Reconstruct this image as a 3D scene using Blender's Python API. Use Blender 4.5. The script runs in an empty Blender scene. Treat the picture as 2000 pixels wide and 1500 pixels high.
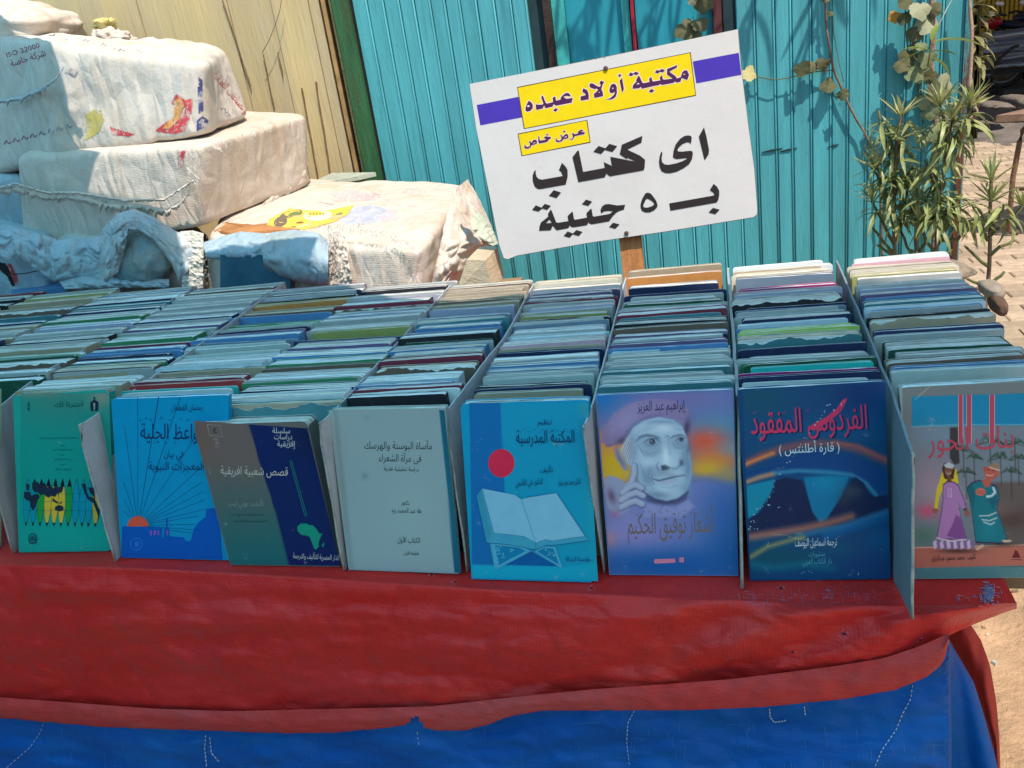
import bpy, math, random
import numpy as np
from mathutils import Vector, Matrix, noise
from mathutils.geometry import tessellate_polygon
from mathutils.bvhtree import BVHTree
D = bpy.data; SC = bpy.context.scene; COL = SC.collection
R = math.radians

# ------------------------------------------------------------------ camera
T = 0.78                                   # height of the stall's table top
F, CX, CY = 1650., 1000., 750.             # focal length and centre, in photo pixels
_Y = np.array([370., 711., -F]); _Y /= np.linalg.norm(_Y)
_Z = np.array([-620., 4150., F]); _Z -= _Y * (_Y @ _Z); _Z /= np.linalg.norm(_Z)
_X = np.cross(_Y, _Z); CM = np.array([_X, _Y, _Z])          # world = CM @ camera
CAMZ = T + 0.6525
CP = np.array([0., 0., CAMZ])
cam = D.cameras.new('camera'); camo = D.objects.new('camera', cam); COL.objects.link(camo)
cam.sensor_fit = 'HORIZONTAL'; cam.sensor_width = 36; cam.lens = 36 * F / 2000
cam.clip_start = 0.02; cam.clip_end = 500
m4 = Matrix(CM.tolist()).to_4x4(); m4.translation = Vector(CP); camo.matrix_world = m4
SC.camera = camo

# ------------------------------------------------------------------ light
SUN = Vector((0.30, -0.36, 0.88)).normalized()               # towards the sun
sun = D.lights.new('sun', 'SUN'); suno = D.objects.new('sun', sun); COL.objects.link(suno)
sun.energy = 4.8; sun.angle = R(0.53); sun.color = (1.0, 0.87, 0.76)
suno.rotation_euler = SUN.to_track_quat('Z', 'Y').to_euler(); suno.location = (0, 0, 6)
W = D.worlds.new('World'); SC.world = W; W.use_nodes = True
nt = W.node_tree; bg = nt.nodes['Background']; sk = nt.nodes.new('ShaderNodeTexSky')
sk.sky_type = 'NISHITA'; sk.sun_disc = False
sk.sun_elevation = math.asin(SUN.z); sk.sun_rotation = math.atan2(SUN.x, SUN.y)
sk.air_density = 1.0; sk.dust_density = 1.5; sk.ozone_density = 1.2
nt.links.new(sk.outputs[0], bg.inputs[0]); bg.inputs[1].default_value = 0.095
vs = SC.view_settings; vs.view_transform = 'Standard'; vs.look = 'None'; vs.exposure = 0.26; vs.gamma = 1
vs.use_curve_mapping = False

# ------------------------------------------------------------------ helpers
def ray(px, py): return CM @ (np.array([px - CX, CY - py, -F]) / F)
def onz(px, py, z=T):
    r = ray(px, py); return CP + r * ((z - CAMZ) / r[2])
def ony(px, py, y):
    r = ray(px, py); return CP + r * (y / r[1])
def onpl(px, py, o, n):
    r = ray(px, py); return CP + r * (((o - CP) @ n) / (r @ n))
def proj(p):
    c = CM.T @ (np.asarray(p) - CP); return (CX - F * c[0] / c[2], CY + F * c[1] / c[2])
def tag(o, label=None, cat=None, group=None, kind=None):
    if label: o['label'] = label
    if cat: o['category'] = cat
    if group: o['group'] = group
    if kind: o['kind'] = kind
    return o
def empty(name, loc, label=None, cat=None, group=None):
    o = D.objects.new(name, None); COL.objects.link(o); o.location = loc; o.empty_display_size = .05
    return tag(o, label, cat, group)
def wloc(o):
    l = Vector((0, 0, 0))
    while o: l = l + o.location; o = o.parent
    return l
def obj(name, V, Fc, mat=None, parent=None, smooth=False, mi=None, origin=None, cols=None):
    V = np.asarray(V, float).reshape(-1, 3)
    if parent is not None: o0 = np.array(wloc(parent))
    elif origin is not None: o0 = np.array(origin)
    else: o0 = np.array([(V[:, 0].min() + V[:, 0].max()) / 2, (V[:, 1].min() + V[:, 1].max()) / 2, V[:, 2].min()])
    me = D.meshes.new(name); me.from_pydata((V - o0).tolist(), [], [tuple(f) for f in Fc])
    mats = mat if isinstance(mat, (list, tuple)) else [mat]
    for m in mats:
        if m: me.materials.append(m)
    if mi is not None: me.polygons.foreach_set('material_index', mi)
    if smooth: me.polygons.foreach_set('use_smooth', [True] * len(me.polygons))
    if cols is not None:
        a = me.color_attributes.new('print', 'FLOAT_COLOR', 'POINT')
        c = np.ones((len(V), 4), np.float32); c[:, :3] = cols; a.data.foreach_set('color', c.ravel())
    me.update()
    o = D.objects.new(name, me); COL.objects.link(o)
    if parent is not None: o.parent = parent
    else: o.location = o0
    return o
class MB:
    """collects shapes; build() links them as one mesh"""
    def __init__(s): s.v = []; s.f = []; s.m = []
    def add(s, V, Fc, m=0):
        n = len(s.v); s.v += [tuple(map(float, p)) for p in V]; s.f += [tuple(i + n for i in f) for f in Fc]; s.m += [m] * len(Fc)
    def hexa(s, c, m=0):      # 8 corners: bottom 4 ccw, top 4
        s.add(c, [(3, 2, 1, 0), (4, 5, 6, 7), (0, 1, 5, 4), (1, 2, 6, 5), (2, 3, 7, 6), (3, 0, 4, 7)], m)
    def box(s, a, b, m=0):
        x0, y0, z0 = a; x1, y1, z1 = b
        s.hexa([(x0, y0, z0), (x1, y0, z0), (x1, y1, z0), (x0, y1, z0), (x0, y0, z1), (x1, y0, z1), (x1, y1, z1), (x0, y1, z1)], m)
    def tube(s, P, r, n=8, m=0, cap=True):
        P = [np.array(p, float) for p in P]; k = len(P)
        rr = r if hasattr(r, '__len__') else [r] * k
        up = np.array([0, 0, 1.]); V = []
        for i in range(k):
            t = P[min(i + 1, k - 1)] - P[max(i - 1, 0)]; t /= (np.linalg.norm(t) + 1e-9)
            a = np.cross(t, up)
            if np.linalg.norm(a) < .15: a = np.cross(t, np.array([1., 0, 0]))
            a /= np.linalg.norm(a); b = np.cross(t, a)
            for j in range(n):
                q = 2 * math.pi * j / n; V.append(P[i] + rr[i] * (math.cos(q) * a + math.sin(q) * b))
        Fc = [(i * n + j, i * n + (j + 1) % n, (i + 1) * n + (j + 1) % n, (i + 1) * n + j) for i in range(k - 1) for j in range(n)]
        if cap: Fc += [tuple(range(n))[::-1], tuple((k - 1) * n + j for j in range(n))]
        s.add(V, Fc, m)
    def build(s, name, mat=None, parent=None, smooth=False, origin=None):
        return obj(name, s.v, s.f, mat, parent, smooth, s.m if isinstance(mat, (list, tuple)) else None, origin)
def lin(c):
    c = np.asarray(c, float) / 255.; return np.where(c <= .04045, c / 12.92, ((c + .055) / 1.055) ** 2.4)
ND = lambda t, ty, **k: _nd(t, ty, k)
def _nd(t, ty, k):
    n = t.nodes.new(ty)
    for a, b in k.items():
        if a[0] == 'i' and a[1:].isdigit(): n.inputs[int(a[1:])].default_value = b
        else: setattr(n, a, b)
    return n
def ramp(t, src, p0, p1, c0=(0, 0, 0, 1), c1=(1, 1, 1, 1)):
    r = t.nodes.new('ShaderNodeValToRGB'); e = r.color_ramp.elements
    e[0].position, e[1].position = p0, p1; e[0].color, e[1].color = c0, c1
    t.links.new(src, r.inputs[0]); return r.outputs[0]
def mixc(t, fac, a, b, bt='MIX'):
    m = t.nodes.new('ShaderNodeMix'); m.data_type = 'RGBA'; m.blend_type = bt
    for i, v in ((0, fac), (6, a), (7, b)):
        if isinstance(v, bpy.types.NodeSocket): t.links.new(v, m.inputs[i])
        else: m.inputs[i].default_value = v if i == 0 else (tuple(v) + (1,))[:4]
    return m.outputs[2]
def noi(t, scale, detail=4, rough=.6, vec=None, stretch=None, dist=0):
    n = _nd(t, 'ShaderNodeTexNoise', {}); n.inputs['Scale'].default_value = scale
    n.inputs['Detail'].default_value = detail; n.inputs['Roughness'].default_value = rough; n.inputs['Distortion'].default_value = dist
    tc = t.nodes.new('ShaderNodeTexCoord'); v = tc.outputs['Object']
    if stretch:
        mp = t.nodes.new('ShaderNodeMapping'); mp.inputs['Scale'].default_value = stretch; t.links.new(v, mp.inputs[0]); v = mp.outputs[0]
    t.links.new(v, n.inputs['Vector']); return n.outputs[0]
def pmat(name, col, rough=.85, var=.25, vs_=14., dirt=None, ds=5., dlim=(.55, .75), bump=0., bs=60., stretch=None,
         rand=0., spec=.25, bd=.01, layers=(), trans=0.):
    """principled material: base colour broken up by noise, optional dirt patches, bump and per-object variation"""
    m = D.materials.new(name); m.use_nodes = True; t = m.node_tree; p = t.nodes['Principled BSDF']
    p.inputs['Roughness'].default_value = rough; p.inputs['Specular IOR Level'].default_value = spec
    c = tuple(col)
    n = noi(t, vs_, 5, .65, stretch=stretch)
    lo = tuple(x * (1 - var) for x in c); hi = tuple(min(.92, x * (1 + var)) for x in c)
    o = mixc(t, ramp(t, n, .3, .7), lo, hi)
    if dirt is not None:
        o = mixc(t, ramp(t, noi(t, ds, 7, .7, stretch=stretch), *dlim), o, dirt)
    for (lc, ls, l0, l1, lst) in layers:
        o = mixc(t, ramp(t, noi(t, ls, 6, .7, stretch=lst), l0, l1), o, lc)
    if rand:
        oi = t.nodes.new('ShaderNodeObjectInfo'); mr = _nd(t, 'ShaderNodeMapRange', {}); t.links.new(oi.outputs['Random'], mr.inputs[0])
        mr.inputs[3].default_value = 1 - rand; mr.inputs[4].default_value = 1 + rand
        hs = t.nodes.new('ShaderNodeHueSaturation'); t.links.new(o, hs.inputs['Color']); t.links.new(mr.outputs[0], hs.inputs['Value']); o = hs.outputs[0]
    t.links.new(o, p.inputs['Base Color'])
    if bump:
        b = t.nodes.new('ShaderNodeBump'); b.inputs['Strength'].default_value = bump; b.inputs['Distance'].default_value = bd
        t.links.new(noi(t, bs, 6, .7, stretch=stretch), b.inputs['Height']); t.links.new(b.outputs[0], p.inputs['Normal'])
    if trans:
        tr = t.nodes.new('ShaderNodeBsdfTranslucent'); t.links.new(o, tr.inputs[0])
        mx = t.nodes.new('ShaderNodeMixShader'); mx.inputs[0].default_value = trans
        t.links.new(p.outputs[0], mx.inputs[1]); t.links.new(tr.outputs[0], mx.inputs[2])
        t.links.new(mx.outputs[0], t.nodes['Material Output'].inputs[0])
    return m
rnd = random.Random(7)
def cr(x, y=0., z=0.):
    v = noise.voronoi(Vector((x, y, z)))[0]; return min(1., (v[1] - v[0]) * 1.8)
def nz(x, y=0., z=0., s=1.): return noise.noise(Vector((x * s, y * s, z * s)))
# ================================================================== SETTING
# --- ground: one large sheet of trodden sand
def ground():
    n = 60; V = []; xs = np.linspace(-1, 1, n)
    for j in xs:
        for i in xs:
            x = 90 * i * abs(i) ; y = 90 * j * abs(j) + 4
            V.append((x, y, .012 * nz(x, y, 0, 1.3) - .004))
    Fc = [(j * n + i, j * n + i + 1, (j + 1) * n + i + 1, (j + 1) * n + i) for j in range(n - 1) for i in range(n - 1)]
    m = pmat('sand', (.56, .37, .22), .95, .18, 9, dirt=(.36, .26, .17), ds=3, dlim=(.5, .8), bump=.9, bs=40, bd=.02,
             layers=(((.62, .52, .40), 55, .66, .72, None), ((.22, .15, .10), 38, .70, .76, None)))
    tag(obj('ground', V, Fc, m, smooth=True, origin=(0, 0, 0)), 'sunlit sandy dirt ground beside and beneath the stall', None, None, 'structure')
    # near patch with real relief, small stones and chips of straw
    n = 120; V = []
    for j in range(n):
        for i in range(n):
            x = .35 + 2.4 * i / (n - 1); y = .6 + 2.6 * j / (n - 1); e = min(i, j, n - 1 - i, n - 1 - j) / 10
            h = .010 * nz(x, y, 3, 7) + .006 * nz(x, y, 5, 22)
            V.append((x, y, max(.004, .014 + h) * min(1, e) - .006 * (e < .1)))
    Fc = [(j * n + i, j * n + i + 1, (j + 1) * n + i + 1, (j + 1) * n + i) for j in range(n - 1) for i in range(n - 1)]
    tag(obj('dirt', V, Fc, m, smooth=True), 'uneven sunlit sandy dirt right of the red tarpaulin', None, None, 'stuff')
    b = MB(); r = random.Random(3)
    for k in range(900):
        x = .45 + 1.6 * r.random(); y = .8 + 2.2 * r.random(); s = .002 + .006 * r.random() ** 3; z = .016
        a = r.random() * 6.3; L = s * (1 + 3 * (r.random() < .25)); c, sn = math.cos(a), math.sin(a)
        q = [(-L, -s), (L, -s * .7), (L * .8, s), (-L * .9, s * .8)]
        lo = [(x + u * c - v * sn, y + u * sn + v * c, z - .004) for u, v in q]
        b.hexa(lo + [(x + .7 * u * c - .7 * v * sn, y + .7 * u * sn + .7 * v * c, z + s * .7) for u, v in q], k % 3)
    g = b.build('pebbles', [pmat('pebble_pale', (.62, .53, .42)), pmat('pebble_brown', (.25, .18, .12)), pmat('pebble_grey', (.42, .38, .33))])
    tag(g, 'small pale chips and pebbles scattered over the sunlit dirt', None, None, 'stuff')
ground()
# --- paving of tan bricks right of the kiosk, each brick its own piece where it shows
def paving():
    base = MB(); base.box((.55, 2.55, -.05), (9, 8.1, .018))
    pv = base.build('paving', pmat('mortar', (.28, .215, .145), .95, .2, 30, bump=.5))
    tag(pv, 'tan brick paving in running bond right of the turquoise kiosk', None, None, 'structure')
    bm = pmat('paving_brick', (.42, .335, .24), .9, .2, 16, rand=.22, bump=.6, bs=50, dirt=(.36, .29, .2), ds=7)
    me = None; n = 0; r = random.Random(5); far = MB()
    L, Wd = .205, .10; cand = []
    for j in range(64):
        for i in range(40):
            y = 2.62 + j * (Wd + .006); x = .62 + i * (L + .006) + (j % 2) * L / 2
            px, py = proj((x + L / 2, y, .03))
            if (1840 < px < 2060 and py < 1200) or x < 7: cand.append((x, y, 1840 < px < 2060 and py < 1200))
    for x, y, near in cand:
        h = .03 + .003 * r.random()
        if not near or n >= 290:
            far.box((x, y, .0), (x + L, y + Wd, h)); continue
        if me is None:
            b = MB(); e = .006
            b.hexa([(0, 0, -.02), (L, 0, -.02), (L, Wd, -.02), (0, Wd, -.02), (0, 0, .006), (L, 0, .006), (L, Wd, .006), (0, Wd, .006)])
            b.hexa([(0, 0, .006), (L, 0, .006), (L, Wd, .006), (0, Wd, .006), (e, e, .011), (L - e, e, .011), (L - e, Wd - e, .011), (e, Wd - e, .011)])
            o = b.build('paving_brick', bm, None, origin=(0, 0, 0)); me = o.data; COL.objects.unlink(o); D.objects.remove(o)
        o = D.objects.new('paving_brick', me); COL.objects.link(o); o.parent = pv
        o.location = Vector((x, y, h - .011)) - pv.location; n += 1
    if far.v: o = far.build('paving_brick', bm, pv); o['kind'] = 'stuff'
    # darker worn stone ground farther off, in the shade
    V = []; nn = 50
    for j in range(nn):
        for i in range(nn):
            x = -2 + 16 * i / (nn - 1); y = 8.1 + 12 * j / (nn - 1)
            V.append((x, y, .03 + .05 * nz(x, y, 0, .9) + .02 * nz(x, y, 4, 3)))
    Fc = [(j * nn + i, j * nn + i + 1, (j + 1) * nn + i + 1, (j + 1) * nn + i) for j in range(nn - 1) for i in range(nn - 1)]
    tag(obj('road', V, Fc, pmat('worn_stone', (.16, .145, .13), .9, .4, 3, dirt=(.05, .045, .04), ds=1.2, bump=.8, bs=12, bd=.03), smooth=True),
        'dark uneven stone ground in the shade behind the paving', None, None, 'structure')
paving()

WY = 2.75                                   # the plane of the kiosk wall
def Wl(px, py, y=WY): return ony(px, py, y)
ZT, ZB = 2.15, 0.02
def wx(px, py): return float(Wl(px, py)[0])

# --- turquoise kiosk: every narrow board its own piece
def kiosk():
    k = empty('kiosk', (.0, WY + .02, 0), 'turquoise painted wooden kiosk wall of narrow upright boards', 'kiosk')
    t_paint = dict(rough=.55, var=.13, vs_=6, stretch=(6, 6, .5), spec=.3, bump=.35, bs=30, rand=.11, dirt=(.05, .30, .36), ds=9, dlim=(.6, .8),
                   layers=(((.02, .12, .15), 30, .665, .71, (2, 2, .8)), ((.035, .20, .25), 5, .55, .8, (3, 3, .3)), ((.30, .62, .66), 16, .72, .78, (2.5, 2.5, .5))))
    mt = pmat('turquoise_paint', (.075, .37, .43), **t_paint)
    dark = pmat('gap_dark', (.02, .05, .06))
    x0, x1 = wx(686, 0), wx(1886, 60)
        # window opening in the boards (its upper part runs out of the frame)
    wa, wb, wz = wx(1064, 60), wx(1412, 50), float(Wl(1240, 150)[2]) - .12
    bk = MB(); bk.box((x0, WY + .0125, ZB), (wa - .002, WY + .05, ZT)); bk.box((wb + .002, WY + .0125, ZB), (x1 - .005, WY + .05, ZT))
    bk.box((wa - .002, WY + .0125, ZB), (wb + .002, WY + .05, wz - .031)); bk.build('backing', dark, k)
    bk = MB(); bk.box((x0, WY + .051, ZB), (x1 - .005, WY + .06, ZT)); bk.build('backing', dark, k)
    wdt = .0505; x = x0; i = 0; r = random.Random(11)
    while x < x1 - .01:
        w = min(wdt + r.uniform(-.0045, .0045), x1 - x); e = .0026; g = .0020
        zt = ZT
        if x + w > wa and x < wb: zt = wz
        y0 = WY + r.uniform(-.0012, .0012)
        b = MB(); a, c = x + g / 2, x + w - g / 2; mid = (a + c) / 2
        def plank(a, c):
            b.add([(a, WY + .012, ZB), (c, WY + .012, ZB), (c, WY + .012, zt), (a, WY + .012, zt),
                   (a, y0 + .003, ZB), (a + e, y0, ZB), (c - e, y0, ZB), (c, y0 + .003, ZB),
                   (a, y0 + .003, zt), (a + e, y0, zt), (c - e, y0, zt), (c, y0 + .003, zt)],
                  [(4, 5, 9, 8), (5, 6, 10, 9), (6, 7, 11, 10), (0, 4, 8, 3), (7, 1, 2, 11), (3, 8, 9, 10, 11, 2), (0, 1, 7, 6, 5, 4), (1, 0, 3, 2)])
        plank(a, c); b.build('board', mt, k)
        if i % 1 == 0:      # rounded bead that catches the light at the joint
            bb = MB(); bb.tube([(c + g / 2 - .0035, y0 - .001, ZB), (c + g / 2 - .0035, y0 - .001, zt)], .0030, 6); bb.build('bead', mt, k, True)
        x += w; i += 1
    # window: frame pieces and recessed shutter panels
    mp = pmat('shutter_paint', (.02, .30, .40), rough=.5, var=.12, vs_=4, spec=.35, bump=.2, bs=20, stretch=(4, 4, 1),
              layers=(((.35, .60, .60), 20, .74, .78, (6, 6, .5)),))
    mg = pmat('green_trim', (.05, .40, .40), rough=.5, var=.15, bump=.3)
    def post(name, pxa, pxb, mat, ya, yb, py=60, zb=None):
        b = MB(); b.box((wx(pxa, py), ya, zb if zb is not None else wz - .01), (wx(pxb, py), yb, ZT)); return b.build(name, mat, k)
    mdk = pmat('dark_post', (.035, .025, .022), rough=.7, var=.4, bump=.4, layers=(((.5, .45, .4), 30, .75, .78, (3, 3, .6)),))
    post('window_post', 1066, 1081, mdk, WY - .012, WY + .05)
    post('window_trim', 1081.5, 1106, mg, WY + .006, WY + .05)
    post('shutter_panel', 1107, 1216, mp, WY + .022, WY + .05)
    post('window_trim', 1217, 1232, mg, WY + .004, WY + .05)
    post('red_batten', 1235, 1241, pmat('red_paint', (.30, .02, .045), rough=.5, var=.3), WY - .01, WY + .05)
    post('shutter_panel', 1243, 1393, mp, WY + .016, WY + .05)
    post('window_post', 1394, 1411, pmat('brown_red_post', (.09, .03, .035), var=.4), WY - .008, WY + .05)
    b = MB(); b.box((wa, WY - .006, wz - .03), (wb, WY + .05, wz - .0105)); b.build('window_sill', mt, k)
    # right-hand edge board, brown where the paint has gone, and the side wall going back
    b = MB(); b.box((x1 - .004, WY - .01, ZB), (x1 + .012, WY + 1.6, ZT)); b.build('side_board', pmat('worn_edge', (.05, .40, .46), .7, .3, 8,
        dirt=(.13, .05, .03), ds=3, dlim=(.48, .6), stretch=(3, 3, 1), bump=.6), k)
    b = MB(); b.box((x1 - .008, WY - .014, ZB), (x1 + .008, WY - .0005, float(Wl(1882, 250)[2])))
    b.build('corner_post', pmat('rotten_post', (.13, .05, .03), .8, .45, 10, stretch=(3, 3, .6), bump=.7), k)
    # sheet roof above, out of the picture
    b = MB(); b.box((x0 - .1, WY - .02, ZT), (x1 + .1, WY + 1.8, ZT + .03)); b.build('roof', pmat('roof_tin', (.35, .35, .34)), k)
    for (px, py, L) in ((1508, 293, .06), (1540, 292, .05), (1628, 284, .03)):
        p = Wl(px, py, WY - .002); b = MB(); b.tube([(p[0] - L / 2, WY - .002, p[2] - .004), (p[0], WY - .003, p[2]), (p[0] + L / 2, WY - .002, p[2] + .002)], [.0015, .003, .001], 6)
        b.build('paint_scar', pmat('scar', (.02, .05, .06)), k, True)
kiosk()
# --- green post, dark gap and the cream boards left of the kiosk
def gate():
    g = empty('gate_post', (wx(700, 200), WY, 0), 'dark green painted post left of the turquoise boards', 'post')
    a, c = wx(652, 0), wx(683, 0)
    b = MB(); b.box((a, WY - .025, ZB), (c, WY + .04, ZT)); b.build('post_face', pmat('green_paint', (.035, .13, .055), .6, .3, 7, stretch=(5, 5, .6), bump=.6,
            dirt=(.09, .05, .03), ds=6, layers=(((.01, .01, .01), 40, .72, .75, None),)), g)
    b = MB(); b.box((a - .012, WY - .018, ZB), (a - .0005, WY + .04, ZT)); b.build('post_edge', pmat('post_edge', (.12, .13, .06), .8, .4, 9, bump=.5), g)
    b = MB(); b.box((c + .0005, WY - .004, ZB), (c + .006, WY + .04, ZT)); b.build('post_shadow_gap', pmat('dark_slot', (.015, .015, .012)), g)
    f = empty('cream_fence', (-1.9, WY + .03, 0), 'weathered cream painted plywood boarding behind the stacked sacks', 'fence')
    mc = pmat('cream_paint', (.58, .475, .25), .8, .09, 3.5, dirt=(.50, .43, .29), ds=2.2, dlim=(.4, .7), stretch=(4, 4, .35), bump=.6, bs=20, rand=.05,
              layers=(((.26, .15, .06), 15, .69, .735, (2.6, 2.6, .25)), ((.44, .30, .13), 7, .64, .76, (5, 5, .22)), ((.50, .42, .30), 3, .60, .8, (2, 2, .15)), ((.10, .06, .03), 38, .75, .77, (1, 1, .6))))
    xe = a - .045; rr = random.Random(9)
    seams = [wx(30, 0), wx(150, 0), wx(262, 0), wx(438, 0), wx(525, 0), wx(598, 0), wx(645, 0) - .045]
    xs = [-3.4, -2.9, -2.45] + seams
    for u, v in zip(xs, xs[1:]):
        y = WY + .012 + rr.uniform(-.004, .004); b = MB()
        b.box((u + .0015, y, ZB), (v - .0015, WY + .05, ZT)); b.build('board', mc, f)
    b = MB(); b.box((xe + .0, WY + .03, ZB), (a - .013, WY + .05, ZT))
    b.build('shaded_recess', pmat('gap_shade_brown', (.10, .055, .03), .9, .4, 8, stretch=(5, 5, .5), bump=.5), f)  # recess beside the post, its shade put into the dark brown colour
    b = MB(); b.box((xe - .001, WY + .002, ZB), (xe + .012, WY + .03, ZT)); b.build('edge_strip', pmat('cream_edge', (.34, .22, .1), .9, .4, 12), f)
    mslot = pmat('old_slot', (.20, .14, .08), .9, .5, 40)
    slots = [((588, 172), (620, 352), 2.6), ((615, 160), (646, 352), 3), ((512, 105), (534, 215), .8), ((541, 102), (550, 150), .8), ((432, 0), (488, 170), .8)]
    for (p, q, w) in slots:       # long cracks and lifted strips
        P, Q = Wl(*p), Wl(*q); b = MB(); n = 9; L = []; Rr = []
        for i in range(n):
            s = i / (n - 1); c = P * (1 - s) + Q * s; ww = w * .0007 * (1 + .5 * nz(c[2], w, 0, 30)); jx = .0035 * nz(c[2], p[0], 0, 18)
            L.append((c[0] - ww + jx, WY + .0035 if w > 2.5 else WY + .0045, c[2])); Rr.append((c[0] + ww + jx, L[-1][1], c[2]))
        V = L + Rr + [(x, y + .006, z) for x, y, z in L + Rr]
        Fc = [(i, i + 1, n + i + 1, n + i) for i in range(n - 1)] + [(2 * n + i, i, n + i, 3 * n + i) for i in (0,)] + \
             [(i, 2 * n + i, 2 * n + i + 1, i + 1) for i in range(n - 1)] + [(n + i + 1, 3 * n + i + 1, 3 * n + i, n + i) for i in range(n - 1)]
        b.add(V, Fc); b.build('crack', mslot, f)
    # thin cord hanging across the cream boards
    P = [ony(px, py, WY - .02) for px, py in ((551, -10), (547, 18), (540, 42), (526, 78), (512, 103))]
    b = MB(); b.tube(P, .0011, 5); tag(b.build('cord', pmat('dark_cord', (.12, .1, .09)), None, True), 'thin dark cord hanging on the cream boards above the sacks', 'cord')
gate()

# --- the awning overhead: thin blue-green sheeting that lets coloured light through
def SH(px, py, y=None, z=None, H=T + 1.42):
    p = ony(px, py, y) if y is not None else onz(px, py, z)
    k = (H - p[2]) / SUN.z; return (p[0] + SUN.x * k, p[1] + SUN.y * k, H)
def awning():
    H = T + 1.42; zt = T + .235
    edge = [(-6, 2.9, H), (-2.3, 2.9, H), SH(-100, 44, 2.5), SH(40, 62, 2.34), SH(98, 82, 2.17), SH(122, 150, 2.14), SH(138, 210, 2.13), SH(140, 262, 2.12), SH(196, 290, 2.07), SH(172, 378, 2.08), SH(290, 402, 2.03), SH(345, 450, 1.97),
            SH(372, 560, 1.86), SH(398, 556, 1.84), SH(392, 462, 1.84), SH(455, 452, 1.84), SH(500, 462, 1.83), SH(596, 450, 1.83), SH(622, 470, 1.83), SH(612, 556, 1.8),
            SH(760, 572, z=zt), SH(900, 578, z=zt), SH(1040, 560, z=zt), SH(1220, 553, z=zt), SH(1415, 545, z=zt), SH(1620, 548, z=zt),
            SH(1700, 540, z=zt), SH(1905, 535, z=zt), (1.02, .80, H), (1.04, .45, H), (1.2, .30, H), (1.22, -.1, H), (1.2, -5.4, H), (-.5, -5.5, H), (-6, -5.4, H)]
    m = D.materials.new('awning_sheet'); m.use_nodes = True; t = m.node_tree; p = t.nodes['Principled BSDF']
    c = mixc(t, ramp(t, noi(t, 2.2, 5, .6), .35, .7), AWN, tuple(min(.99, x * 1.12 + .01) for x in AWN))
    t.links.new(c, p.inputs['Base Color']); p.inputs['Roughness'].default_value = .6
    tr = t.nodes.new('ShaderNodeBsdfTranslucent'); t.links.new(c, tr.inputs[0])
    mx = t.nodes.new('ShaderNodeMixShader'); mx.inputs[0].default_value = .93
    t.links.new(p.outputs[0], mx.inputs[1]); t.links.new(tr.outputs[0], mx.inputs[2]); t.links.new(mx.outputs[0], t.nodes['Material Output'].inputs[0])
    n = len(edge); tri = tessellate_polygon([[Vector(e) for e in edge]])
    a = empty('awning', (-1, 0, 0), 'blue-green sheet awning stretched on poles over the book stall', 'awning')
    obj('awning_sheet', edge, tri, m, a)
    V = []; n = 60
    for i in range(n):
        for j in range(12): y = -5.2 + 7.3 * i / (n - 1); V.append((-2.62 + .05 * math.sin(y * 9 + j * .1) + .03 * nz(y * 3, j), y, .08 + (H - .1) * j / 11))
    obj('added_shade_curtain', V, [(i * 12 + j, i * 12 + j + 1, (i + 1) * 12 + j + 1, (i + 1) * 12 + j) for i in range(n - 1) for j in range(11)], pmat('shade_curtain_blue', (.015, .13, .30), .7, .2, 4, bump=.3), a, True)  # unseen blue curtain, added to darken and tint the left side
    mp = pmat('pole_wood', (.3, .2, .12), bump=.5)
    for x, y in ((1.19, -5.3), (-5.9, -5.3), (-5.9, 2.4)):
        b = MB(); b.tube([(x, y, 0), (x, y, H)], .025, 8); b.build('pole', mp, a, True)
AWN = (.24, .68, .99)
awning()
# ================================================================== THE STALL
def interp(tab, x):
    xs, ys = zip(*tab); return float(np.interp(x, xs, ys))
def smooth_interp(tab, x, w=40):
    return sum(interp(tab, x + d) for d in (-w, -w / 2, 0, w / 2, w)) / 5
CREASE = [(-400, 1082), (0, 1101), (300, 1110), (700, 1133), (1000, 1153), (1300, 1166), (1600, 1180), (1850, 1184), (1985, 1176)]
HEMTOP = [(-400, 1350), (0, 1367), (300, 1389), (450, 1394), (800, 1386), (850, 1384), (1000, 1367), (1150, 1352), (1425, 1332), (1625, 1307), (1725, 1291), (1800, 1266), (1850, 1243), (1900, 1219), (1950, 1202), (1990, 1184)]
HEMBOT = [(-400, 1380), (0, 1402), (200, 1420), (550, 1432), (650, 1431), (770, 1420), (800, 1414), (850, 1427), (910, 1426), (950, 1416), (1000, 1398), (1060, 1388), (1250, 1387), (1350, 1387), (1500, 1380), (1650, 1365), (1750, 1347), (1810, 1322), (1842, 1296), (1853, 1256)]
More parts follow.
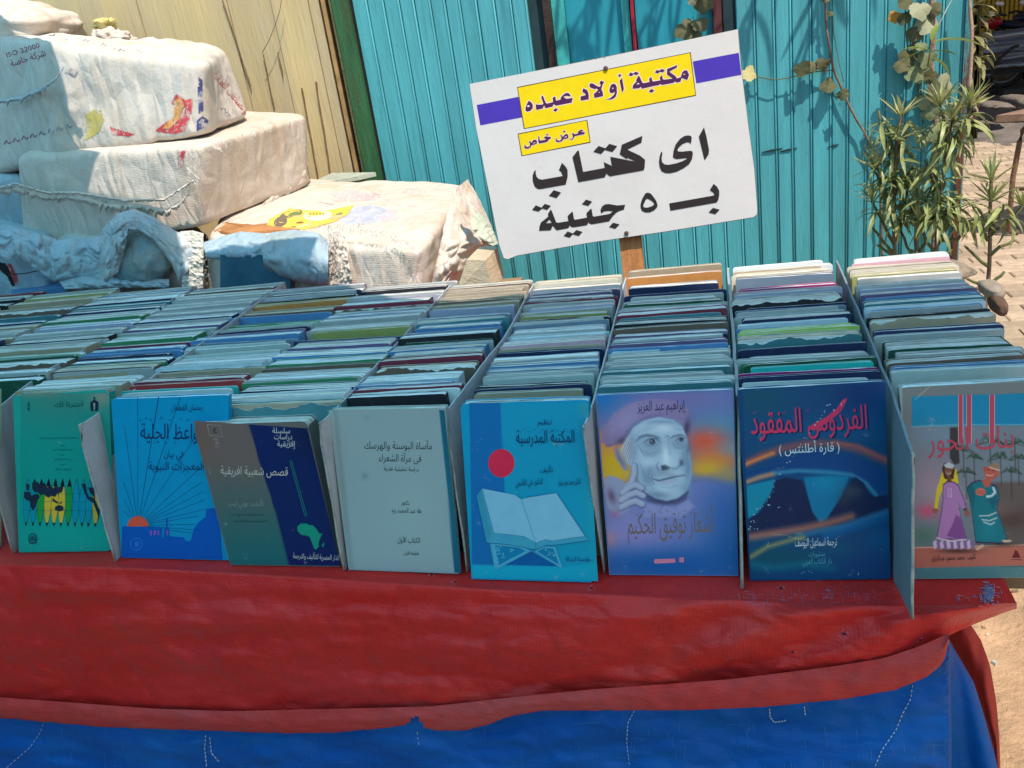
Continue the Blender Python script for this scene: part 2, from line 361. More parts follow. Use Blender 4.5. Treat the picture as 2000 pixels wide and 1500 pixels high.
def crease(m, sc, st, dist, rot=(.3, .6, .2), scale=(1, 1, .8)):
    """crumple lines pressed into cloth"""
    t = m.node_tree; p = t.nodes['Principled BSDF']; tc = t.nodes.new('ShaderNodeTexCoord'); last = p.inputs['Normal'].links[0].from_socket
    for k, f in ((1., 1.), (3.1, .4)):
        vo = t.nodes.new('ShaderNodeTexVoronoi'); vo.feature = 'DISTANCE_TO_EDGE'; vo.inputs['Scale'].default_value = sc * k; mp = t.nodes.new('ShaderNodeMapping'); mp.inputs['Scale'].default_value = scale; mp.inputs['Rotation'].default_value = rot
        nn = t.nodes.new('ShaderNodeTexNoise'); nn.inputs['Scale'].default_value = 4 * k; t.links.new(tc.outputs['Object'], nn.inputs['Vector']); mv = t.nodes.new('ShaderNodeMix'); mv.data_type = 'VECTOR'; mv.inputs[0].default_value = .25 / k
        t.links.new(tc.outputs['Object'], mv.inputs[4]); t.links.new(nn.outputs['Color'], mv.inputs[5]); t.links.new(mv.outputs[1], mp.inputs[0]); t.links.new(mp.outputs[0], vo.inputs['Vector'])
        b = t.nodes.new('ShaderNodeBump'); b.inputs['Strength'].default_value = st; b.inputs['Distance'].default_value = dist * f; t.links.new(ramp(t, vo.outputs['Distance'], 0, .3), b.inputs['Height']); t.links.new(last, b.inputs['Normal']); last = b.outputs[0]
    t.links.new(last, p.inputs['Normal'])
def red_tarp():
    m = pmat('red_tarpaulin', (.66, .018, .014), rough=.45, var=.08, vs_=4, spec=.24, bump=.55, bs=26, bd=.006, stretch=(.8, 1, 1.6),
             dirt=(.58, .035, .035), ds=2.0, dlim=(.42, .75), layers=(((.68, .045, .018), 1.3, .55, .85, None), ((.56, .12, .13), 70, .72, .78, (6, 1, 1))))
    t = m.node_tree; p = t.nodes['Principled BSDF']; crease(m, 4., .28, .02); p.inputs['Sheen Weight'].default_value = .12; p.inputs['Sheen Roughness'].default_value = .3       # woven crosshatch
    tc = t.nodes.new('ShaderNodeTexCoord'); hs = []
    for ax, sc in (('X', 420), ('Z', 420)):
        w = t.nodes.new('ShaderNodeTexWave'); w.bands_direction = ax; w.inputs['Scale'].default_value = sc / 6.28; w.inputs['Distortion'].default_value = 1.5
        t.links.new(tc.outputs['Object'], w.inputs[0]); hs.append(w.outputs['Fac'])
    a = t.nodes.new('ShaderNodeMath'); a.operation = 'ADD'; t.links.new(hs[0], a.inputs[0]); t.links.new(hs[1], a.inputs[1])
    b2 = t.nodes.new('ShaderNodeBump'); b2.inputs['Strength'].default_value = .10; b2.inputs['Distance'].default_value = .002
    t.links.new(a.outputs[0], b2.inputs['Height']); b1 = p.inputs['Normal'].links[0].from_node; t.links.new(b1.outputs[0], b2.inputs['Normal']); t.links.new(b2.outputs[0], p.inputs['Normal'])
    root = empty('red_tarpaulin', (0, .95, T), 'red woven tarpaulin draped over the book stall with a folded hem', 'tarpaulin')
    # sheet: top, rounded edge, drop, hem
    xs = np.linspace(-380, 1986, 300); rows = []
    nt_, nd = 10, 54
    V = []; Fc = []
    for x in xs:
        yc = smooth_interp(CREASE, x); yh = smooth_interp(HEMTOP, x, 30); e = onz(x, yc, T); col = []
        back = interp([(-400, 1.95), (600, 1.86), (1200, 1.72), (1986, 1.64)], x)
        xr = .655 if x > 1900 else 9
        for i in range(nt_):                                # top, from the back to the edge
            s = i / (nt_ - 1); y = back * (1 - s) + (e[1] + .012) * s
            col.append((e[0], max(y, e[1] + .012), T - .001 + .0015 * nz(e[0], y, 0, 9)))
        col.append((e[0], e[1] + .004, T - .0015)); 
        for i in range(nd + 1):
            s = i / nd; py = (yc + 1) * (1 - s) + yh * s
            bul = .012 * math.sin(s * math.pi) + .004 * math.sin(s * 7)                     # hangs slightly forward
            yy = e[1] - .003 - bul
            # long folds fanning down-left from the right-hand corner and broad creases
            u = (x + (py - 1150) * 1.9) / 95.; env = min(1, max(0, (x - 950) / 500.)) * (1 - .5 * s)
            yy += .011 * env * math.sin(u * 2.1 + 1.5 * nz(x / 300., py / 90.)) * min(1, s * 5)
            yy += .012 * nz(x / 300., py / 48., 1) * min(1, s * 6) + .0022 * nz(x / 60., py / 26., 2) * min(1, s * 6) - .004 * min(1, s * 6) * cr(x / 70. + .4 * nz(py / 40.), py / 34., 1) - .0009 * min(1, s * 6) * cr(x / 24., py / 13., 5)
            yy += .009 * env * max(0, nz((x + 2.2 * py) / 120., (py) / 300., 7)) * s
            if x > 1850: yy += (x - 1850) / 140. * .06 * s
            yy += .02 * max(0, s - .8) ** 1 * 0
            col.append(tuple(ony(x, py, yy)))
        V += col
    nr = nt_ + 1 + nd + 1
    for i in range(len(xs) - 1):
        for j in range(nr - 1): Fc.append((i * nr + j, i * nr + j + 1, (i + 1) * nr + j + 1, (i + 1) * nr + j))
    sh = obj('sheet', V, Fc, m, root, True)
    global RED_BVH; RED_BVH = BVHTree.FromPolygons([Vector(v) for v in V], Fc)
    # hem: a rolled, folded-up band below the sheet, its own thickness
    V = []; Fc = []; n1 = 12; hx = np.linspace(-380, 1853, 260)
    for k, x in enumerate(hx):
        yh = smooth_interp(HEMTOP, x, 14) - 5; yb = interp(HEMBOT, x) + 1.5 * nz(x / 23.)
        e = onz(x, smooth_interp(CREASE, x), T)[1] - .014
        yb = max(yb, yh + 6)
        for j in range(n1):
            s = j / (n1 - 1)
            if j < n1 - 3: py = yh + (yb - yh) * s / ((n1 - 4) / (n1 - 1)); yy = e - .004 - .006 * math.sin(min(1, s * 1.3) * math.pi) * (1 + .7 * nz(x / 70.)) - .003 * nz(x / 26., j * .3) - .002 * cr(x / 40., j * .3)
            else: py = yb - (j - (n1 - 4)) * 5; yy = e + .006 * (j - (n1 - 4))
            V.append(tuple(ony(x, py, yy)))
    for i in range(len(hx) - 1):
        xm = (hx[i] + hx[i + 1]) / 2
        for j in range(n1 - 1):
            if 796 < xm < 838 and j > 3 + abs(xm - 812) / 4.5 + 1.2 * nz(xm * .3): continue      # torn notch
            Fc.append((i * n1 + j, i * n1 + j + 1, (i + 1) * n1 + j + 1, (i + 1) * n1 + j))
    hm = pmat('red_hem', (.62, .045, .04), .5, .12, 7, spec=.15, bump=.5, bs=40, dirt=(.50, .09, .085), ds=4, dlim=(.4, .7), stretch=(.5, 1, 2))
    obj('hem', V, Fc, hm, root, True)
    # flap that hangs down behind the right-hand corner
    out = [(1895, 1218), (1916, 1250), (1934, 1300), (1946, 1370), (1952, 1440), (1954, 1505), (1954, 1640)]
    inn = [(1848, 1240), (1868, 1275), (1893, 1330), (1918, 1400), (1938, 1460), (1944, 1505), (1944, 1640)]
    V = []; Fc = []; nc = 10; P = []
    for s in np.linspace(0, 1, 26):
        a = np.array([np.interp(s * 6, range(7), [q[c] for q in out]) for c in (0, 1)]); b = np.array([np.interp(s * 6, range(7), [q[c] for q in inn]) for c in (0, 1)])
        for j in range(nc):
            u = j / (nc - 1); q = a * (1 - u) + b * u
            V.append(tuple(ony(q[0], q[1], 1.0 - .03 * math.sin(u * math.pi) + .012 * nz(q[0] / 14., q[1] / 60.) + .03 * u)))
    Fc = [(i * nc + j, i * nc + j + 1, (i + 1) * nc + j + 1, (i + 1) * nc + j) for i in range(25) for j in range(nc - 1)]
    obj('flap', V, Fc, pmat('red_flap', (.62, .06, .05), .6, .18, 8, bump=.4, bs=40, trans=.25), root, True)
red_tarp()
def decal_pts(bvh, P, off=.0012):
    """drop pixel-space points onto a surface"""
    out = []
    for (x, y) in P:
        r = Vector(ray(x, y)).normalized(); h = bvh.ray_cast(Vector(CP), r)
        out.append(None if h[0] is None else h[0] - r * off)
    return out
def blue_tarp():
    m = pmat('blue_tarpaulin', (.003, .085, .36), 0.5, .12, 4, spec=.2, bump=.5, bs=22, bd=.006, stretch=(1, 1, 2.2), dirt=(.006, .13, .42), ds=2.2, dlim=(.45, .7),
             layers=(((.02, .13, .24), 14, .64, .8, None), ((.25, .45, .62), 60, .73, .765, (1, 1, .12)), ((.25, .45, .6), 60, .745, .775, (.12, 1, 1))))
    crease(m, 4., .28, .02); root = empty('blue_tarpaulin', (0, .97, .0), 'blue woven tarpaulin skirt hanging under the red one', 'tarpaulin')
    V = []; Fc = []; xs = np.linspace(-380, 1853, 220); nr = 44; dropz = .0
    for x in xs:
        y0 = smooth_interp(HEMBOT, x, 8) - 34; e = onz(x, smooth_interp(CREASE, x), T)[1] + .008
        for j in range(nr):
            s = j / (nr - 1); py = y0 + (1560 - y0) * min(1, s * 1.25)
            yy = e - .003 * cr(x / 80., py / 40., 3) + .014 * nz(x / 170., py / 60., 4) + .005 * nz(x / 50., py / 22., 5) + .010 * math.sin((x * .35 + py * 1.6) / 62.) * min(1, max(0, (x - 900) / 600))
            p = ony(x, py, yy)
            if s > .8: p = np.array([p[0], p[1] - .05 * (s - .8), p[2] * (1 - (s - .8) / .2) + .01])
            V.append(tuple(p))
    # round the corner to the triangular side piece
    side = []
    for k, f in enumerate(np.linspace(0, 1, 14)[1:]):
        for j in range(nr):
            s = j / (nr - 1); py = 1250 + (1560 - 1250) * min(1, s * 1.25)
            xr = np.interp(py, [1250, 1330, 1400, 1460, 1500, 1560], [1856, 1902, 1924, 1940, 1950, 1956])
            xl = 1853; x = xl + (xr - xl) * f
            e = .93 + .03 * f + .03 * math.sin(f * 5.5) * s
            p = ony(x, py + 3 * f, e)
            if s > .8: p = np.array([p[0], p[1], p[2] * (1 - (s - .8) / .2) + .01])
            V.append(tuple(p))
    nx = len(xs) + 13
    Fc = [(i * nr + j, i * nr + j + 1, (i + 1) * nr + j + 1, (i + 1) * nr + j) for i in range(nx - 1) for j in range(nr - 1)]
    obj('sheet', V, Fc, m, root, True)
    bv = BVHTree.FromPolygons([Vector(v) for v in V], Fc)
    # mending stitches: short pale dashes sewn along lines
    st = MB()
    def stitches(P, gap=9, ln=5, w=2.2, bvh=bv):
        P = np.array(P, float); seg = np.r_[0, np.cumsum(np.hypot(*np.diff(P, axis=0).T))]; d = 0
        while d < seg[-1] - ln:
            a = [np.interp(d, seg, P[:, i]) for i in (0, 1)]; b = [np.interp(d + ln, seg, P[:, i]) for i in (0, 1)]
            q = decal_pts(bvh, [a, b], .003)
            if None not in q: st.tube([tuple(q[0]), tuple((q[0] + q[1]) / 2 + Vector((0, -.0008, 0))), tuple(q[1])], w * .00024, 5)
            d += gap
    stitches([(88, 1406), (78, 1432), (60, 1458), (38, 1478), (12, 1500)]); stitches([(402, 1436), (400, 1460), (404, 1499)], 8, 5, 4)
    stitches([(410, 1440), (413, 1470), (432, 1492)], 8, 5, 4); stitches([(1239, 1388), (1226, 1412), (1224, 1450), (1230, 1499)], 8, 5)
    stitches([(1503, 1384), (1504, 1400), (1512, 1410), (1530, 1408), (1540, 1404)], 6, 4, 3.5); stitches([(1571, 1380), (1573, 1400)], 6, 4, 3)
    stitches([(1782, 1338), (1778, 1365), (1762, 1395), (1750, 1425), (1722, 1465), (1708, 1499)], 9, 5, 3); stitches([(815, 1430), (819, 1460)], 10, 5)
    o = st.build('stitching', pmat('pale_thread', (.55, .60, .66), .8, .2), root, True); o['kind'] = 'stuff'
    sc = MB(); r = random.Random(21)       # frayed scratches in the weave
    for k in range(90):
        x = r.uniform(30, 1900) if r.random() < .35 else r.uniform(1000, 1900); y = r.uniform(1405, 1498); L = r.uniform(6, 34); vert = r.random() < .7
        q = [(x, y), (x + (1 if vert else L), y + (L if vert else 1))]; q = decal_pts(bv, q, .0012)
        if None in q: continue
        sc.tube([tuple(q[0]), tuple(q[1])], .00013 + .00014 * r.random(), 4)
    o = sc.build('frayed_thread', pmat('fray', (.10, .26, .46), .8, .3), root); o['kind'] = 'stuff'
    ms = MB(); r = random.Random(5)        # holes and frays of the red sheet
    blk = MB(); root2 = D.objects['red_tarpaulin']
    for (hx, hy, s) in ((1297, 1226, 3), (1648, 1238, 9), (1797, 1250, 5), (1548, 1274, 6), (843, 1123, 5), (888, 1137, 5), (1155, 1149, 6), (1525, 1149, 7), (1517, 1220, 2)):
        P = [(hx + s * .8 * math.cos(a) * r.uniform(.3, .8), hy + s * .5 * math.sin(a) * r.uniform(.3, .8)) for a in np.linspace(0, 6.28, 9)[:-1]]
        q = decal_pts(RED_BVH, P, .0012)
        if None not in q: blk.add([tuple(v) for v in q], [tuple(range(8))])
        for k in range(int(s * 1.2)):
            a = r.random() * 6.28; q = decal_pts(RED_BVH, [(hx + s * .7 * math.cos(a), hy + s * .6 * math.sin(a)), (hx + s * 1.3 * math.cos(a + .3), hy + s * 1.1 * math.sin(a + .3))], .002)
            if None not in q: ms.tube([tuple(q[0]), tuple(q[1])], .00016, 4, 1)
    for (hx, hy, sx, sy, n, w) in ((1930, 1158, 14, 20, 200, .00038), (1880, 1165, 20, 5, 12, .0003), (820, 1412, 12, 14, 70, .0004), (1640, 1160, 120, 22, 70, .00011), (1480, 1166, 90, 16, 60, .00011), (1350, 1240, 200, 60, 20, .0001)):
        for k in range(n):
            x, y = hx + r.gauss(0, .5) * sx, hy + r.gauss(0, .5) * sy; L = r.uniform(3, 10 if w > .0003 else 16); vert = r.random() < .6
            q = decal_pts(RED_BVH, [(x, y), (x + (1 if vert else L), y + (L * .8 if vert else 1))], .0016)
            if None in q: continue
            ms.tube([tuple(q[0]), tuple((q[0] + q[1]) / 2 + Vector((0, -.001 * (w > .0003), .001 * (w > .0003)))), tuple(q[1])], w, 4, r.random() < .5)
    blk.build('hole', pmat('hole_dark', (.03, .02, .03)), root2)
    o = ms.build('frayed_thread', [pmat('fray_blue', (.12, .20, .42), .8, .3), pmat('fray_pale', (.48, .26, .30), .8, .3)], root2); o['kind'] = 'stuff'
blue_tarp()
def table():
    m = pmat('table_wood', (.25, .16, .09), bump=.5)
    t = empty('table', (-.6, 1.4, 0), 'wooden trestle table hidden under the tarpaulins and books', 'table')
    b = MB(); b.hexa([(-2.6, 1.02, T - .04), (.60, .95, T - .04), (.60, 1.62, T - .04), (-2.6, 1.95, T - .04), (-2.6, 1.02, T - .006), (.60, .95, T - .006), (.60, 1.62, T - .006), (-2.6, 1.95, T - .006)])
    b.build('table_top', m, t)
    for x, y in ((.25, 1.08), (.25, 1.5), (-1, 1.1), (-1, 1.75), (-2.5, 1.1), (-2.5, 1.85)):
        b = MB(); b.box((x - .03, y - .03, 0), (x + .03, y + .03, T - .041)); b.build('leg', m, t)
table()

# ------------------------------------------------------------------ books
CC = {  # cover stock: real-world base colours
 'white': (.66, .66, .64), 'cream': (.62, .54, .42), 'grey': (.40, .39, .37), 'pale blue': (.50, .57, .60), 'blue': (.09, .22, .42), 'slate': (.17, .22, .28),
 'navy': (.022, .032, .085), 'black': (.028, .026, .03), 'green': (.05, .22, .10), 'dark green': (.02, .085, .05), 'teal': (.07, .20, .22), 'pale teal': (.42, .46, .43), 'olive': (.34, .32, .10),
 'brown': (.17, .11, .08), 'tan': (.40, .30, .20), 'maroon': (.20, .03, .05), 'red': (.50, .05, .05), 'orange': (.55, .22, .06), 'purple': (.17, .11, .21),
 'lavender': (.38, .36, .46), 'pink': (.60, .34, .38), 'magenta': (.34, .02, .15), 'lime': (.46, .58, .12), 'turquoise': (.02, .45, .40), 'mint': (.30, .50, .36)}
CM_ = {k: pmat(k.replace(' ', '_') + '_cover', v, .6, .10, 30, rand=.10, spec=.18, bump=.15, bs=90, bd=.002,
              dirt=tuple(.5 * a + .5 * b for a, b in zip(v, (.36, .33, .28))), ds=22, dlim=(.55, .85), layers=(((.5, .48, .44), 120, .74, .78, None),)) for k, v in CC.items()}
def paper(name, col, dirt):
    m = pmat(name, col, .95, .10, 60, rand=.10, dirt=dirt, ds=14, dlim=(.45, .8)); t = m.node_tree; p = t.nodes['Principled BSDF']
    tc = t.nodes.new('ShaderNodeTexCoord'); w = t.nodes.new('ShaderNodeTexNoise'); mp = t.nodes.new('ShaderNodeMapping'); mp.inputs['Scale'].default_value = (1.2, 330, 2)
    t.links.new(tc.outputs['Object'], mp.inputs[0]); t.links.new(mp.outputs[0], w.inputs['Vector']); w.inputs['Scale'].default_value = 1.6; w.inputs['Detail'].default_value = 3
    src = p.inputs['Base Color'].links[0].from_socket
    o = mixc(t, ramp(t, w.outputs[0], .42, .53), mixc(t, 1., src, (.42, .41, .40), 'MULTIPLY'), src); t.links.new(o, p.inputs['Base Color'])
    b = t.nodes.new('ShaderNodeBump'); b.inputs['Strength'].default_value = .6; b.inputs['Distance'].default_value = .001
    t.links.new(w.outputs[0], b.inputs['Height']); t.links.new(b.outputs[0], p.inputs['Normal']); return m
PAP = {'w': paper('white_paper', (.88, .88, .87), (.72, .71, .68)), 'g': paper('grey_paper', (.72, .69, .64), (.54, .51, .45)),
       'c': paper('aged_paper', (.72, .62, .47), (.42, .33, .23)), 't': paper('tan_paper', (.40, .33, .25), (.30, .22, .15))}
SS0 = np.array([0, .006, .02, .06, .14, .25, .38, .5, .62, .75, .86, .94, .98, .994, 1.])
RIM = pmat('paper_core', (.80, .79, .76), .9, .15, 40)
SST = np.array(sorted(set(list(np.linspace(0, 1, 38)) + [.006, .02, .98, .994])))
SS = SS0
def slab(P, wv, hv, tv, w, h, t, y0, y1, bow, top, drop, x0=0., x1=0., z0=0.):
    """a bowed sheet: s across, from depth y0 to y1; top profile and depth profile per station"""
    V = []; k = len(SS)
    for s, bo, tp, dr in zip(SS, bow, top, drop):
        X = x0 + s * (w - x0 - x1)
        for z in (z0, h + tp - dr):
            for y in (y0, y1): V.append(P + wv * X + hv * z + tv * (y + bo * (z / h)))
    Fc = [(0, 2, 3, 1), (4 * (k - 1), 4 * (k - 1) + 1, 4 * (k - 1) + 3, 4 * (k - 1) + 2)]
    for i in range(k - 1):
        a, b = 4 * i, 4 * (i + 1)
        Fc += [(a + 2, b + 2, b + 3, a + 3), (a, b, b + 2, a + 2), (a + 1, a + 3, b + 3, b + 1), (a, a + 1, b + 1, b)]
    return V, Fc
def book(P, w, h, t, cmat, pmat_, lean, label, r, torn=0., group=None, wear=1., flat=False, tv=None, hv=None, wv=None, name='book'):
    if hv is None:
        wv = np.array([1., 0, 0]); hv = np.array([r.gauss(0, .006), math.sin(lean), math.cos(lean)]); hv /= np.linalg.norm(hv)
        sk = r.gauss(0, .012); wv = np.array([math.cos(sk), math.sin(sk), r.gauss(0, .005)]); tv = np.cross(hv, wv) * -1; tv /= np.linalg.norm(tv)
        if tv[1] < 0: tv = -tv
    global SS
    SS = SST if torn else SS0
    ct = .0006 if t < .02 else .0012
    ph = r.random() * 99; am = .0007 * wear * r.uniform(.3, 1.6); cv = r.gauss(0, .0006) * wear
    if flat: am = cv = 0.
    bow = [am * nz(s * 2.3, ph) + cv * (1 - (2 * s - 1) ** 2) for s in SS]
    topf = [.0008 * nz(s * 5, ph + 9) + (torn * (.7 * nz(s * 5, ph + 3) + .45 * nz(s * 17, ph + 4) + .25 * nz(s * 40, ph) - .3) if torn else 0) for s in SS]
    topb = [.0008 * nz(s * 5, ph + 19) for s in SS]
    rc = lambda: r.choice((.6, 1., 1.8)) * .0022 * wear
    c0, c1 = rc(), rc(); drop = [0.] * len(SS)
    for i, f in ((0, 1.), (1, .55), (2, .12)): drop[i] += c0 * f; drop[-1 - i] += c1 * f
    m = MB()
    def cov(V, Fc):
        m.add(V, Fc[:2]); n0 = len(m.v) - len(V)
        for q, f in enumerate(Fc[2:]): m.f.append(tuple(i + n0 for i in f)); m.m.append(1 if q % 4 == 0 else 0)
    V, Fc = slab(P, wv, hv, tv, w, h, t, 0, ct, bow, topf, drop); cov(V, Fc)
    V, Fc = slab(P, wv, hv, tv, w, h, t, t - ct, t, bow, topb, drop); cov(V, Fc)
    A = P + wv * (w - ct); h1 = h - c1 * .8                                               # spine on the right
    e0 = tv * (ct); e1 = tv * (t - ct); u = wv * ct; z1 = hv * h1; b1 = tv * bow[-1]
    m.hexa([A + e0, A + e0 + u, A + e1 + u, A + e1, A + e0 + z1 + b1, A + e0 + u + z1 + b1, A + e1 + u + z1 + b1, A + e1 + z1 + b1])
    o = m.build(name, [cmat, RIM], None, origin=tuple(P + wv * w / 2))
    tag(o, label, 'book', group)
    ca = ct + .0001; tt = t - 2 * ca; nb = max(1, int(tt / r.uniform(.0022, .0042))); pm = MB(); alt = [pmat_, PAP[r.choice('wg')], PAP[r.choice('gc')]]      # gatherings: layers of slightly uneven height
    for q in range(nb):
        y0, y1 = ca + tt * q / nb, ca + tt * (q + 1) / nb - (.00025 if q < nb - 1 else 0); hh = r.uniform(-.0012, .0003); xl = r.uniform(0, .0022)
        tp = [-.0006 + hh + .0008 * nz(s * 7, ph + 5 + q) for s in SS]
        V, Fc = slab(P, wv, hv, tv, w, h, t, y0, y1, bow, tp, [d * .9 for d in drop], x0=.0008 + xl, x1=ct + .0003, z0=.0015); pm.add(V, Fc, 0 if r.random() < .72 else r.choice((1, 2)))
    if nb > 0: pg = obj('pages', pm.v, pm.f, alt, o, mi=pm.m); return o
    obj('pages', V, Fc, pmat_, o); return o
# columns: world corner points at the tops (front-left, front-right, back-left, back-right) in photo pixels
HF, HB = .238, .222
COLS = {
 8: ((1749, 750), (2045, 742), (1647, 500), (1862, 497)), 7: ((1446, 757), (1730, 745), (1428, 522), (1622, 517)), 6: ((1163, 769), (1435, 762), (1228, 538), (1415, 524)),
 5: ((917, 780), (1150, 775), (1045, 556), (1216, 546)), 4: ((655, 797), (872, 797), (880, 557), (1040, 551)), 3: ((400, 805), (645, 812), (717, 556), (880, 556)),
 2: ((232, 770), (445, 772), (550, 555), (720, 556)), 1: ((38, 765), (222, 766), (388, 556), (545, 558)), 0: ((-185, 765), (28, 768), (232, 560), (378, 560)),
 -1: ((-420, 768), (-200, 770), (96, 566), (226, 564)), -2: ((-640, 770), (-430, 772), (-40, 570), (92, 570))}
HEAD = {8: 'villagers book', 7: 'blue waves book', 6: 'old man portrait book', 5: 'open book cover', 4: 'plain grey book', 3: 'Africa map book', 2: 'orange sunrise book',
        1: 'green map book', 0: 'leftmost pale sleeve'}
# front to back:  y of top front edge, px of cover showing below it, colour, paper, torn
ROWS = {
 8: "723 18 pale_teal w;714 3 blue w;705 5 brown g;690 4 grey g;679 5 dark_green g;652 9 grey g;643 3 navy g;622 17 tan g ~;615 3 black g;604 9 grey g;601 2 blue w;597 2 pale_blue w;589 5 teal w;579 3 blue w;571 6 purple g;561 5 lavender w;555 2 grey g;540 8 grey c;534 3 olive c;528 1 cream c;522 2 cream t;517 1 cream c;510 2 pink w;505 2 white w",
 7: "744 2 white w;734 7 navy w;726 6 magenta w;716 8 turquoise w;709 7 dark_green g;705 2 green g;700 1 grey g;696 1 grey g;679 15 navy g;659 16 teal c ~;649 1 lime c;646 1 lime w;643 2 lime w;638 2 blue w;631 5 pale_blue w;621 5 navy g;615 3 pale_teal g;612 1 grey g;603 5 slate g;599 4 navy g;588 9 black g ~;578 1 grey g;572 5 lavender g;566 2 pink w;563 6 magenta w;540 16 slate c;538 1 brown t;535 1 cream c;531 1 cream c;528 1 tan c;524 1 white c;519 2 white w",
 6: "752 8 teal w;745 1 grey g;733 1 grey g;723 7 teal w;712 4 grey g;708 1 grey g;700 1 pale_teal g;694 2 grey g;689 1 grey g;683 1 pale_blue w;679 3 blue w;669 9 purple w;662 1 grey w;658 2 navy g;653 6 purple g;639 6 brown g;629 7 black g;618 2 teal g;612 4 maroon w;602 1 grey w;597 4 grey g;592 3 dark_green g;588 1 pale_teal w;579 4 grey g;573 2 navy g;559 13 navy w;538 16 orange w;525 8 tan c",
 5: "766 9 tan t;758 3 navy w;752 6 black g;740 9 pale_teal g;732 3 grey g;729 1 grey g;722 2 slate w;713 3 blue w;703 4 grey g;687 8 navy w;679 4 tan g;672 3 pink g;663 1 pale_blue w;658 1 pale_blue w;654 2 pale_blue w;649 3 grey w;633 4 slate w;628 1 grey g;623 3 black g;616 6 olive g;610 1 grey g;601 2 lavender g;592 4 grey g;587 3 maroon w;582 2 grey g;577 2 purple g;571 3 navy w;562 9 slate c;551 4 cream c;547 2 cream c",
 4: "774 12 black w;768 1 white w;759 3 maroon w;751 2 blue w;744 6 pale_blue w;720 10 brown w ~;702 5 maroon g;693 2 grey g;683 2 blue w;675 1 grey w;667 6 dark_green g;661 2 black w;648 2 blue w;640 9 blue w;630 2 teal g;627 3 grey g;619 3 slate w;603 12 lavender w;596 4 tan c;587 4 brown c;583 1 tan t;578 3 tan t;571 3 tan t;564 1 tan c;560 2 brown c;556 1 grey c",
 3: "791 8 teal t ~;780 2 white w;762 4 navy g;745 3 green g;740 4 grey w;717 7 brown g;709 4 green w;692 1 blue w;676 3 purple g;661 1 navy g;646 16 olive c;641 1 grey g;624 6 grey w;615 2 blue w;609 1 grey g;601 6 brown g ~;595 1 maroon w;592 2 black w;582 1 lavender w;577 4 grey g;565 9 black g;562 1 grey g;559 1 grey g",
 2: "766 2 white w;760 5 turquoise w;750 9 red c;743 3 maroon c;727 11 tan t;722 2 black w;715 1 pale_blue w;711 1 pale_blue w;693 2 pale_teal w;679 12 pale_teal w;674 1 pale_teal w;667 6 slate g;660 8 blue w;652 3 purple w;647 3 navy w;643 2 grey w;639 5 mint g;634 3 green w;616 13 blue w;612 4 brown c;605 2 tan c;595 9 orange c;591 1 olive c;587 2 black g;582 3 lavender g;577 1 grey g;573 3 navy g;566 1 grey g;562 2 purple g",
 1: "760 3 tan g;752 1 white w;732 8 tan c;727 1 grey g;722 4 brown c;713 1 green g;707 3 navy w;697 3 navy w;690 3 blue w;685 2 blue w;675 6 maroon g;665 6 green w;648 4 grey g;641 3 purple w;629 1 grey w;625 3 navy w;612 5 grey g;601 2 grey g;593 1 grey g;587 2 grey g;581 4 grey g;576 1 grey g;569 2 brown g;563 1 grey g",
 0: "749 3 dark_green w;741 2 black w;735 2 grey w;716 13 brown g ~;705 2 dark_green w;698 5 mint g;685 8 tan g;672 2 grey g;668 2 black g;657 2 grey g;651 1 grey g;640 6 lavender w;635 1 grey w;630 1 black g;625 5 green g;619 1 grey g;608 3 navy w;601 1 grey w;598 3 teal w;591 3 navy w;579 1 grey g;574 1 blue w;570 1 grey g",
 -1: "700 3 grey g;685 4 navy w;670 3 tan g;662 2 grey g;647 4 tan g;637 3 navy w;632 2 blue w;623 9 teal g;611 10 brown g ~;602 3 tan c;591 8 tan c;580 4 olive g;573 1 grey g",
 -2: "640 3 grey g;627 2 green w;613 2 grey g;604 3 black g;595 4 black g;587 2 grey g;580 3 maroon c"}
COLX = {}
def colinfo(c):
    q = COLS[c]; fl, fr = onz(*q[0], T + HF), onz(*q[1], T + HF); bl, br = onz(*q[2], T + HB), onz(*q[3], T + HB)
    return fl, fr, bl, br
ORD = 'zeroth first second third fourth fifth sixth seventh eighth ninth tenth eleventh twelfth thirteenth fourteenth fifteenth sixteenth seventeenth eighteenth nineteenth twentieth'.split()
def ordn(k):
    if k <= 20: return ORD[k]
    return ('twenty-' if k < 30 else 'thirty-' if k > 30 else '') + (ORD[k - 20] if k < 30 else ORD[k - 30] if k > 30 else 'thirtieth')
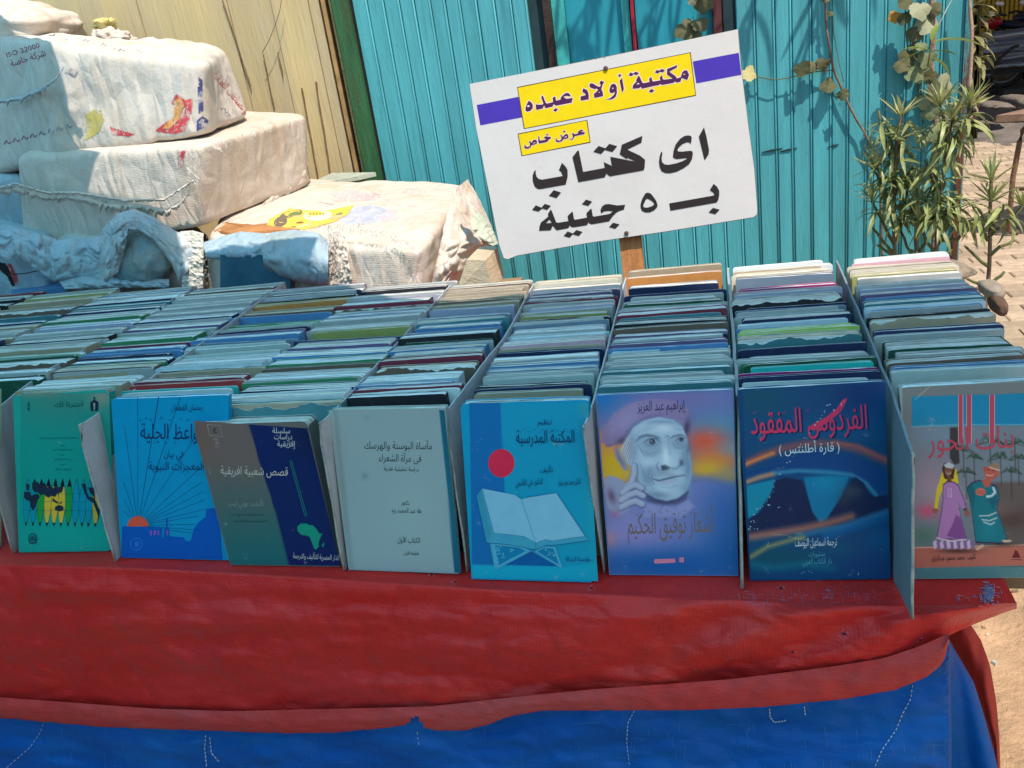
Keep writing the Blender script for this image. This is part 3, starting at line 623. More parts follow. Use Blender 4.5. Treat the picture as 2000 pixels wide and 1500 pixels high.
def rows():
    r = random.Random(42)
    for c, txt in ROWS.items():
        fl, fr, bl, br = colinfo(c)
        ents = [e.split() for e in txt.split(';')]; n = len(ents)
        def at(y, hz):       # depth where the column's centre line at height hz projects to pixel row y
            lo, hi = .6, 2.4
            for _ in range(30):
                md = (lo + hi) / 2; s = (md - fl[1]) / (bl[1] - fl[1])
                cx = ((fl[0] + fr[0]) * (1 - s) + (bl[0] + br[0]) * s) / 2
                if proj((cx, md, T + hz))[1] > y: lo = md
                else: hi = md
            return (lo + hi) / 2
        lean = R(4.5); hs = []; Y0 = []
        for i, e in enumerate(ents):
            h = HF + (HB - HF) * i / n + r.gauss(0, .0022)
            if c == 8 and i == n - 1: h += .004
            y = float(e[0]); hs.append(h); Y0.append(at(y, h))
        for i in range(1, n): Y0[i] = max(Y0[i], Y0[i - 1] + .0035)
        for i, e in enumerate(ents):
            h, Y = hs[i], Y0[i]
            if i < n - 1:
                b = at(float(ents[i + 1][0]) + float(ents[i + 1][1]), (h + hs[i + 1]) / 2)
                t = min(max(b - Y, .0032), Y0[i + 1] - Y - .0004, .05)
            else: t = .014
            t = max(t, .003)
            s = (Y - fl[1]) / (bl[1] - fl[1]); xl = fl[0] * (1 - s) + bl[0] * s; xr = fr[0] * (1 - s) + br[0] * s
            w = xr - xl; nar = r.choice((0, 0, .003, .006, .012, .018)); side = r.random()
            xl += nar * side + r.gauss(0, .0015); w = w - nar - .001
            nm = e[2].replace('_', ' '); head = HEAD.get(c)
            pl = {'w': 'white pages', 'g': 'greyed pages', 'c': 'yellowed pages', 't': 'browned pages'}[e[3]]
            size = 'slim' if t < .007 else 'thick' if t > .02 else 'paperback'
            k = i + 2
            lab = f"{'torn ' if len(e) > 4 else ''}{size if size != 'paperback' else 'medium'} {nm} book"
            if head:
                if k <= n // 2 + 1: lab += f", {ordn(k)} in the row behind the {head}"
                else: lab += f", {ordn(n - i)} from the back behind the {head}"
            elif c == -1: lab += f", {ordn(n - i)} from the back in the second row from the left edge"
            else: lab += f", {ordn(n - i)} from the back in the leftmost row"
            P = np.array([xl, Y - math.sin(lean) * h, T + .0012])
            book(P, w, h / math.cos(lean), t, CM_[nm], PAP[e[3]], lean, lab, r, .008 if len(e) > 4 else 0, 'books standing in rows on the stall')
rows()
# ================================================================== PRINT AND LETTERING
class Plane:
    def __init__(s, o, u, v):
        s.o = np.array(o, float); s.u = np.array(u, float) / np.linalg.norm(u)
        n = np.cross(s.u, v); s.n = n / np.linalg.norm(n); s.v = np.cross(s.n, s.u)
        if (CP - s.o) @ s.n < 0: s.n = -s.n
    def hit(s, x, y, off=0.): return onpl(x, y, s.o + s.n * off, s.n)
def area2(P): P = np.asarray(P); return .5 * float(np.sum(P[:, 0] * np.roll(P[:, 1], -1) - np.roll(P[:, 0], -1) * P[:, 1]))
def inside(p, L):
    x, y = p; c = False; j = len(L) - 1
    for i in range(len(L)):
        if (L[i][1] > y) != (L[j][1] > y) and x < (L[j][0] - L[i][0]) * (y - L[i][1]) / (L[j][1] - L[i][1]) + L[i][0]: c = not c
        j = i
    return c
class Print:
    """flat print on one plane: layered polygons given in photo pixels, one mesh per call of build"""
    def __init__(s, pl, step=.00003, base=.00018): s.pl = pl; s.z = base; s.step = step; s.mb = MB(); s.mats = []
    def mi(s, m):
        if m not in s.mats: s.mats.append(m)
        return s.mats.index(m)
    def poly(s, loops, m, up=True):
        if not hasattr(loops[0][0], '__len__'): loops = [loops]
        if up: s.z += s.step
        tri = tessellate_polygon([[Vector((x, y, 0)) for x, y in L] for L in loops]); P = [p for L in loops for p in L]
        s.mb.add([s.pl.hit(x, y, s.z) for x, y in P], tri, s.mi(m))
    def line(s, P, w, m, up=True, closed=False):
        P = [np.array(p, float) for p in P]
        if closed: P = P + [P[0]]
        L = []; Rr = []
        for i, p in enumerate(P):
            t = P[min(i + 1, len(P) - 1)] - P[max(i - 1, 0)]; t /= np.linalg.norm(t) + 1e-9; n = np.array([-t[1], t[0]])
            ww = (w[i] if hasattr(w, '__len__') else w) / 2; L.append(p + n * ww); Rr.append(p - n * ww)
        if up: s.z += s.step
        k = len(P); s.mb.add([s.pl.hit(*q, s.z) for q in L + Rr], [(i, i + 1, k + i + 1, k + i) for i in range(k - 1)], s.mi(m))
    def ell(s, cx, cy, rx, ry, m, n=28, a0=0, a1=2 * math.pi, rot=0):
        s.poly([(cx + rx * math.cos(a) * math.cos(rot) - ry * math.sin(a) * math.sin(rot), cy + rx * math.cos(a) * math.sin(rot) + ry * math.sin(a) * math.cos(rot)) for a in np.linspace(a0, a1, n + 1)[:-1 if a1 - a0 > 6 else None]], m)
    def build(s, name, parent):
        if not s.mb.v: return
        o = obj(name, s.mb.v, s.mb.f, s.mats, parent, mi=s.mb.m); s.mb = MB(); s.mats = []
        if name in ('lettering', 'cover_drawing', 'printed_scrawl', 'printed_outline', 'star_dots', 'dashes', 'publisher_mark', 'pin_hole', 'yellow_panel', 'printed_face'): o['kind'] = 'stuff'
        return o
FORMS = {}
for ch, st, n in (('ء', 0x80, 1), ('آ', 0x81, 2), ('أ', 0x83, 2), ('ؤ', 0x85, 2), ('إ', 0x87, 2), ('ئ', 0x89, 4), ('ا', 0x8D, 2), ('ب', 0x8F, 4), ('ة', 0x93, 2), ('ت', 0x95, 4),
                  ('ث', 0x99, 4), ('ج', 0x9D, 4), ('ح', 0xA1, 4), ('خ', 0xA5, 4), ('د', 0xA9, 2), ('ذ', 0xAB, 2), ('ر', 0xAD, 2), ('ز', 0xAF, 2), ('س', 0xB1, 4), ('ش', 0xB5, 4),
                  ('ص', 0xB9, 4), ('ض', 0xBD, 4), ('ط', 0xC1, 4), ('ظ', 0xC5, 4), ('ع', 0xC9, 4), ('غ', 0xCD, 4), ('ف', 0xD1, 4), ('ق', 0xD5, 4), ('ك', 0xD9, 4), ('ل', 0xDD, 4),
                  ('م', 0xE1, 4), ('ن', 0xE5, 4), ('ه', 0xE9, 4), ('و', 0xED, 2), ('ى', 0xEF, 2), ('ي', 0xF1, 4)): FORMS[ch] = (0xFE00 + st, n)
def shape(s):
    s = s.replace('لا', '\x01').replace('لأ', '\x02'); out = []
    F2 = dict(FORMS); F2['\x01'] = (0xFEFB, 2); F2['\x02'] = (0xFEF7, 2)
    for i, c in enumerate(s):
        if c not in F2: out.append(c); continue
        b, n = F2[c]
        pv = i > 0 and s[i - 1] in F2 and F2[s[i - 1]][1] == 4; nx = n == 4 and i + 1 < len(s) and s[i + 1] in F2 and F2[s[i + 1]][1] >= 2
        k = (3 if nx else 1) if pv else (2 if nx else 0)
        if k > n - 1: k = 1 if pv else 0
        out.append(chr(b + k))
    return ''.join(out[::-1])
def glyphs(s, bold=0., arabic=True):
    """outline polygons (outer, holes...) of a line of text, in em units"""
    c = D.curves.new('t', 'FONT'); c.body = shape(s) if arabic else s; c.fill_mode = 'NONE'; c.resolution_u = 3; c.offset = bold
    o = D.objects.new('t', c); COL.objects.link(o); dg = bpy.context.evaluated_depsgraph_get(); me = o.evaluated_get(dg).to_mesh()
    n = len(me.vertices); co = [(v.co.x, v.co.y) for v in me.vertices]; nb = [[] for _ in range(n)]
    for e in me.edges: a, b = e.vertices; nb[a].append(b); nb[b].append(a)
    seen = [False] * n; loops = []
    for i in range(n):
        if seen[i] or len(nb[i]) != 2: continue
        L = [i]; seen[i] = True; j = nb[i][0]
        # keep the stored direction
        if nb[i][0] != i + 1 and nb[i][1] == i + 1: j = nb[i][1]
        while not seen[j]:
            seen[j] = True; L.append(j); j = nb[j][0] if not seen[nb[j][0]] else nb[j][1]
        if len(L) > 2: loops.append([co[q] for q in L])
    o.evaluated_get(dg).to_mesh_clear(); D.objects.remove(o); D.curves.remove(c)
    if not loops: return []
    from mathutils.geometry import delaunay_2d_cdt
    pts = [Vector(p) for L in loops for p in L]; ed = []; k = 0
    for L in loops: ed += [(k + i, k + (i + 1) % len(L)) for i in range(len(L))]; k += len(L)
    V, _, Fc = delaunay_2d_cdt(pts, ed, [], 0, 1e-5)[:3]
    V = np.array([tuple(v) for v in V]); Fc = np.array([tuple(f) for f in Fc]); cen = V[Fc].mean(1); wn = np.zeros(len(Fc), int)
    for L in loops:                                       # winding number of each triangle's centre
        A = np.array(L); B = np.roll(A, -1, 0)
        for a, b in zip(A, B):
            if a[1] == b[1]: continue
            cr_ = (b[0] - a[0]) * (cen[:, 1] - a[1]) - (cen[:, 0] - a[0]) * (b[1] - a[1])
            if a[1] <= b[1]: wn += ((a[1] <= cen[:, 1]) & (b[1] > cen[:, 1]) & (cr_ > 0))
            else: wn -= ((a[1] > cen[:, 1]) & (b[1] <= cen[:, 1]) & (cr_ < 0))
    return V, Fc[wn != 0]
def text(pr, s, x0, y0, x1, y1, h, m, bold=0., arabic=True):
    """set a line between (x0,y0) and (x1,y1) on its base line, h pixels to the em"""
    G = glyphs(s, bold, arabic)
    if not len(G): return
    V, Fc = G; a, b = V[Fc.ravel(), 0].min(), V[Fc.ravel(), 0].max(); d = np.array([x1 - x0, y1 - y0], float); L = np.linalg.norm(d); d /= L; n = np.array([-d[1], d[0]])
    pr.z += pr.step; Q = [np.array([x0, y0]) + d * ((p[0] - a) / (b - a) * L) - n * p[1] * h for p in V]
    pr.mb.add([pr.pl.hit(*q, pr.z) for q in Q], Fc.tolist(), pr.mi(m))
def scrib(pr, x0, x1, y, h, m, seed=1, w=1.1, tilt=0.):
    """worn, unreadable small print: a joined wavering line with dots"""
    r = random.Random(seed); x = x0
    while x < x1:
        L = min(r.uniform(3, 8) * h / 3, x1 - x); n = max(4, int(L)); P = []
        for i in range(n): q = i / (n - 1); P.append((x + L * q, y + tilt * (x - x0) + h * .35 * math.sin(q * 9 + seed) * r.uniform(.3, 1) - (h * .7 if r.random() < .12 else 0)))
        pr.line(P, w, m, up=False)
        if r.random() < .6: xx = x + L * r.random(); yy = y + r.choice((-1, 1)) * h * .8; pr.line([(xx, yy), (xx + w * 1.2, yy)], w, m, up=False)
        x += L + h * .35; pr.z += .000004
ILL = np.array([.50, .76, .88])             # how bright a white sheet reads on the shaded fronts; turns seen print colours into ink colours
def ink(c, k=ILL): return tuple(np.clip(lin(c) / k, .004, .85))
_ink = {}
def im(c, rough=.5):
    """ink material for a colour seen in the photograph"""
    key = (tuple(c), rough)
    if key not in _ink: _ink[key] = pmat('ink_%02x%02x%02x' % tuple(c), ink(c), rough, .05, 40, spec=.12, bump=.08, bs=120, bd=.001)
    return _ink[key]
def solid(name, col, rough=.5, **k):
    if name not in _ink: _ink[name] = pmat(name, col, rough, **{**dict(var=.05, vs_=40, spec=.15), **k})
    return _ink[name]
# ------------------------------------------------------------------ the sign
def sign():
    root = empty('sign', tuple(onz(1235, 560, T)), 'tilted white bookshop price sign with black and yellow Arabic lettering nailed to a post', 'sign')
    pl = Plane(ony(1200, 300, 1.80), (1, 0, 0), (0, .10, 1)); 
    out = [(917, 164), (1180, 112), (1441, 57), (1447, 130), (1462, 250), (1473, 330), (1479, 410), (1478, 419), (1472, 424), (1300, 452), (1150, 474), (1010, 499), (992, 506), (984, 504), (975, 478), (950, 350), (930, 250)]
    def board(P, off, th, name, m):
        n = len(P); F0 = [pl.hit(x, y, off) for x, y in P]; B0 = [p - pl.n * th for p in F0]
        tri = [tuple(t) for t in tessellate_polygon([[Vector((x, y, 0)) for x, y in P]])]
        Fc = tri + [tuple(n + i for i in t[::-1]) for t in tri] + [(i, (i + 1) % n, n + (i + 1) % n, n + i) for i in range(n)]
        return obj(name, F0 + B0, Fc, m, root)
    white = pmat('sign_sheet', (.62, .58, .555), .45, .03, 3, spec=.3, bump=.15, bs=6, bd=.01, dirt=(.56, .51, .48), ds=4, dlim=(.5, .8), layers=(((.40, .36, .33), 9, .68, .80, None), ((.30, .26, .23), 60, .74, .77, None)))
    crease(white, 1.5, .16, .012, (.2, .9, .1), (1, 1, .35)); board(out, 0, .0012, 'printed_sheet', white)
    board([(x + 1, y - 1.5) if y < 300 and x > 930 and x < 1430 else (x + (1 if x > 1400 else -.5), y + 1) for x, y in out], -.0016, .006, 'backing_board', pmat('hardboard', (.20, .16, .13), .8, .3, 20, bump=.5))
    pr = Print(pl, .00003, .00018)
    blk = solid('sign_black', (.030, .022, .022), .45); yel = solid('sign_yellow', (.78, .56, .005), .45); vio = solid('sign_violet', (.065, .035, .36), .45)
    pur = solid('sign_purple', (.075, .018, .075), .45); halo = solid('sign_halo', (.80, .62, .66), .5); ln = solid('sign_line', (.09, .035, .02), .5)
    # violet band behind the yellow panel
    pr.poly([(931, 205), (1013, 189), (1021, 229), (938, 245)], vio); pr.poly([(1353, 120), (1443, 103), (1448, 146), (1360, 163)], vio)
    o = pr.build('violet_band', root); o['kind'] = 'stuff'
    for q in ([(1010, 170), (1349, 102), (1359.5, 187), (1023, 252)], [(1011, 261), (1147, 234), (1153.5, 278.5), (1018.5, 305)]):
        c = np.mean(q, 0); pr.poly(q, ln); pr.poly([tuple(np.array(p) - (np.array(p) - c) / np.abs(np.array(p) - c) * 1.6) for p in q], yel)
    pr.build('yellow_panel', root)
    A = lambda P: [(1000 + x / 10, 100 + y / 10) for x, y in P]; B = lambda P: [(1180 + x / 10, 80 + y / 10) for x, y in P]
    C = lambda P: [(1000 + x / 10, 225 + y / 10) for x, y in P]; E = lambda P: [(1190 + x * .11, 240 + y * .11) for x, y in P]
    G = lambda P: [(1030 + x / 10, 330 + y / 10) for x, y in P]; H = lambda P: [(1220 + x / 10, 330 + y / 10) for x, y in P]
    top = [  # shop name, traced letter group by letter group
     [A([(325, 965), (380, 1000), (408, 1050), (405, 1110), (360, 1165), (300, 1182), (262, 1160), (262, 1110), (290, 1030)]), A([(320, 1050), (355, 1070), (330, 1090), (295, 1085), (300, 1060)])],
     [A([(585, 860), (610, 880), (655, 1000), (680, 1022), (795, 995), (800, 960), (790, 915), (835, 880), (850, 900), (860, 965), (945, 945), (955, 900), (1000, 850), (1060, 812), (1110, 820), (1150, 870),
         (1130, 885), (1060, 872), (1005, 890), (1060, 930), (1190, 910), (1165, 1005), (860, 1065), (815, 1035), (790, 1085), (655, 1115), (625, 1060), (600, 1120), (475, 1148), (462, 1060), (470, 1010), (480, 1045), (600, 1040), (612, 1020), (570, 905)])],
     [A([(845, 1112), (900, 1130), (860, 1182), (800, 1162)])],
     [A([(1390, 722), (1470, 760), (1498, 840), (1500, 940), (1345, 968), (1335, 890), (1345, 880), (1440, 858), (1425, 825), (1372, 795)])],
     [A([(1740, 570), (1805, 605), (1775, 640), (1745, 745), (1775, 800), (1782, 880), (1605, 915), (1600, 830), (1640, 800), (1685, 755), (1640, 725), (1620, 745), (1520, 705), (1510, 660), (1530, 625), (1580, 630), (1680, 690), (1725, 690), (1730, 650), (1705, 625)]), A([(1720, 790), (1708, 812), (1680, 810)])],
     [B([(175, 830), (225, 850), (248, 900), (250, 1020), (220, 1100), (150, 1145), (30, 1145), (120, 1115), (190, 1050), (215, 1000), (140, 1022), (105, 1000), (102, 940), (130, 860)]), B([(165, 905), (190, 930), (150, 935)])],
     [B([(350, 720), (385, 920), (380, 960), (350, 1010), (300, 775)])], [B([(315, 640), (330, 655), (300, 668), (345, 672), (335, 685), (290, 710), (285, 690), (270, 680), (285, 655)])],
     [B([(515, 612), (560, 635), (615, 600), (680, 620), (640, 672), (580, 650), (530, 692), (475, 668)])],
     [B([(670, 675), (690, 690), (745, 810), (770, 825), (885, 800), (880, 760), (875, 740), (925, 700), (940, 780), (960, 790), (1095, 770), (1085, 710), (1135, 662), (1145, 740), (1165, 755), (1335, 735), (1225, 655), (1230, 545), (1430, 470), (1420, 520), (1275, 600), (1400, 690), (1420, 730), (1495, 705), (1520, 620), (1560, 575), (1620, 570), (1660, 660), (1625, 765), (1515, 725), (1490, 800), (1410, 815), (1385, 790), (1355, 820), (1130, 862), (1090, 840), (1075, 862), (920, 892), (870, 905), (735, 935), (715, 895), (685, 925), (555, 935), (560, 870), (600, 820), (635, 790), (620, 770)]), B([(670, 815), (695, 840), (625, 850)]), B([(1560, 635), (1590, 655), (1540, 660)])],
     [B([(915, 935), (980, 960), (935, 1015), (870, 990)])], [B([(1028, 565), (1070, 580), (1125, 545), (1190, 570), (1145, 620), (1095, 602), (1045, 640), (985, 610)])]]
    sub = [
     [C([(515, 400), (530, 410), (545, 495), (640, 480), (665, 470), (620, 440), (650, 410), (765, 425), (755, 455), (720, 480), (680, 525), (525, 555), (510, 500)])], [C([(690, 360), (713, 378), (690, 402), (660, 385)])],
     [C([(470, 478), (490, 510), (485, 560), (380, 590), (370, 620), (330, 650), (270, 658), (238, 630), (245, 580), (260, 565), (262, 600), (300, 620), (350, 600), (345, 545), (330, 520), (350, 495), (375, 540), (420, 480)]), C([(450, 525), (460, 540), (400, 560)])],
     [C([(1350, 280), (1385, 290), (1400, 315), (1360, 315), (1345, 325), (1425, 330), (1415, 370), (1230, 410), (1210, 440), (1185, 475), (1150, 478), (1115, 465), (1175, 455), (1190, 430), (1170, 350), (1190, 340), (1215, 370), (1280, 360), (1295, 310)])],
     [C([(1020, 293), (1050, 315), (1020, 340), (993, 320)])], [C([(1080, 362), (1103, 400), (1100, 450), (1000, 475), (975, 510), (900, 532), (855, 510), (850, 460), (870, 440), (875, 480), (920, 500), (965, 470), (960, 410), (940, 400), (960, 375), (990, 420), (1040, 370)]), C([(1060, 405), (1070, 425), (1010, 440)])]]
    big = [
     [C([(1285, 685), (1305, 695), (1390, 1108), (1812, 1028), (1792, 915), (1905, 790), (1920, 810), (1945, 970), (1965, 995), (2010, 990)]) + E([(50, 770), (478, 690), (325, 622), (305, 640), (185, 558), (222, 388), (588, 230), (572, 350), (318, 475), (545, 580), (636, 655), (626, 800), (610, 842), (10, 950)]) + C([(1930, 1195), (1890, 1180), (1845, 1140), (1810, 1215), (1295, 1310), (1180, 820)])],
     [C([(975, 930), (1045, 1000), (1085, 1070), (1088, 1200), (1050, 1355), (560, 1442), (500, 1440), (440, 1390), (405, 1290), (402, 1180), (430, 1100), (465, 1065), (462, 1130), (480, 1200), (520, 1245), (590, 1258), (990, 1188), (960, 1110), (915, 1072)])],
     [G([(515, 412), (658, 460), (568, 570), (420, 525)])],
     [C([(1690, 600), (1825, 645), (1900, 558), (2040, 600)]) + E([(140, 412), (55, 518), (0, 500)]) + C([(1960, 718), (1812, 678), (1740, 760), (1588, 715)])],
     [E([(1682, 75), (1725, 240), (1772, 485), (1765, 555), (1698, 662), (1685, 640), (1590, 245)])],
     [E([(1405, 220), (1445, 230), (1465, 258), (1460, 320), (1442, 378), (1420, 345), (1370, 345), (1300, 375), (1230, 440), (1208, 482), (1225, 508), (1300, 510), (1420, 495), (1470, 500), (1485, 540), (1470, 640), (1420, 730), (1320, 805), (1200, 865), (1080, 895), (1000, 892), (930, 860), (895, 790), (882, 690), (895, 590), (925, 508), (945, 530), (930, 620), (935, 690), (975, 735), (1050, 745), (1180, 720), (1300, 680), (1385, 635), (1360, 625), (1200, 642), (1150, 630), (1130, 600), (1140, 500), (1180, 380), (1260, 280), (1340, 230)])],
     [G([(455, 790), (475, 815), (560, 1035), (585, 1052), (800, 1018), (785, 920), (875, 832), (890, 850), (910, 975), (925, 992), (1165, 950), (1152, 865), (1242, 772), (1255, 790), (1275, 910), (1295, 932), (1600, 878), (1640, 855), (1665, 825), (1580, 818), (1500, 828), (1440, 865), (1428, 800), (1460, 730), (1520, 690), (1600, 685), (1750, 712), (1910, 700), (1885, 795), (1810, 815), (1740, 850), (1670, 920), (1595, 1022), (1260, 1080), (1215, 1068), (1195, 1040), (1165, 1095), (900, 1140), (855, 1130), (828, 1100), (800, 1155), (570, 1198), (495, 1108), (455, 1198), (228, 1208), (238, 1120), (265, 1045), (410, 930), (400, 880)]), G([(435, 985), (475, 1055), (360, 1060)])],
     [G([(165, 708), (275, 755), (340, 680), (460, 720), (385, 800), (290, 772), (215, 832), (92, 800)])], [G([(1145, 597), (1265, 637), (1188, 722), (1065, 690)])], [G([(1675, 1048), (1800, 1082), (1718, 1168), (1595, 1135)])],
     [G([(785, 1220), (890, 1258), (958, 1190), (1078, 1230), (1000, 1310), (888, 1275), (825, 1342), (708, 1308)])],
     [H([(1738, 290), (1800, 340), (1845, 420), (1848, 510), (1830, 600), (1797, 655), (892, 815), (872, 672), (1720, 522), (1758, 505), (1730, 460), (1663, 415)])], [H([(1725, 758), (1855, 795), (1770, 885), (1640, 850)])],
     [H([(460, 463), (510, 480), (560, 540), (615, 620), (642, 700), (635, 745), (580, 805), (490, 848), (400, 848), (335, 815), (310, 750), (312, 680), (340, 590), (395, 490), (430, 465)]), H([(440, 578), (510, 610), (560, 650), (578, 690), (540, 725), (450, 755), (390, 752), (362, 730), (375, 680), (410, 600)])]]
    def grow(L, d, s=1):
        P = np.array(L, float); sg = 1 if area2(P) > 0 else -1; out_ = []
        for i in range(len(P)):
            a, b, c = P[i - 1], P[i], P[(i + 1) % len(P)]; t1 = b - a; t2 = c - b
            n1 = np.array([t1[1], -t1[0]]) / (np.linalg.norm(t1) + 1e-9) * sg; n2 = np.array([t2[1], -t2[0]]) / (np.linalg.norm(t2) + 1e-9) * sg
            n = n1 + n2; n /= max(np.linalg.norm(n), .5); out_.append(tuple(b + n * d))
        return out_
    for gset, mt, nm, ha in ((top, pur, 'shop_name_letter', 1.6), (sub, pur, 'offer_letter', 1.0), (big, blk, 'price_letter', 0)):
        for g in gset:
            if ha: pr.poly(grow(g[0], ha), halo, up=False); pr.z += .000012; 
        if ha: pr.z += .00003; pr.build('letter_outline', root)
        for g in gset:
            pr.z += .000004; pr.poly(g, mt, up=False); pr.build(nm, root)
        pr.z += .00003
    for (x, y, rr) in ((1183, 133.5, 4.4), (1223.5, 455.5, 4.3)):        # nail heads
        c = pl.hit(x, y, .001); q = pl.hit(x + rr, y, .001); rad = float(np.linalg.norm(q - c)); b = MB()
        b.tube([tuple(c), tuple(c + pl.n * .0022), tuple(c + pl.n * .003)], [rad, rad, rad * .6], 14); b.build('nail_head', pmat('rusty_nail', (.10, .055, .05), .6, .4, 200), root, True)
    for (x, y) in ((1144, 116), (1164, 114), (1180, 112)): pr.ell(x, y, 1.2, .8, blk, 6)
    pr.build('pin_hole', root)
    yb = pl.hit(1230, 470)[1] + .022       # the post behind the sheet, down to the table
    a0, a1 = ony(1206, 440, yb), ony(1250, 436, yb); b0, b1 = ony(1219, 560, yb - .02), ony(1261, 560, yb - .02)
    d = (b0 - a0) * 1.6; dt = (a0 - b0) * 2.2; wood = pmat('orange_wood', (.50, .21, .075), .75, .3, 6, stretch=(14, 14, .8), bump=.6, bs=30, layers=(((.16, .05, .02), 30, .66, .72, (8, 8, .4)),))
    bk = np.array([0, .018, 0]); b = MB()
    lo = [b0 + d, b1 + d, b1 + d + bk, b0 + d + bk]; hi = [a0 + dt, a1 + dt, a1 + dt + bk, a0 + dt + bk]; b.hexa(lo + hi); b.build('post', wood, root)
sign()
# ================================================================== FRONT BOOKS AND PARTITIONS
def fbook(quad, th, cmat, pm, label, yb=None, torn=0, wear=1., lean=4.5, seed=1, pz=T + .0012):
    """book standing at the front of a row: quad = photo pixels tl, tr, br, bl of its cover"""
    tl, tr, br, bl = quad
    P = onz(*bl, pz); Q = onz(*br, pz)
    wv = Q - P; w = np.linalg.norm(wv); wv /= w
    n = np.cross(wv, np.array([0, math.sin(R(lean)), math.cos(R(lean))])); n /= np.linalg.norm(n)
    a, b = onpl(*tl, P, n), onpl(*tr, P, n)
    hv = ((a - P) + (b - Q)) / 2; h = np.linalg.norm(hv); hv /= h; w = (w + np.linalg.norm(b - a)) / 2
    tv = n if n[1] > 0 else -n
    o = book(P, w, h, th, cmat, pm, 0, label, random.Random(seed), torn, 'books standing in rows on the stall', wear, True, tv=tv, hv=hv, wv=wv)
    pl = Plane(P, wv, hv); return o, pl, (P, wv, hv, w, h)
def paint_grid(o, pl, quad, fn, step=2., name='cover_print', off=.00025, rough=.45, k=ILL, amb=True):
    tl, tr, br, bl = [np.array(q, float) for q in quad]
    nx = int(max(np.linalg.norm(tr - tl), np.linalg.norm(br - bl)) / step) + 1; ny = int(np.linalg.norm(bl - tl) / step) + 1
    u, v = np.meshgrid(np.linspace(0, 1, nx), np.linspace(0, 1, ny)); u = u[..., None]; v = v[..., None]
    XY = (tl * (1 - u) + tr * u) * (1 - v) + (bl * (1 - u) + br * u) * v; X, Y = XY[..., 0].ravel(), XY[..., 1].ravel()
    rgb = np.clip(lin(fn(X, Y)) / k, .004, .85)
    d = np.stack([X - CX, CY - Y, -F * np.ones_like(X)], 1) / F @ CM.T; o0 = pl.o + pl.n * off
    V = CP + d * (((o0 - CP) @ pl.n) / (d @ pl.n))[:, None]
    Fc = [(j * nx + i, j * nx + i + 1, (j + 1) * nx + i + 1, (j + 1) * nx + i) for j in range(ny - 1) for i in range(nx - 1)]
    m = D.materials.new(name); m.use_nodes = True; t = m.node_tree; p = t.nodes['Principled BSDF']; p.inputs['Roughness'].default_value = rough; p.inputs['Specular IOR Level'].default_value = .2
    at = t.nodes.new('ShaderNodeAttribute'); at.attribute_name = 'print'
    w = mixc(t, ramp(t, noi(t, 45, 7, .75), .62, .9), at.outputs['Color'], (.55, .55, .52)); t.links.new(w, p.inputs['Base Color'])
    b = t.nodes.new('ShaderNodeBump'); b.inputs['Strength'].default_value = .12; b.inputs['Distance'].default_value = .003; t.links.new(noi(t, 30, 4), b.inputs['Height']); t.links.new(b.outputs[0], p.inputs['Normal'])
    return obj(name, V, Fc, m, o, True, cols=rgb)
class Canvas:
    """tiny painter working on arrays of pixel positions"""
    def __init__(s, X, Y, base): s.X, s.Y = X, Y; s.C = np.tile(np.array(base, float), (len(X), 1))
    def mix(s, a, c): a = np.clip(a, 0, 1)[:, None]; s.C = s.C * (1 - a) + np.array(c, float) * a
    def blob(s, x, y, rx, ry, c, al=1., rot=0., p=2.):
        dx, dy = s.X - x, s.Y - y; ca, sa = math.cos(rot), math.sin(rot); q = ((dx * ca + dy * sa) / rx) ** 2 + ((-dx * sa + dy * ca) / ry) ** 2
        s.mix(al * np.exp(-q ** (p / 2)), c)
    def ell(s, x, y, rx, ry, c, al=1., soft=1.5, rot=0.):
        dx, dy = s.X - x, s.Y - y; ca, sa = math.cos(rot), math.sin(rot); q = np.sqrt(((dx * ca + dy * sa) / rx) ** 2 + ((-dx * sa + dy * ca) / ry) ** 2)
        s.mix(al * np.clip((1 - q) * min(rx, ry) / soft + .5, 0, 1), c)
    def dist(s, P):
        d = np.full(len(s.X), 1e9); P = np.array(P, float); tt = np.zeros(len(s.X)); n = len(P) - 1
        for i in range(n):
            a, b = P[i], P[i + 1]; ab = b - a; L = ab @ ab + 1e-9
            t = np.clip(((s.X - a[0]) * ab[0] + (s.Y - a[1]) * ab[1]) / L, 0, 1); q = np.hypot(s.X - a[0] - t * ab[0], s.Y - a[1] - t * ab[1])
            m = q < d; d[m] = q[m]; tt[m] = (i + t[m]) / n
        return d, tt
    def stroke(s, P, w, c, al=1., soft=1.2, taper=False):
        d, t = s.dist(P); ww = w / 2 * (np.sin(np.clip(t, .02, .98) * np.pi) ** .5 if taper else 1); s.mix(al * np.clip((ww - d) / soft + .5, 0, 1), c)
    def poly(s, P, c, al=1., soft=1.2):
        c_ = np.zeros(len(s.X), bool); n = len(P); j = n - 1
        for i in range(n):
            xi, yi = P[i]; xj, yj = P[j]
            if yi != yj: c_ ^= ((yi > s.Y) != (yj > s.Y)) & (s.X < (xj - xi) * (s.Y - yi) / (yj - yi) + xi)
            j = i
        d, _ = s.dist(list(P) + [P[0]]); s.mix(al * np.clip(np.where(c_, d, -d) / soft + .5, 0, 1), c)
def cv(ox, oy, sc): return lambda P: [(ox + x / sc, oy + y / sc) for x, y in P]

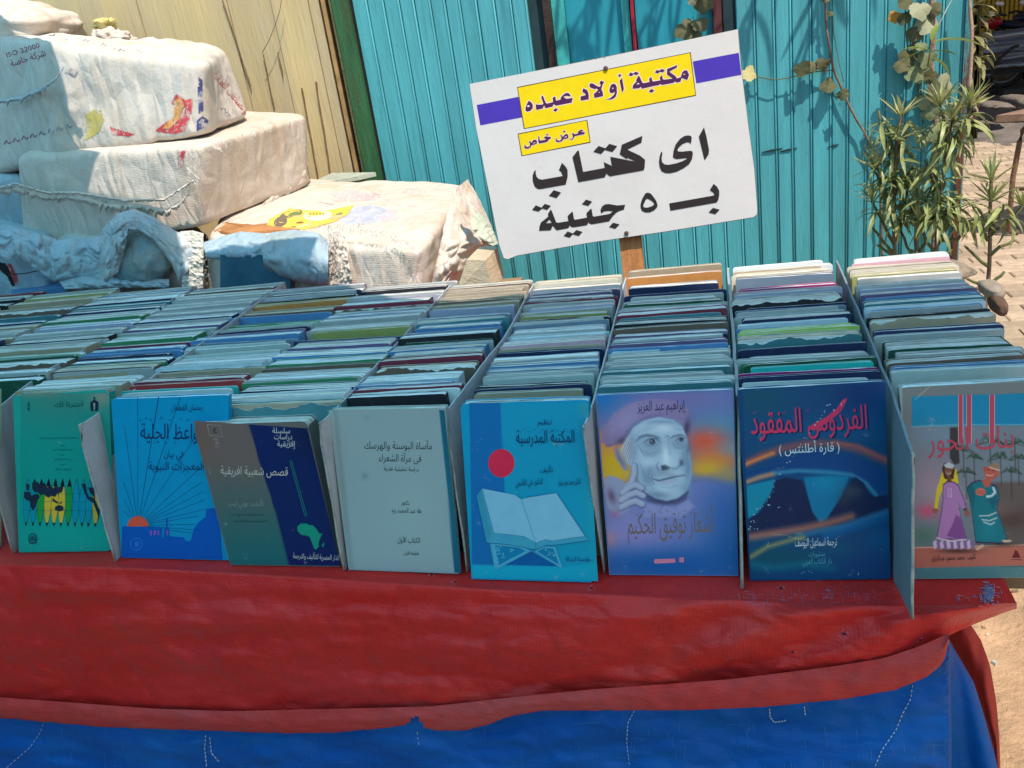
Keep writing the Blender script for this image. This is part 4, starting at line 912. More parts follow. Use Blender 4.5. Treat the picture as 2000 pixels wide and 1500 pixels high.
# -- 1  green map book
def b1():
    o, pl, _ = fbook([(38, 766), (214, 766), (226, 1076), (37, 1079)], .016, solid('map_cover', ink((20, 140, 135)), .45), PAP['t'], 'green book with a world map cut into coloured lens shapes on its cover', wear=2, seed=3)
    g = cv(0, 720, 3.75)
    def fn(X, Y):
        c = Canvas(X, Y, (8, 132, 128)); c.blob(120, 770, 120, 70, (52, 118, 112), .8); c.blob(200, 775, 26, 22, (120, 130, 118), .8); c.blob(60, 765, 60, 10, (110, 125, 115), .8); c.blob(120, 1060, 130, 60, (0, 150, 142), .7); return c.C
    paint_grid(o, pl, [(40, 768), (213, 768), (225, 1074), (39, 1077)], fn, 4)
    pr = Print(pl, base=.00042); dk = im((22, 40, 60)); tx = im((10, 75, 85))
    cols = [(0, 128, 150), (0, 128, 150), (28, 132, 58), (168, 160, 55), (172, 162, 50), (170, 160, 52), (22, 130, 66), (0, 125, 155), (0, 125, 155), (0, 125, 150), (150, 145, 60)]
    for i, cc in enumerate(cols):
        x = 203 + i * 51.2 - (i > 8) * 4; xb = x - 14; L = []; Rr = []
        for s in np.linspace(0, 1, 13): hw = 26 * math.sin(math.pi * s) ** .8; c = x * (1 - s) + xb * s; yy = 802 + 353 * s + i * .6; L.append((c - hw, yy)); Rr.append((c + hw, yy))
        P = L + Rr[::-1]; pr.poly(g(P), im(cc)); pr.line(g(P), .55, dk, up=False, closed=True)
        for s0, s1 in ((0, .16), (.87, 1)):
            q = [p for p, s in zip(L, np.linspace(0, 1, 13)) if s0 - .01 <= s <= s1 + .01]; q2 = [p for p, s in zip(Rr, np.linspace(0, 1, 13)) if s0 - .01 <= s <= s1 + .01]
            if s0 > 0 or 0 < i < 8 and i % 7: pr.poly(g(q + q2[::-1]), dk, up=False)
    for yy in (915, 972, 1036): pr.line(g([(172, yy), (735, yy + 6)]), .5, tx)
    for P in ([(176, 905), (215, 898), (228, 930), (262, 918), (285, 925), (290, 945), (272, 965), (262, 1010), (242, 1040), (222, 1010), (218, 970), (190, 962), (176, 945)],
              [(190, 840), (215, 850), (212, 890), (192, 895)], [(235, 835), (270, 830), (300, 850), (325, 835), (345, 870), (372, 850), (385, 880), (405, 860), (430, 870), (450, 860), (468, 855), (455, 905), (420, 915), (402, 940), (375, 930), (358, 945), (335, 935), (322, 915), (300, 930), (280, 905), (250, 905), (236, 880)],
              [(404, 1010), (430, 998), (462, 1008), (466, 1036), (440, 1046), (402, 1036)], [(388, 945), (400, 960), (432, 985), (455, 975), (450, 990), (410, 985), (382, 965)], [(598, 842), (625, 842), (634, 900), (650, 935), (690, 950), (682, 925), (660, 915), (645, 870), (690, 870), (696, 960), (730, 1040), (722, 1110), (712, 1060), (684, 985), (640, 955), (618, 910)]): pr.poly(g(P), dk)
    # crest with an eagle, upper right; small vertical mark, upper left; round seal below
    for P in ([(660, 250), (672, 235), (682, 246), (686, 310), (664, 310)], [(720, 250), (708, 235), (698, 246), (694, 310), (718, 310)], [(678, 232), (690, 222), (702, 232), (698, 250), (682, 250)], [(676, 215), (690, 210), (704, 215), (690, 221)]): pr.poly(g(P), dk)
    pr.poly(g([(684, 252), (697, 252), (694, 300), (687, 300)]), im((120, 150, 150)))
    for q in range(5): pr.ell(*g([(208, 250 + q * 14)])[0], 1.5 + (q % 2), 1.6, tx, 8)
    cx_, cy_ = g([(238, 1245)])[0]; pr.ell(cx_, cy_, 8.6, 10.6, tx); pr.z += .00004; pr.ell(cx_, cy_, 6.2, 8, im((0, 140, 135))); pr.poly(g([(214, 1262), (222, 1232), (238, 1222), (256, 1232), (264, 1262)]), tx); pr.poly(g([(210, 1268), (268, 1268), (262, 1282), (216, 1282)]), tx)
    pr.build('cover_drawing', o)
    text(pr, 'اخترنا لك', 106, 795, 161, 794, 15, tx); pr.build('lettering', o)
    for (a, b, y, s) in ((285, 570, 510, 2), (382, 525, 597, 3), (396, 525, 668, 4), (402, 526, 740, 5), (440, 470, 565, 6), (440, 470, 634, 7), (445, 480, 705, 8)): scrib(pr, a / 3.75, b / 3.75, 720 + y / 3.75, 3.2 if b - a > 60 else 1.5, tx, s, .8)
    pr.build('lettering', o)
b1()
# -- 2  orange sunrise book
def b2():
    o, pl, _ = fbook([(236, 772), (447, 778), (470, 1095), (237, 1089)], .009, solid('sunrise_cover', ink((0, 128, 178)), .35), PAP['w'], 'blue book with an orange sunrise and dark rays above a city silhouette', wear=1.2, seed=4)
    g = cv(0, 720, 3.75); pr = Print(pl, base=.0002); nv = im((16, 45, 95)); deep = im((0, 78, 165))
    s0 = (1010, 1150)
    for q in ((912, 420, 905), (1008, 205), (1163, 205), (1318, 215), (1430, 500), (1452, 740), (1480, 830), (1490, 900), (1500, 960), (1500, 1030), (1450, 1080), (1430, 1140), (1420, 1180), (1410, 1205), (1160, 205, 0), (905, 960), (905, 830), (905, 1040)):
        pr.line(g([(s0[0] + (q[0] - s0[0]) * .05, s0[1] + (q[1] - s0[1]) * .05), (q[0], q[1])]), .75, nv, up=False); pr.z += .000004
    for q in ((1560, 640), (1320, 205)): pr.line(g([s0, q]), .7, nv, up=False)
    pr.ell(*g([(1010, 1155)])[0], 20.5, 20, im((205, 78, 60)), 20, math.pi, 2 * math.pi)
    low = [(895, 1155), (1188, 1162), (1186, 1238), (1198, 1240), (1202, 1170), (1214, 1168), (1215, 1100), (1222, 1085), (1228, 1100), (1228, 1165), (1240, 1165), (1240, 1215), (1250, 1228), (1345, 1236), (1360, 1262), (1395, 1262), (1420, 1175), (1450, 1130), (1505, 1085), (1510, 1030), (1545, 1022), (1600, 1022), (1630, 1400), (888, 1382)]
    pr.poly(g(low), deep)
    for x, w in ((1106, 12), (1134, 12), (1160, 8), (1226, 10)): pr.poly(g([(x - w / 2, 1185), (x + w / 2, 1185), (x + w / 2, 1216), (x, 1222), (x - w / 2, 1216)]), im((120, 75, 165)))
    c = g([(997, 1285)])[0]; pr.ell(*c, 12, 12.5, im((30, 100, 180))); pr.ell(*c, 10, 10.5, deep); pr.ell(c[0] + 1, c[1], 4, 6, im((30, 100, 180)))
    pr.build('cover_drawing', o)
    text(pr, 'رمضان القطعان', 334, 802, 396, 801, 17, nv); pr.build('lettering', o)
    text(pr, 'واعظ الجلية', 274, 857, 386, 858, 42, nv, .006); pr.build('lettering', o)
    for x, y in ((272, 823), (283, 819), (292, 822), (312, 818), (330, 822), (350, 820), (364, 822), (300, 866), (322, 868), (340, 866), (372, 862)): pr.line([(x, y), (x + 3, y - 4), (x + 4, y)], .9, nv, up=False)
    text(pr, 'في بيان', 320, 893, 358, 893, 19, nv); text(pr, 'المعجزات النبوية', 290, 918, 398, 918, 23, nv, .004); pr.build('lettering', o)
b2()
# -- 3  Africa map book, leaning; a second cover with white dashes behind it
def b3():
    o2, pl2, _ = fbook([(374, 846), (520, 850), (590, 1096), (434, 1087)], .003, solid('dash_cover', (.07, .018, .02), .5), PAP['t'], 'dark red booklet edge with white dashes, behind the leaning Africa map book', wear=2, seed=9, lean=7)
    pr = Print(pl2, base=.0004); wt = im((190, 190, 190))
    for s in np.linspace(.12, .97, 13): x = 383 + 55 * s; y = 855 + 240 * s; pr.line([(x, y), (x + 2, y + 8)], 1.3, wt, up=False)
    pr.build('dashes', o2)
    pr.poly([(414, 975), (424, 972), (428, 1000), (418, 998)], im((200, 20, 35))); pr.build('red_mark', o2)
    o, pl, _ = fbook([(376, 819), (602, 834), (666, 1107), (450, 1104)], .026, solid('africa_cover', ink((78, 88, 90)), .5), PAP['g'], 'leaning brown and navy book with a green Africa map on its cover', wear=2.2, lean=3.5, seed=5)
    g = cv(370, 740, 3.5714)
    def fn(X, Y):
        c = Canvas(X, Y, (86, 86, 86)); c.mix(np.clip((Y - 900) / 190, 0, 1), (22, 92, 100)); c.blob(385, 850, 40, 60, (92, 78, 72), .6)
        c.poly(g([(400, 270), (470, 520), (600, 930), (700, 1330), (1120, 1340), (1075, 1200), (830, 320)]), (6, 30, 84), 1, 1.5); c.blob(600, 850, 30, 40, (0, 20, 50), .5); return c.C
    paint_grid(o, pl, [(378, 822), (600, 836.5), (664.5, 1105), (451, 1102)], fn, 3)
    pr = Print(pl, base=.00042); dk = im((20, 30, 36)); wt = im((150, 175, 180)); gr = im((130, 150, 150)); tl = im((18, 128, 112))
    pr.line(g([(125, 318), (212, 324), (232, 402), (140, 394)]), .7, gr, closed=True); pr.build('cover_drawing', o)
    text(pr, '٤', 416.5, 845, 423.5, 846, 15, dk, .02); pr.build('lettering', o)
    for s, a, b, y in (('سلسلة', 578, 702, 378), ('دراسات', 590, 716, 420), ('إفريقية', 612, 738, 470)): text(pr, s, 370 + a / 3.5714, 740 + y / 3.5714, 370 + b / 3.5714, 740.5 + y / 3.5714, 15, wt, .02)
    pr.build('lettering', o)
    text(pr, 'قصص شعبية افريقية', 430.5, 926, 562, 929, 23, im((150, 165, 165)), .01); pr.build('lettering', o)
    pr.line(g([(700, 570), (806, 960)]), .9, tl); pr.line(g([(712, 570), (820, 960)]), .9, tl)
    pr.poly(g([(752, 1030), (775, 1010), (815, 1008), (830, 1018), (862, 1022), (880, 1040), (905, 1078), (928, 1078), (908, 1120), (900, 1150), (905, 1168), (880, 1192), (868, 1180), (850, 1130), (838, 1100), (812, 1092), (780, 1088), (755, 1062)]), tl); pr.poly(g([(935, 1142), (942, 1150), (932, 1176), (922, 1165)]), tl); pr.build('cover_drawing', o)
    text(pr, 'تأليف : يوني ليب', 446, 987, 515, 988, 14, im((110, 130, 132))); scrib(pr, 452, 517, 1006, 3, dk, 4, .8); scrib(pr, 457, 522, 1019, 3, dk, 6, .8)
    text(pr, 'الدار المصرية للتأليف والترجمة', 572, 1090, 662, 1094, 14, wt); pr.build('lettering', o)
b3()
# -- 4  plain grey book
def b4():
    o, pl, _ = fbook([(648, 798), (870, 799), (903, 1121), (681, 1113)], .012, solid('grey_cover', ink((112, 148, 156)), .5), PAP['w'], 'plain grey paperback with small black Arabic title and a dark blue spine band', wear=.8, seed=6)
    g = cv(370, 740, 3.5714)
    def fn(X, Y):
        c = Canvas(X, Y, (112, 146, 156)); c.mix(np.clip((Y - 800) / 300, 0, 1) * .5, (118, 160, 170)); e = 648 + (Y - 797) * .104; c.mix(np.clip(1 - np.abs(X - e - 6) / 8, 0, 1) * .5, (88, 118, 126))
        c.poly(g([(1738, 200), (1830, 200), (1925, 1375), (1850, 1375), (1800, 800), (1760, 400)]), (8, 82, 108), .95, 2); c.blob(712, 930, 6, 7, (85, 120, 130), .7); c.blob(716, 815, 6, 4, (95, 125, 135), .5); c.blob(800, 1000, 60, 80, (120, 160, 168), .4); return c.C
    paint_grid(o, pl, [(650, 800), (868, 801), (901, 1119), (682, 1111)], fn, 3)
    pr = Print(pl, base=.00042); dk = im((32, 42, 48))
    for s, a, b, y, h, bo in (('مأساة البوسنة والهرسك', 1220, 1692, 492, 20, .028), ('فى مرآة الشعراء', 1322, 1616, 580, 20, .028), ('دراسة تحليلية نقدية', 1355, 1600, 645, 12, .01), ('دكتور', 1478, 1532, 880, 12, .01), ('طه عبد الحميد زيد', 1408, 1618, 936, 13, .015), ('الكتاب الأول', 1450, 1608, 1145, 15, .01), ('الطبعة الأولى', 1493, 1597, 1230, 10, 0)):
        text(pr, s, 370 + a / 3.5714, 740 + (y - 6) / 3.5714, 370 + b / 3.5714, 740 + y / 3.5714, h, dk, bo); pr.build('lettering', o)
b4()
# -- 5  open book cover
def b5():
    o, pl, _ = fbook([(914, 784), (1150, 784), (1171, 1138), (921, 1131)], .014, solid('openbook_cover', ink((0, 132, 178)), .4), PAP['g'], 'blue book with a red circle and a drawing of an open book on it', wear=2, seed=7)
    g = cv(880, 740, 3.448)
    def fn(X, Y):
        c = Canvas(X, Y, (2, 134, 176)); c.poly(g([(90, 120), (335, 120), (385, 1250), (120, 1255)]), (0, 94, 160), .95, 1.5); c.poly(g([(120, 1252), (740, 1268), (1010, 1240), (1010, 1400), (120, 1400)]), (0, 152, 188), .95, 3)
        c.blob(1160, 960, 22, 160, (30, 140, 160), .7); c.blob(1150, 800, 20, 30, (60, 130, 150), .7); c.blob(1120, 1050, 50, 60, (10, 140, 170), .5); return c.C
    paint_grid(o, pl, [(916.5, 787), (1147, 787), (1168, 1135), (923, 1128.5)], fn, 3)
    pr = Print(pl, base=.00042); nv = im((14, 40, 84)); bd = im((8, 66, 120)); pg = im((100, 168, 200)); edge = im((50, 142, 176)); pale = im((64, 156, 190)); dp = im((0, 84, 150))
    pr.ell(*g([(342, 568)])[0], 25.6, 27.6, im((178, 40, 72)), 40)
    pr.poly(g([(310, 1250), (545, 1155), (580, 1155), (718, 1262)]), dp)
    for P in ([(268, 1108), (300, 1285), (540, 1158), (480, 1130), (400, 1120)], [(560, 1158), (752, 1275), (700, 1130), (620, 1130)]): pr.poly(g(P), pale); c = np.mean(P, 0); pr.poly(g([tuple(c + (np.array(p) - c) * .76) for p in P]), im((10, 112, 160)))
    r = random.Random(8)
    for k in range(46):
        x, y = (r.uniform(300, 420), r.uniform(1130, 1240)) if k % 2 else (r.uniform(600, 710), r.uniform(1140, 1230))
        if (k % 2 and (y - 1130) < (440 - x) * .9 + 10) or (not k % 2 and y - 1140 < (x - 590) * .8): pr.ell(*g([(x, y)])[0], 1.8, 1.8, pale, 8)
    pr.poly(g([(175, 792), (212, 738), (292, 1040), (242, 1102)]), edge); pr.poly(g([(242, 1102), (292, 1038), (510, 1060), (572, 1100), (572, 1148), (520, 1140), (400, 1118)]), edge)
    pr.poly(g([(212, 738), (440, 783), (472, 808), (520, 950), (570, 1102), (500, 1062), (400, 1048), (292, 1038)]), pg); pr.poly(g([(480, 812), (510, 800), (712, 768), (905, 1058), (800, 1072), (690, 1090), (640, 1080), (576, 1102), (520, 930)]), pg)
    pr.poly(g([(576, 1104), (640, 1082), (690, 1092), (905, 1060), (935, 1085), (720, 1115), (640, 1120), (578, 1146)]), edge)
    for P, w in (([(175, 792), (242, 1102), (400, 1118), (520, 1140), (560, 1158), (640, 1122), (720, 1117), (935, 1087)], 1.2), ([(212, 738), (292, 1038), (500, 1062), (570, 1104)], .7), ([(476, 808), (520, 940), (574, 1104)], 1.5), ([(440, 783), (472, 808)], .7), ([(510, 800), (712, 768), (905, 1058)], .7), ([(268, 1108), (300, 1285), (545, 1156), (752, 1275), (702, 1130)], 1.6)): pr.line(g(P), w, im((10, 100, 150)) if w < 1.4 else pale)
    for k in range(5): pr.line(g([(182 + k * 5, 788 - k * 8), (250 + k * 6, 1090 - k * 9)]), .4, im((20, 110, 155)), up=False)
    pr.build('cover_drawing', o)
    text(pr, 'تنظيم', 1050, 829, 1078, 829, 14, nv); text(pr, 'المكتبة المدرسية', 1008, 866, 1122, 864, 34, nv, .004); pr.build('lettering', o)
    for q in range(16): x = 1010 + q * 7; y = 842 + 3 * math.sin(q * 2.3); pr.line([(x, y), (x + 2.5, y - 2)], .8, nv, up=False)
    text(pr, 'تأليف', 1055, 923, 1080, 922, 15, nv); text(pr, 'الدكتور محمد ماهر حمادة', 1091, 949, 1134, 945, 17, nv); text(pr, 'الدكتور علي القاسمي', 1007, 949, 1060, 945, 17, nv); text(pr, 'مؤسسة الرسالة', 1104, 1096, 1153, 1096, 13, bd, .015); pr.build('lettering', o)
b5()
# -- 6  portrait book
def b6():
    o, pl, _ = fbook([(1164, 769), (1433, 763), (1444, 1125), (1190, 1123)], .006, solid('portrait_cover', ink((80, 110, 165)), .35), PAP['w'], 'book with a pale portrait of an old man in a beret against blue and orange', wear=.8, seed=8)
    g = cv(880, 740, 3.448); q = lambda x, y: g([(x, y)])[0]
    def fn(X, Y):
        c = Canvas(X, Y, (84, 108, 165)); S = 1 / 3.448
        def B(x, y, rx, ry, col, al=1, rot=0, p=2): c.blob(*q(x, y), rx * S, ry * S, col, al, rot, p)
        def P(pts, col, al=1, soft=6): c.poly(g(pts), col, al, soft * 2.6 * S)
        def St(pts, w, col, al=1, soft=5, tp=True): c.stroke(g(pts), w * 1.15 * S, col, al * .82, soft * 2.2 * S, tp)
        B(1000, 120, 260, 110, (0, 106, 172), .95); B(1500, 130, 420, 130, (100, 104, 162), .8); B(1850, 120, 160, 120, (90, 110, 170), .7); B(1850, 330, 240, 110, (66, 138, 172), .85)
        B(1060, 420, 120, 70, (205, 120, 90), .8); B(1080, 560, 150, 130, (205, 160, 30), .95); B(1120, 640, 120, 70, (200, 165, 40), .9)
        B(1720, 420, 160, 90, (190, 82, 62), .95); B(1800, 540, 190, 80, (205, 110, 50), .9); B(1740, 610, 150, 70, (205, 165, 35), .95); B(1880, 660, 120, 50, (180, 150, 70), .8); B(1900, 470, 100, 60, (110, 140, 150), .7)
        P([(1600, 660), (1760, 670), (1960, 760), (1960, 1400), (1000, 1400), (1020, 1000), (1300, 900)], (96, 118, 178), .95, 30); B(1850, 900, 170, 240, (40, 92, 160), .85); B(1450, 1250, 700, 130, (12, 84, 155), .92, .0); B(1900, 1150, 200, 180, (10, 84, 150), .7)
        B(1250, 1050, 200, 90, (140, 130, 190), .5); B(1060, 1080, 60, 60, (190, 130, 120), .5); B(1150, 880, 160, 110, (128, 140, 195), .6)
        # beret
        P([(1012, 420), (1040, 320), (1100, 230), (1220, 160), (1380, 130), (1520, 150), (1600, 200), (1622, 270), (1615, 330), (1590, 385), (1570, 330), (1500, 270), (1400, 250), (1290, 275), (1210, 330), (1170, 400), (1130, 440), (1060, 460)], (112, 112, 158), 1, 5)
        B(1180, 270, 130, 60, (132, 138, 185), .6, -.6); B(1330, 200, 160, 40, (122, 124, 172), .6); St([(1050, 455), (1130, 430), (1180, 380), (1230, 310), (1320, 262), (1420, 245)], 16, (70, 74, 112), .6, 12); B(1590, 330, 22, 60, (48, 52, 80), .9, .2); B(1160, 420, 40, 24, (60, 60, 95), .7)
        # face
        P([(1175, 470), (1180, 410), (1230, 330), (1300, 280), (1400, 256), (1500, 275), (1560, 320), (1590, 390), (1606, 470), (1620, 560), (1625, 640), (1610, 710), (1575, 770), (1520, 812), (1450, 822), (1370, 800), (1310, 762), (1270, 700), (1255, 640), (1215, 590), (1180, 560)], (136, 176, 202), 1, 5)
        B(1380, 330, 130, 45, (148, 188, 212), .6); B(1300, 420, 60, 60, (128, 168, 198), .6); B(1290, 620, 60, 90, (118, 160, 192), .7); B(1470, 560, 70, 60, (158, 198, 220), .7); B(1440, 740, 90, 40, (142, 182, 208), .6); B(1600, 600, 26, 110, (90, 128, 162), .8); B(1580, 740, 40, 40, (100, 140, 170), .6)
        # hair and ear
        for k in range(9): St([(1195 + k * 6, 395 + k * 4), (1165 + k * 5, 440 + k * 4), (1130 + k * 8, 500 + k * 6)], 9, ((180, 200, 215), (120, 150, 175))[k % 2], .8, 4)
        P([(1100, 470), (1120, 455), (1150, 500), (1180, 560), (1195, 610), (1170, 620), (1140, 580), (1110, 530)], (110, 130, 165), .9, 5); St([(1115, 480), (1140, 540), (1170, 590)], 9, (70, 80, 115), .7); B(1110, 470, 20, 30, (160, 110, 120), .5)
        # brows, eyes, glasses lines
        St([(1250, 420), (1275, 392), (1320, 380), (1380, 388), (1412, 402)], 13, (52, 66, 90), .85, 7); St([(1480, 400), (1510, 385), (1550, 378), (1580, 388)], 10, (52, 66, 90), .85, 6)
        P([(1310, 430), (1340, 408), (1380, 408), (1408, 428), (1380, 442), (1340, 442)], (140, 168, 190), .85, 3); c.ell(*q(1358, 424), 21 * S, 19 * S, (24, 28, 40), 1, 2 * S); B(1352, 418, 5, 5, (210, 225, 235), .9); St([(1300, 430), (1335, 405), (1385, 402), (1415, 428)], 7, (30, 38, 56), .9, 4); St([(1310, 436), (1345, 450), (1395, 444)], 4, (60, 80, 105), .7, 3)
        P([(1520, 415), (1540, 400), (1572, 400), (1582, 412), (1560, 422)], (140, 168, 190), .85, 3); c.ell(*q(1554, 408), 15 * S, 15 * S, (24, 28, 40), 1, 2 * S); St([(1512, 418), (1540, 396), (1582, 400)], 6, (30, 38, 56), .9, 4)
        St([(1262, 440), (1280, 478), (1330, 502), (1380, 492), (1412, 462)], 6, (82, 110, 140), .75, 5); St([(1275, 470), (1320, 488), (1375, 478)], 5, (105, 135, 165), .6, 5); St([(1492, 435), (1520, 465), (1560, 468), (1590, 445)], 6, (82, 110, 140), .7, 5); St([(1560, 345), (1500, 330), (1420, 340)], 4, (110, 140, 168), .6, 4); St([(1440, 395), (1462, 380), (1470, 420)], 6, (80, 105, 135), .7, 5)
        St([(1240, 380), (1290, 340), (1400, 320)], 4, (112, 145, 172), .5, 4)
        # planes of the face: temple, cheek hollow, eye sockets, wrinkled forehead, stubbled jaw
        B(1215, 470, 34, 80, (84, 116, 150), .75); B(1350, 440, 80, 44, (92, 126, 158), .6); B(1545, 430, 56, 40, (88, 122, 154), .65); B(1330, 650, 40, 80, (92, 128, 160), .6, .2); B(1290, 540, 30, 70, (150, 188, 212), .6, -.2); B(1575, 520, 28, 70, (96, 130, 160), .6); B(1400, 780, 90, 30, (86, 116, 148), .7); B(1430, 620, 60, 26, (96, 126, 156), .6); B(1500, 770, 60, 26, (150, 186, 208), .5); B(1440, 290, 120, 16, (100, 132, 164), .6)
        for k in range(5): St([(1290 + k * 8, 352 - k * 12), (1380, 332 - k * 13), (1480, 336 - k * 11), (1560, 352 - k * 8)], 4, (92, 124, 156), .55, 4)
        for k in range(6): St([(1268 + 6 * k, 560 + 22 * k), (1290 + 7 * k, 590 + 22 * k), (1302 + 8 * k, 630 + 18 * k)], 4, (92, 122, 152), .5, 5)
        for k in range(26): St([(1372 + k * 7.5, 640 + 4 * math.sin(k)), (1370 + k * 7.6, 660 + 3 * math.cos(k * 2))], 3, (86, 108, 134) if k % 2 else (160, 186, 204), .6, 3)
        for k in range(4): St([(1268 + k * 5, 452 + k * 12), (1300, 500 + k * 7), (1360, 510 + k * 5), (1420, 474 + k * 8)], 3.5, (90, 118, 148), .5, 4)
        # nose
        St([(1462, 420), (1470, 470), (1480, 520)], 9, (110, 145, 175), .7, 7); St([(1400, 560), (1385, 590), (1405, 612)], 7, (62, 88, 120), .8, 5); P([(1418, 585), (1448, 578), (1478, 596), (1462, 612), (1425, 614)], (34, 46, 70), .9, 5); St([(1478, 600), (1520, 606), (1555, 575), (1545, 545)], 8, (70, 98, 130), .8, 6); B(1555, 565, 16, 20, (50, 68, 96), .7)
        # moustache, mouth, folds
        St([(1372, 650), (1420, 640), (1490, 645), (1560, 638)], 14, (118, 150, 176), .8, 8); St([(1362, 672), (1400, 686), (1460, 672), (1530, 655), (1580, 648)], 10, (40, 54, 82), .9, 5); St([(1420, 700), (1470, 698), (1530, 678)], 12, (150, 150, 185), .8, 6); St([(1362, 640), (1350, 680), (1372, 710)], 7, (70, 98, 130), .7, 6); St([(1350, 600), (1330, 650), (1340, 700), (1370, 740)], 6, (88, 120, 150), .6, 6); St([(1420, 730), (1480, 735), (1530, 715)], 6, (90, 122, 152), .6, 6)
        St([(1290, 760), (1370, 815), (1460, 835), (1540, 810), (1600, 760)], 15, (32, 40, 66), .85, 8); P([(1290, 765), (1360, 812), (1440, 830), (1540, 812), (1600, 760), (1590, 820), (1540, 860), (1430, 860), (1330, 830)], (60, 70, 110), .75, 8)
        P([(1300, 830), (1400, 850), (1520, 850), (1600, 810), (1640, 860), (1560, 930), (1300, 930)], (118, 138, 190), .9, 10); St([(1400, 900), (1440, 840), (1520, 870)], 5, (70, 84, 130), .7); St([(1640, 690), (1700, 670), (1800, 700), (1900, 760)], 8, (70, 84, 130), .4, 10)
        # hair at the temple, lit planes, then the hand with its raised forefinger
        for k_ in range(14): St([(1205 + k_ * 3, 384 + k_ * 5), (1172 + k_ * 5, 440 + k_ * 5), (1140 + k_ * 6, 520 + k_ * 5)], 4, ((196, 214, 226), (96, 118, 146))[k_ % 2], .75, 2)
        B(1440, 330, 70, 28, (178, 212, 230), .7); B(1450, 520, 22, 70, (182, 216, 232), .75, -.1); B(1340, 560, 46, 30, (168, 204, 224), .6); B(1530, 640, 30, 16, (160, 196, 216), .5); B(1440, 745, 50, 20, (160, 198, 220), .6); B(1600, 470, 14, 40, (60, 84, 116), .5)
        P([(1036, 670), (1080, 648), (1140, 672), (1200, 720), (1210, 800), (1200, 880), (1120, 930), (1056, 860), (1036, 760)], (122, 146, 182), 1, 5)
        for a in ([(1238, 590), (1240, 640), (1222, 700), (1180, 740)], [(1290, 738), (1250, 716), (1210, 730), (1160, 770)], [(1300, 790), (1255, 768), (1205, 785), (1150, 820)], [(1294, 846), (1250, 824), (1205, 838), (1150, 868)]):
            c.stroke(g(a), 48 * S, (76, 88, 128), .7, 12 * S); c.stroke(g([(x - 3, y - 4) for x, y in a]), 38 * S, (132, 158, 190), 1, 10 * S); c.stroke(g([(x - 6, y - 9) for x, y in a]), 14 * S, (158, 184, 208), .4, 14 * S)
        B(1085, 790, 26, 50, (86, 66, 98), .8, -.3); B(1110, 910, 36, 30, (126, 90, 130), .6)
        return c.C
    paint_grid(o, pl, [(1166, 772), (1431, 766), (1442, 1123), (1192, 1121)], fn, 1.35)
    pr = Print(pl, base=.00045); dk = im((34, 44, 84)); 
    text(pr, 'إبراهيم عبد العزيز', 1245, 803, 1338, 799, 26, dk, .004); pr.build('lettering', o)
    gold = im((96, 96, 92)); text(pr, 'أشعار توفيق الحكيم', 1226, 1043, 1394, 1039, 56, gold, -.008)
    for k in range(14): x = 1232 + k * 11.5; y = 1004 + 4 * math.sin(k * 1.9); pr.line([(x, y), (x + 2, y - 5), (x + 4, y - 1)], .9, gold, up=False)
    pr.build('lettering', o)
    pk = im((190, 120, 150)); pr.poly([(1279, 1092), (1318, 1091), (1320, 1095), (1318, 1099), (1279, 1101), (1277, 1096)], pk)
    for a in range(4): pr.ell(1329 + 4 * (a % 2) * 1.2, 1091 + 5 * (a // 2), 2.6, 2.6, pk, 9)
    pr.build('publisher_mark', o)
b6()
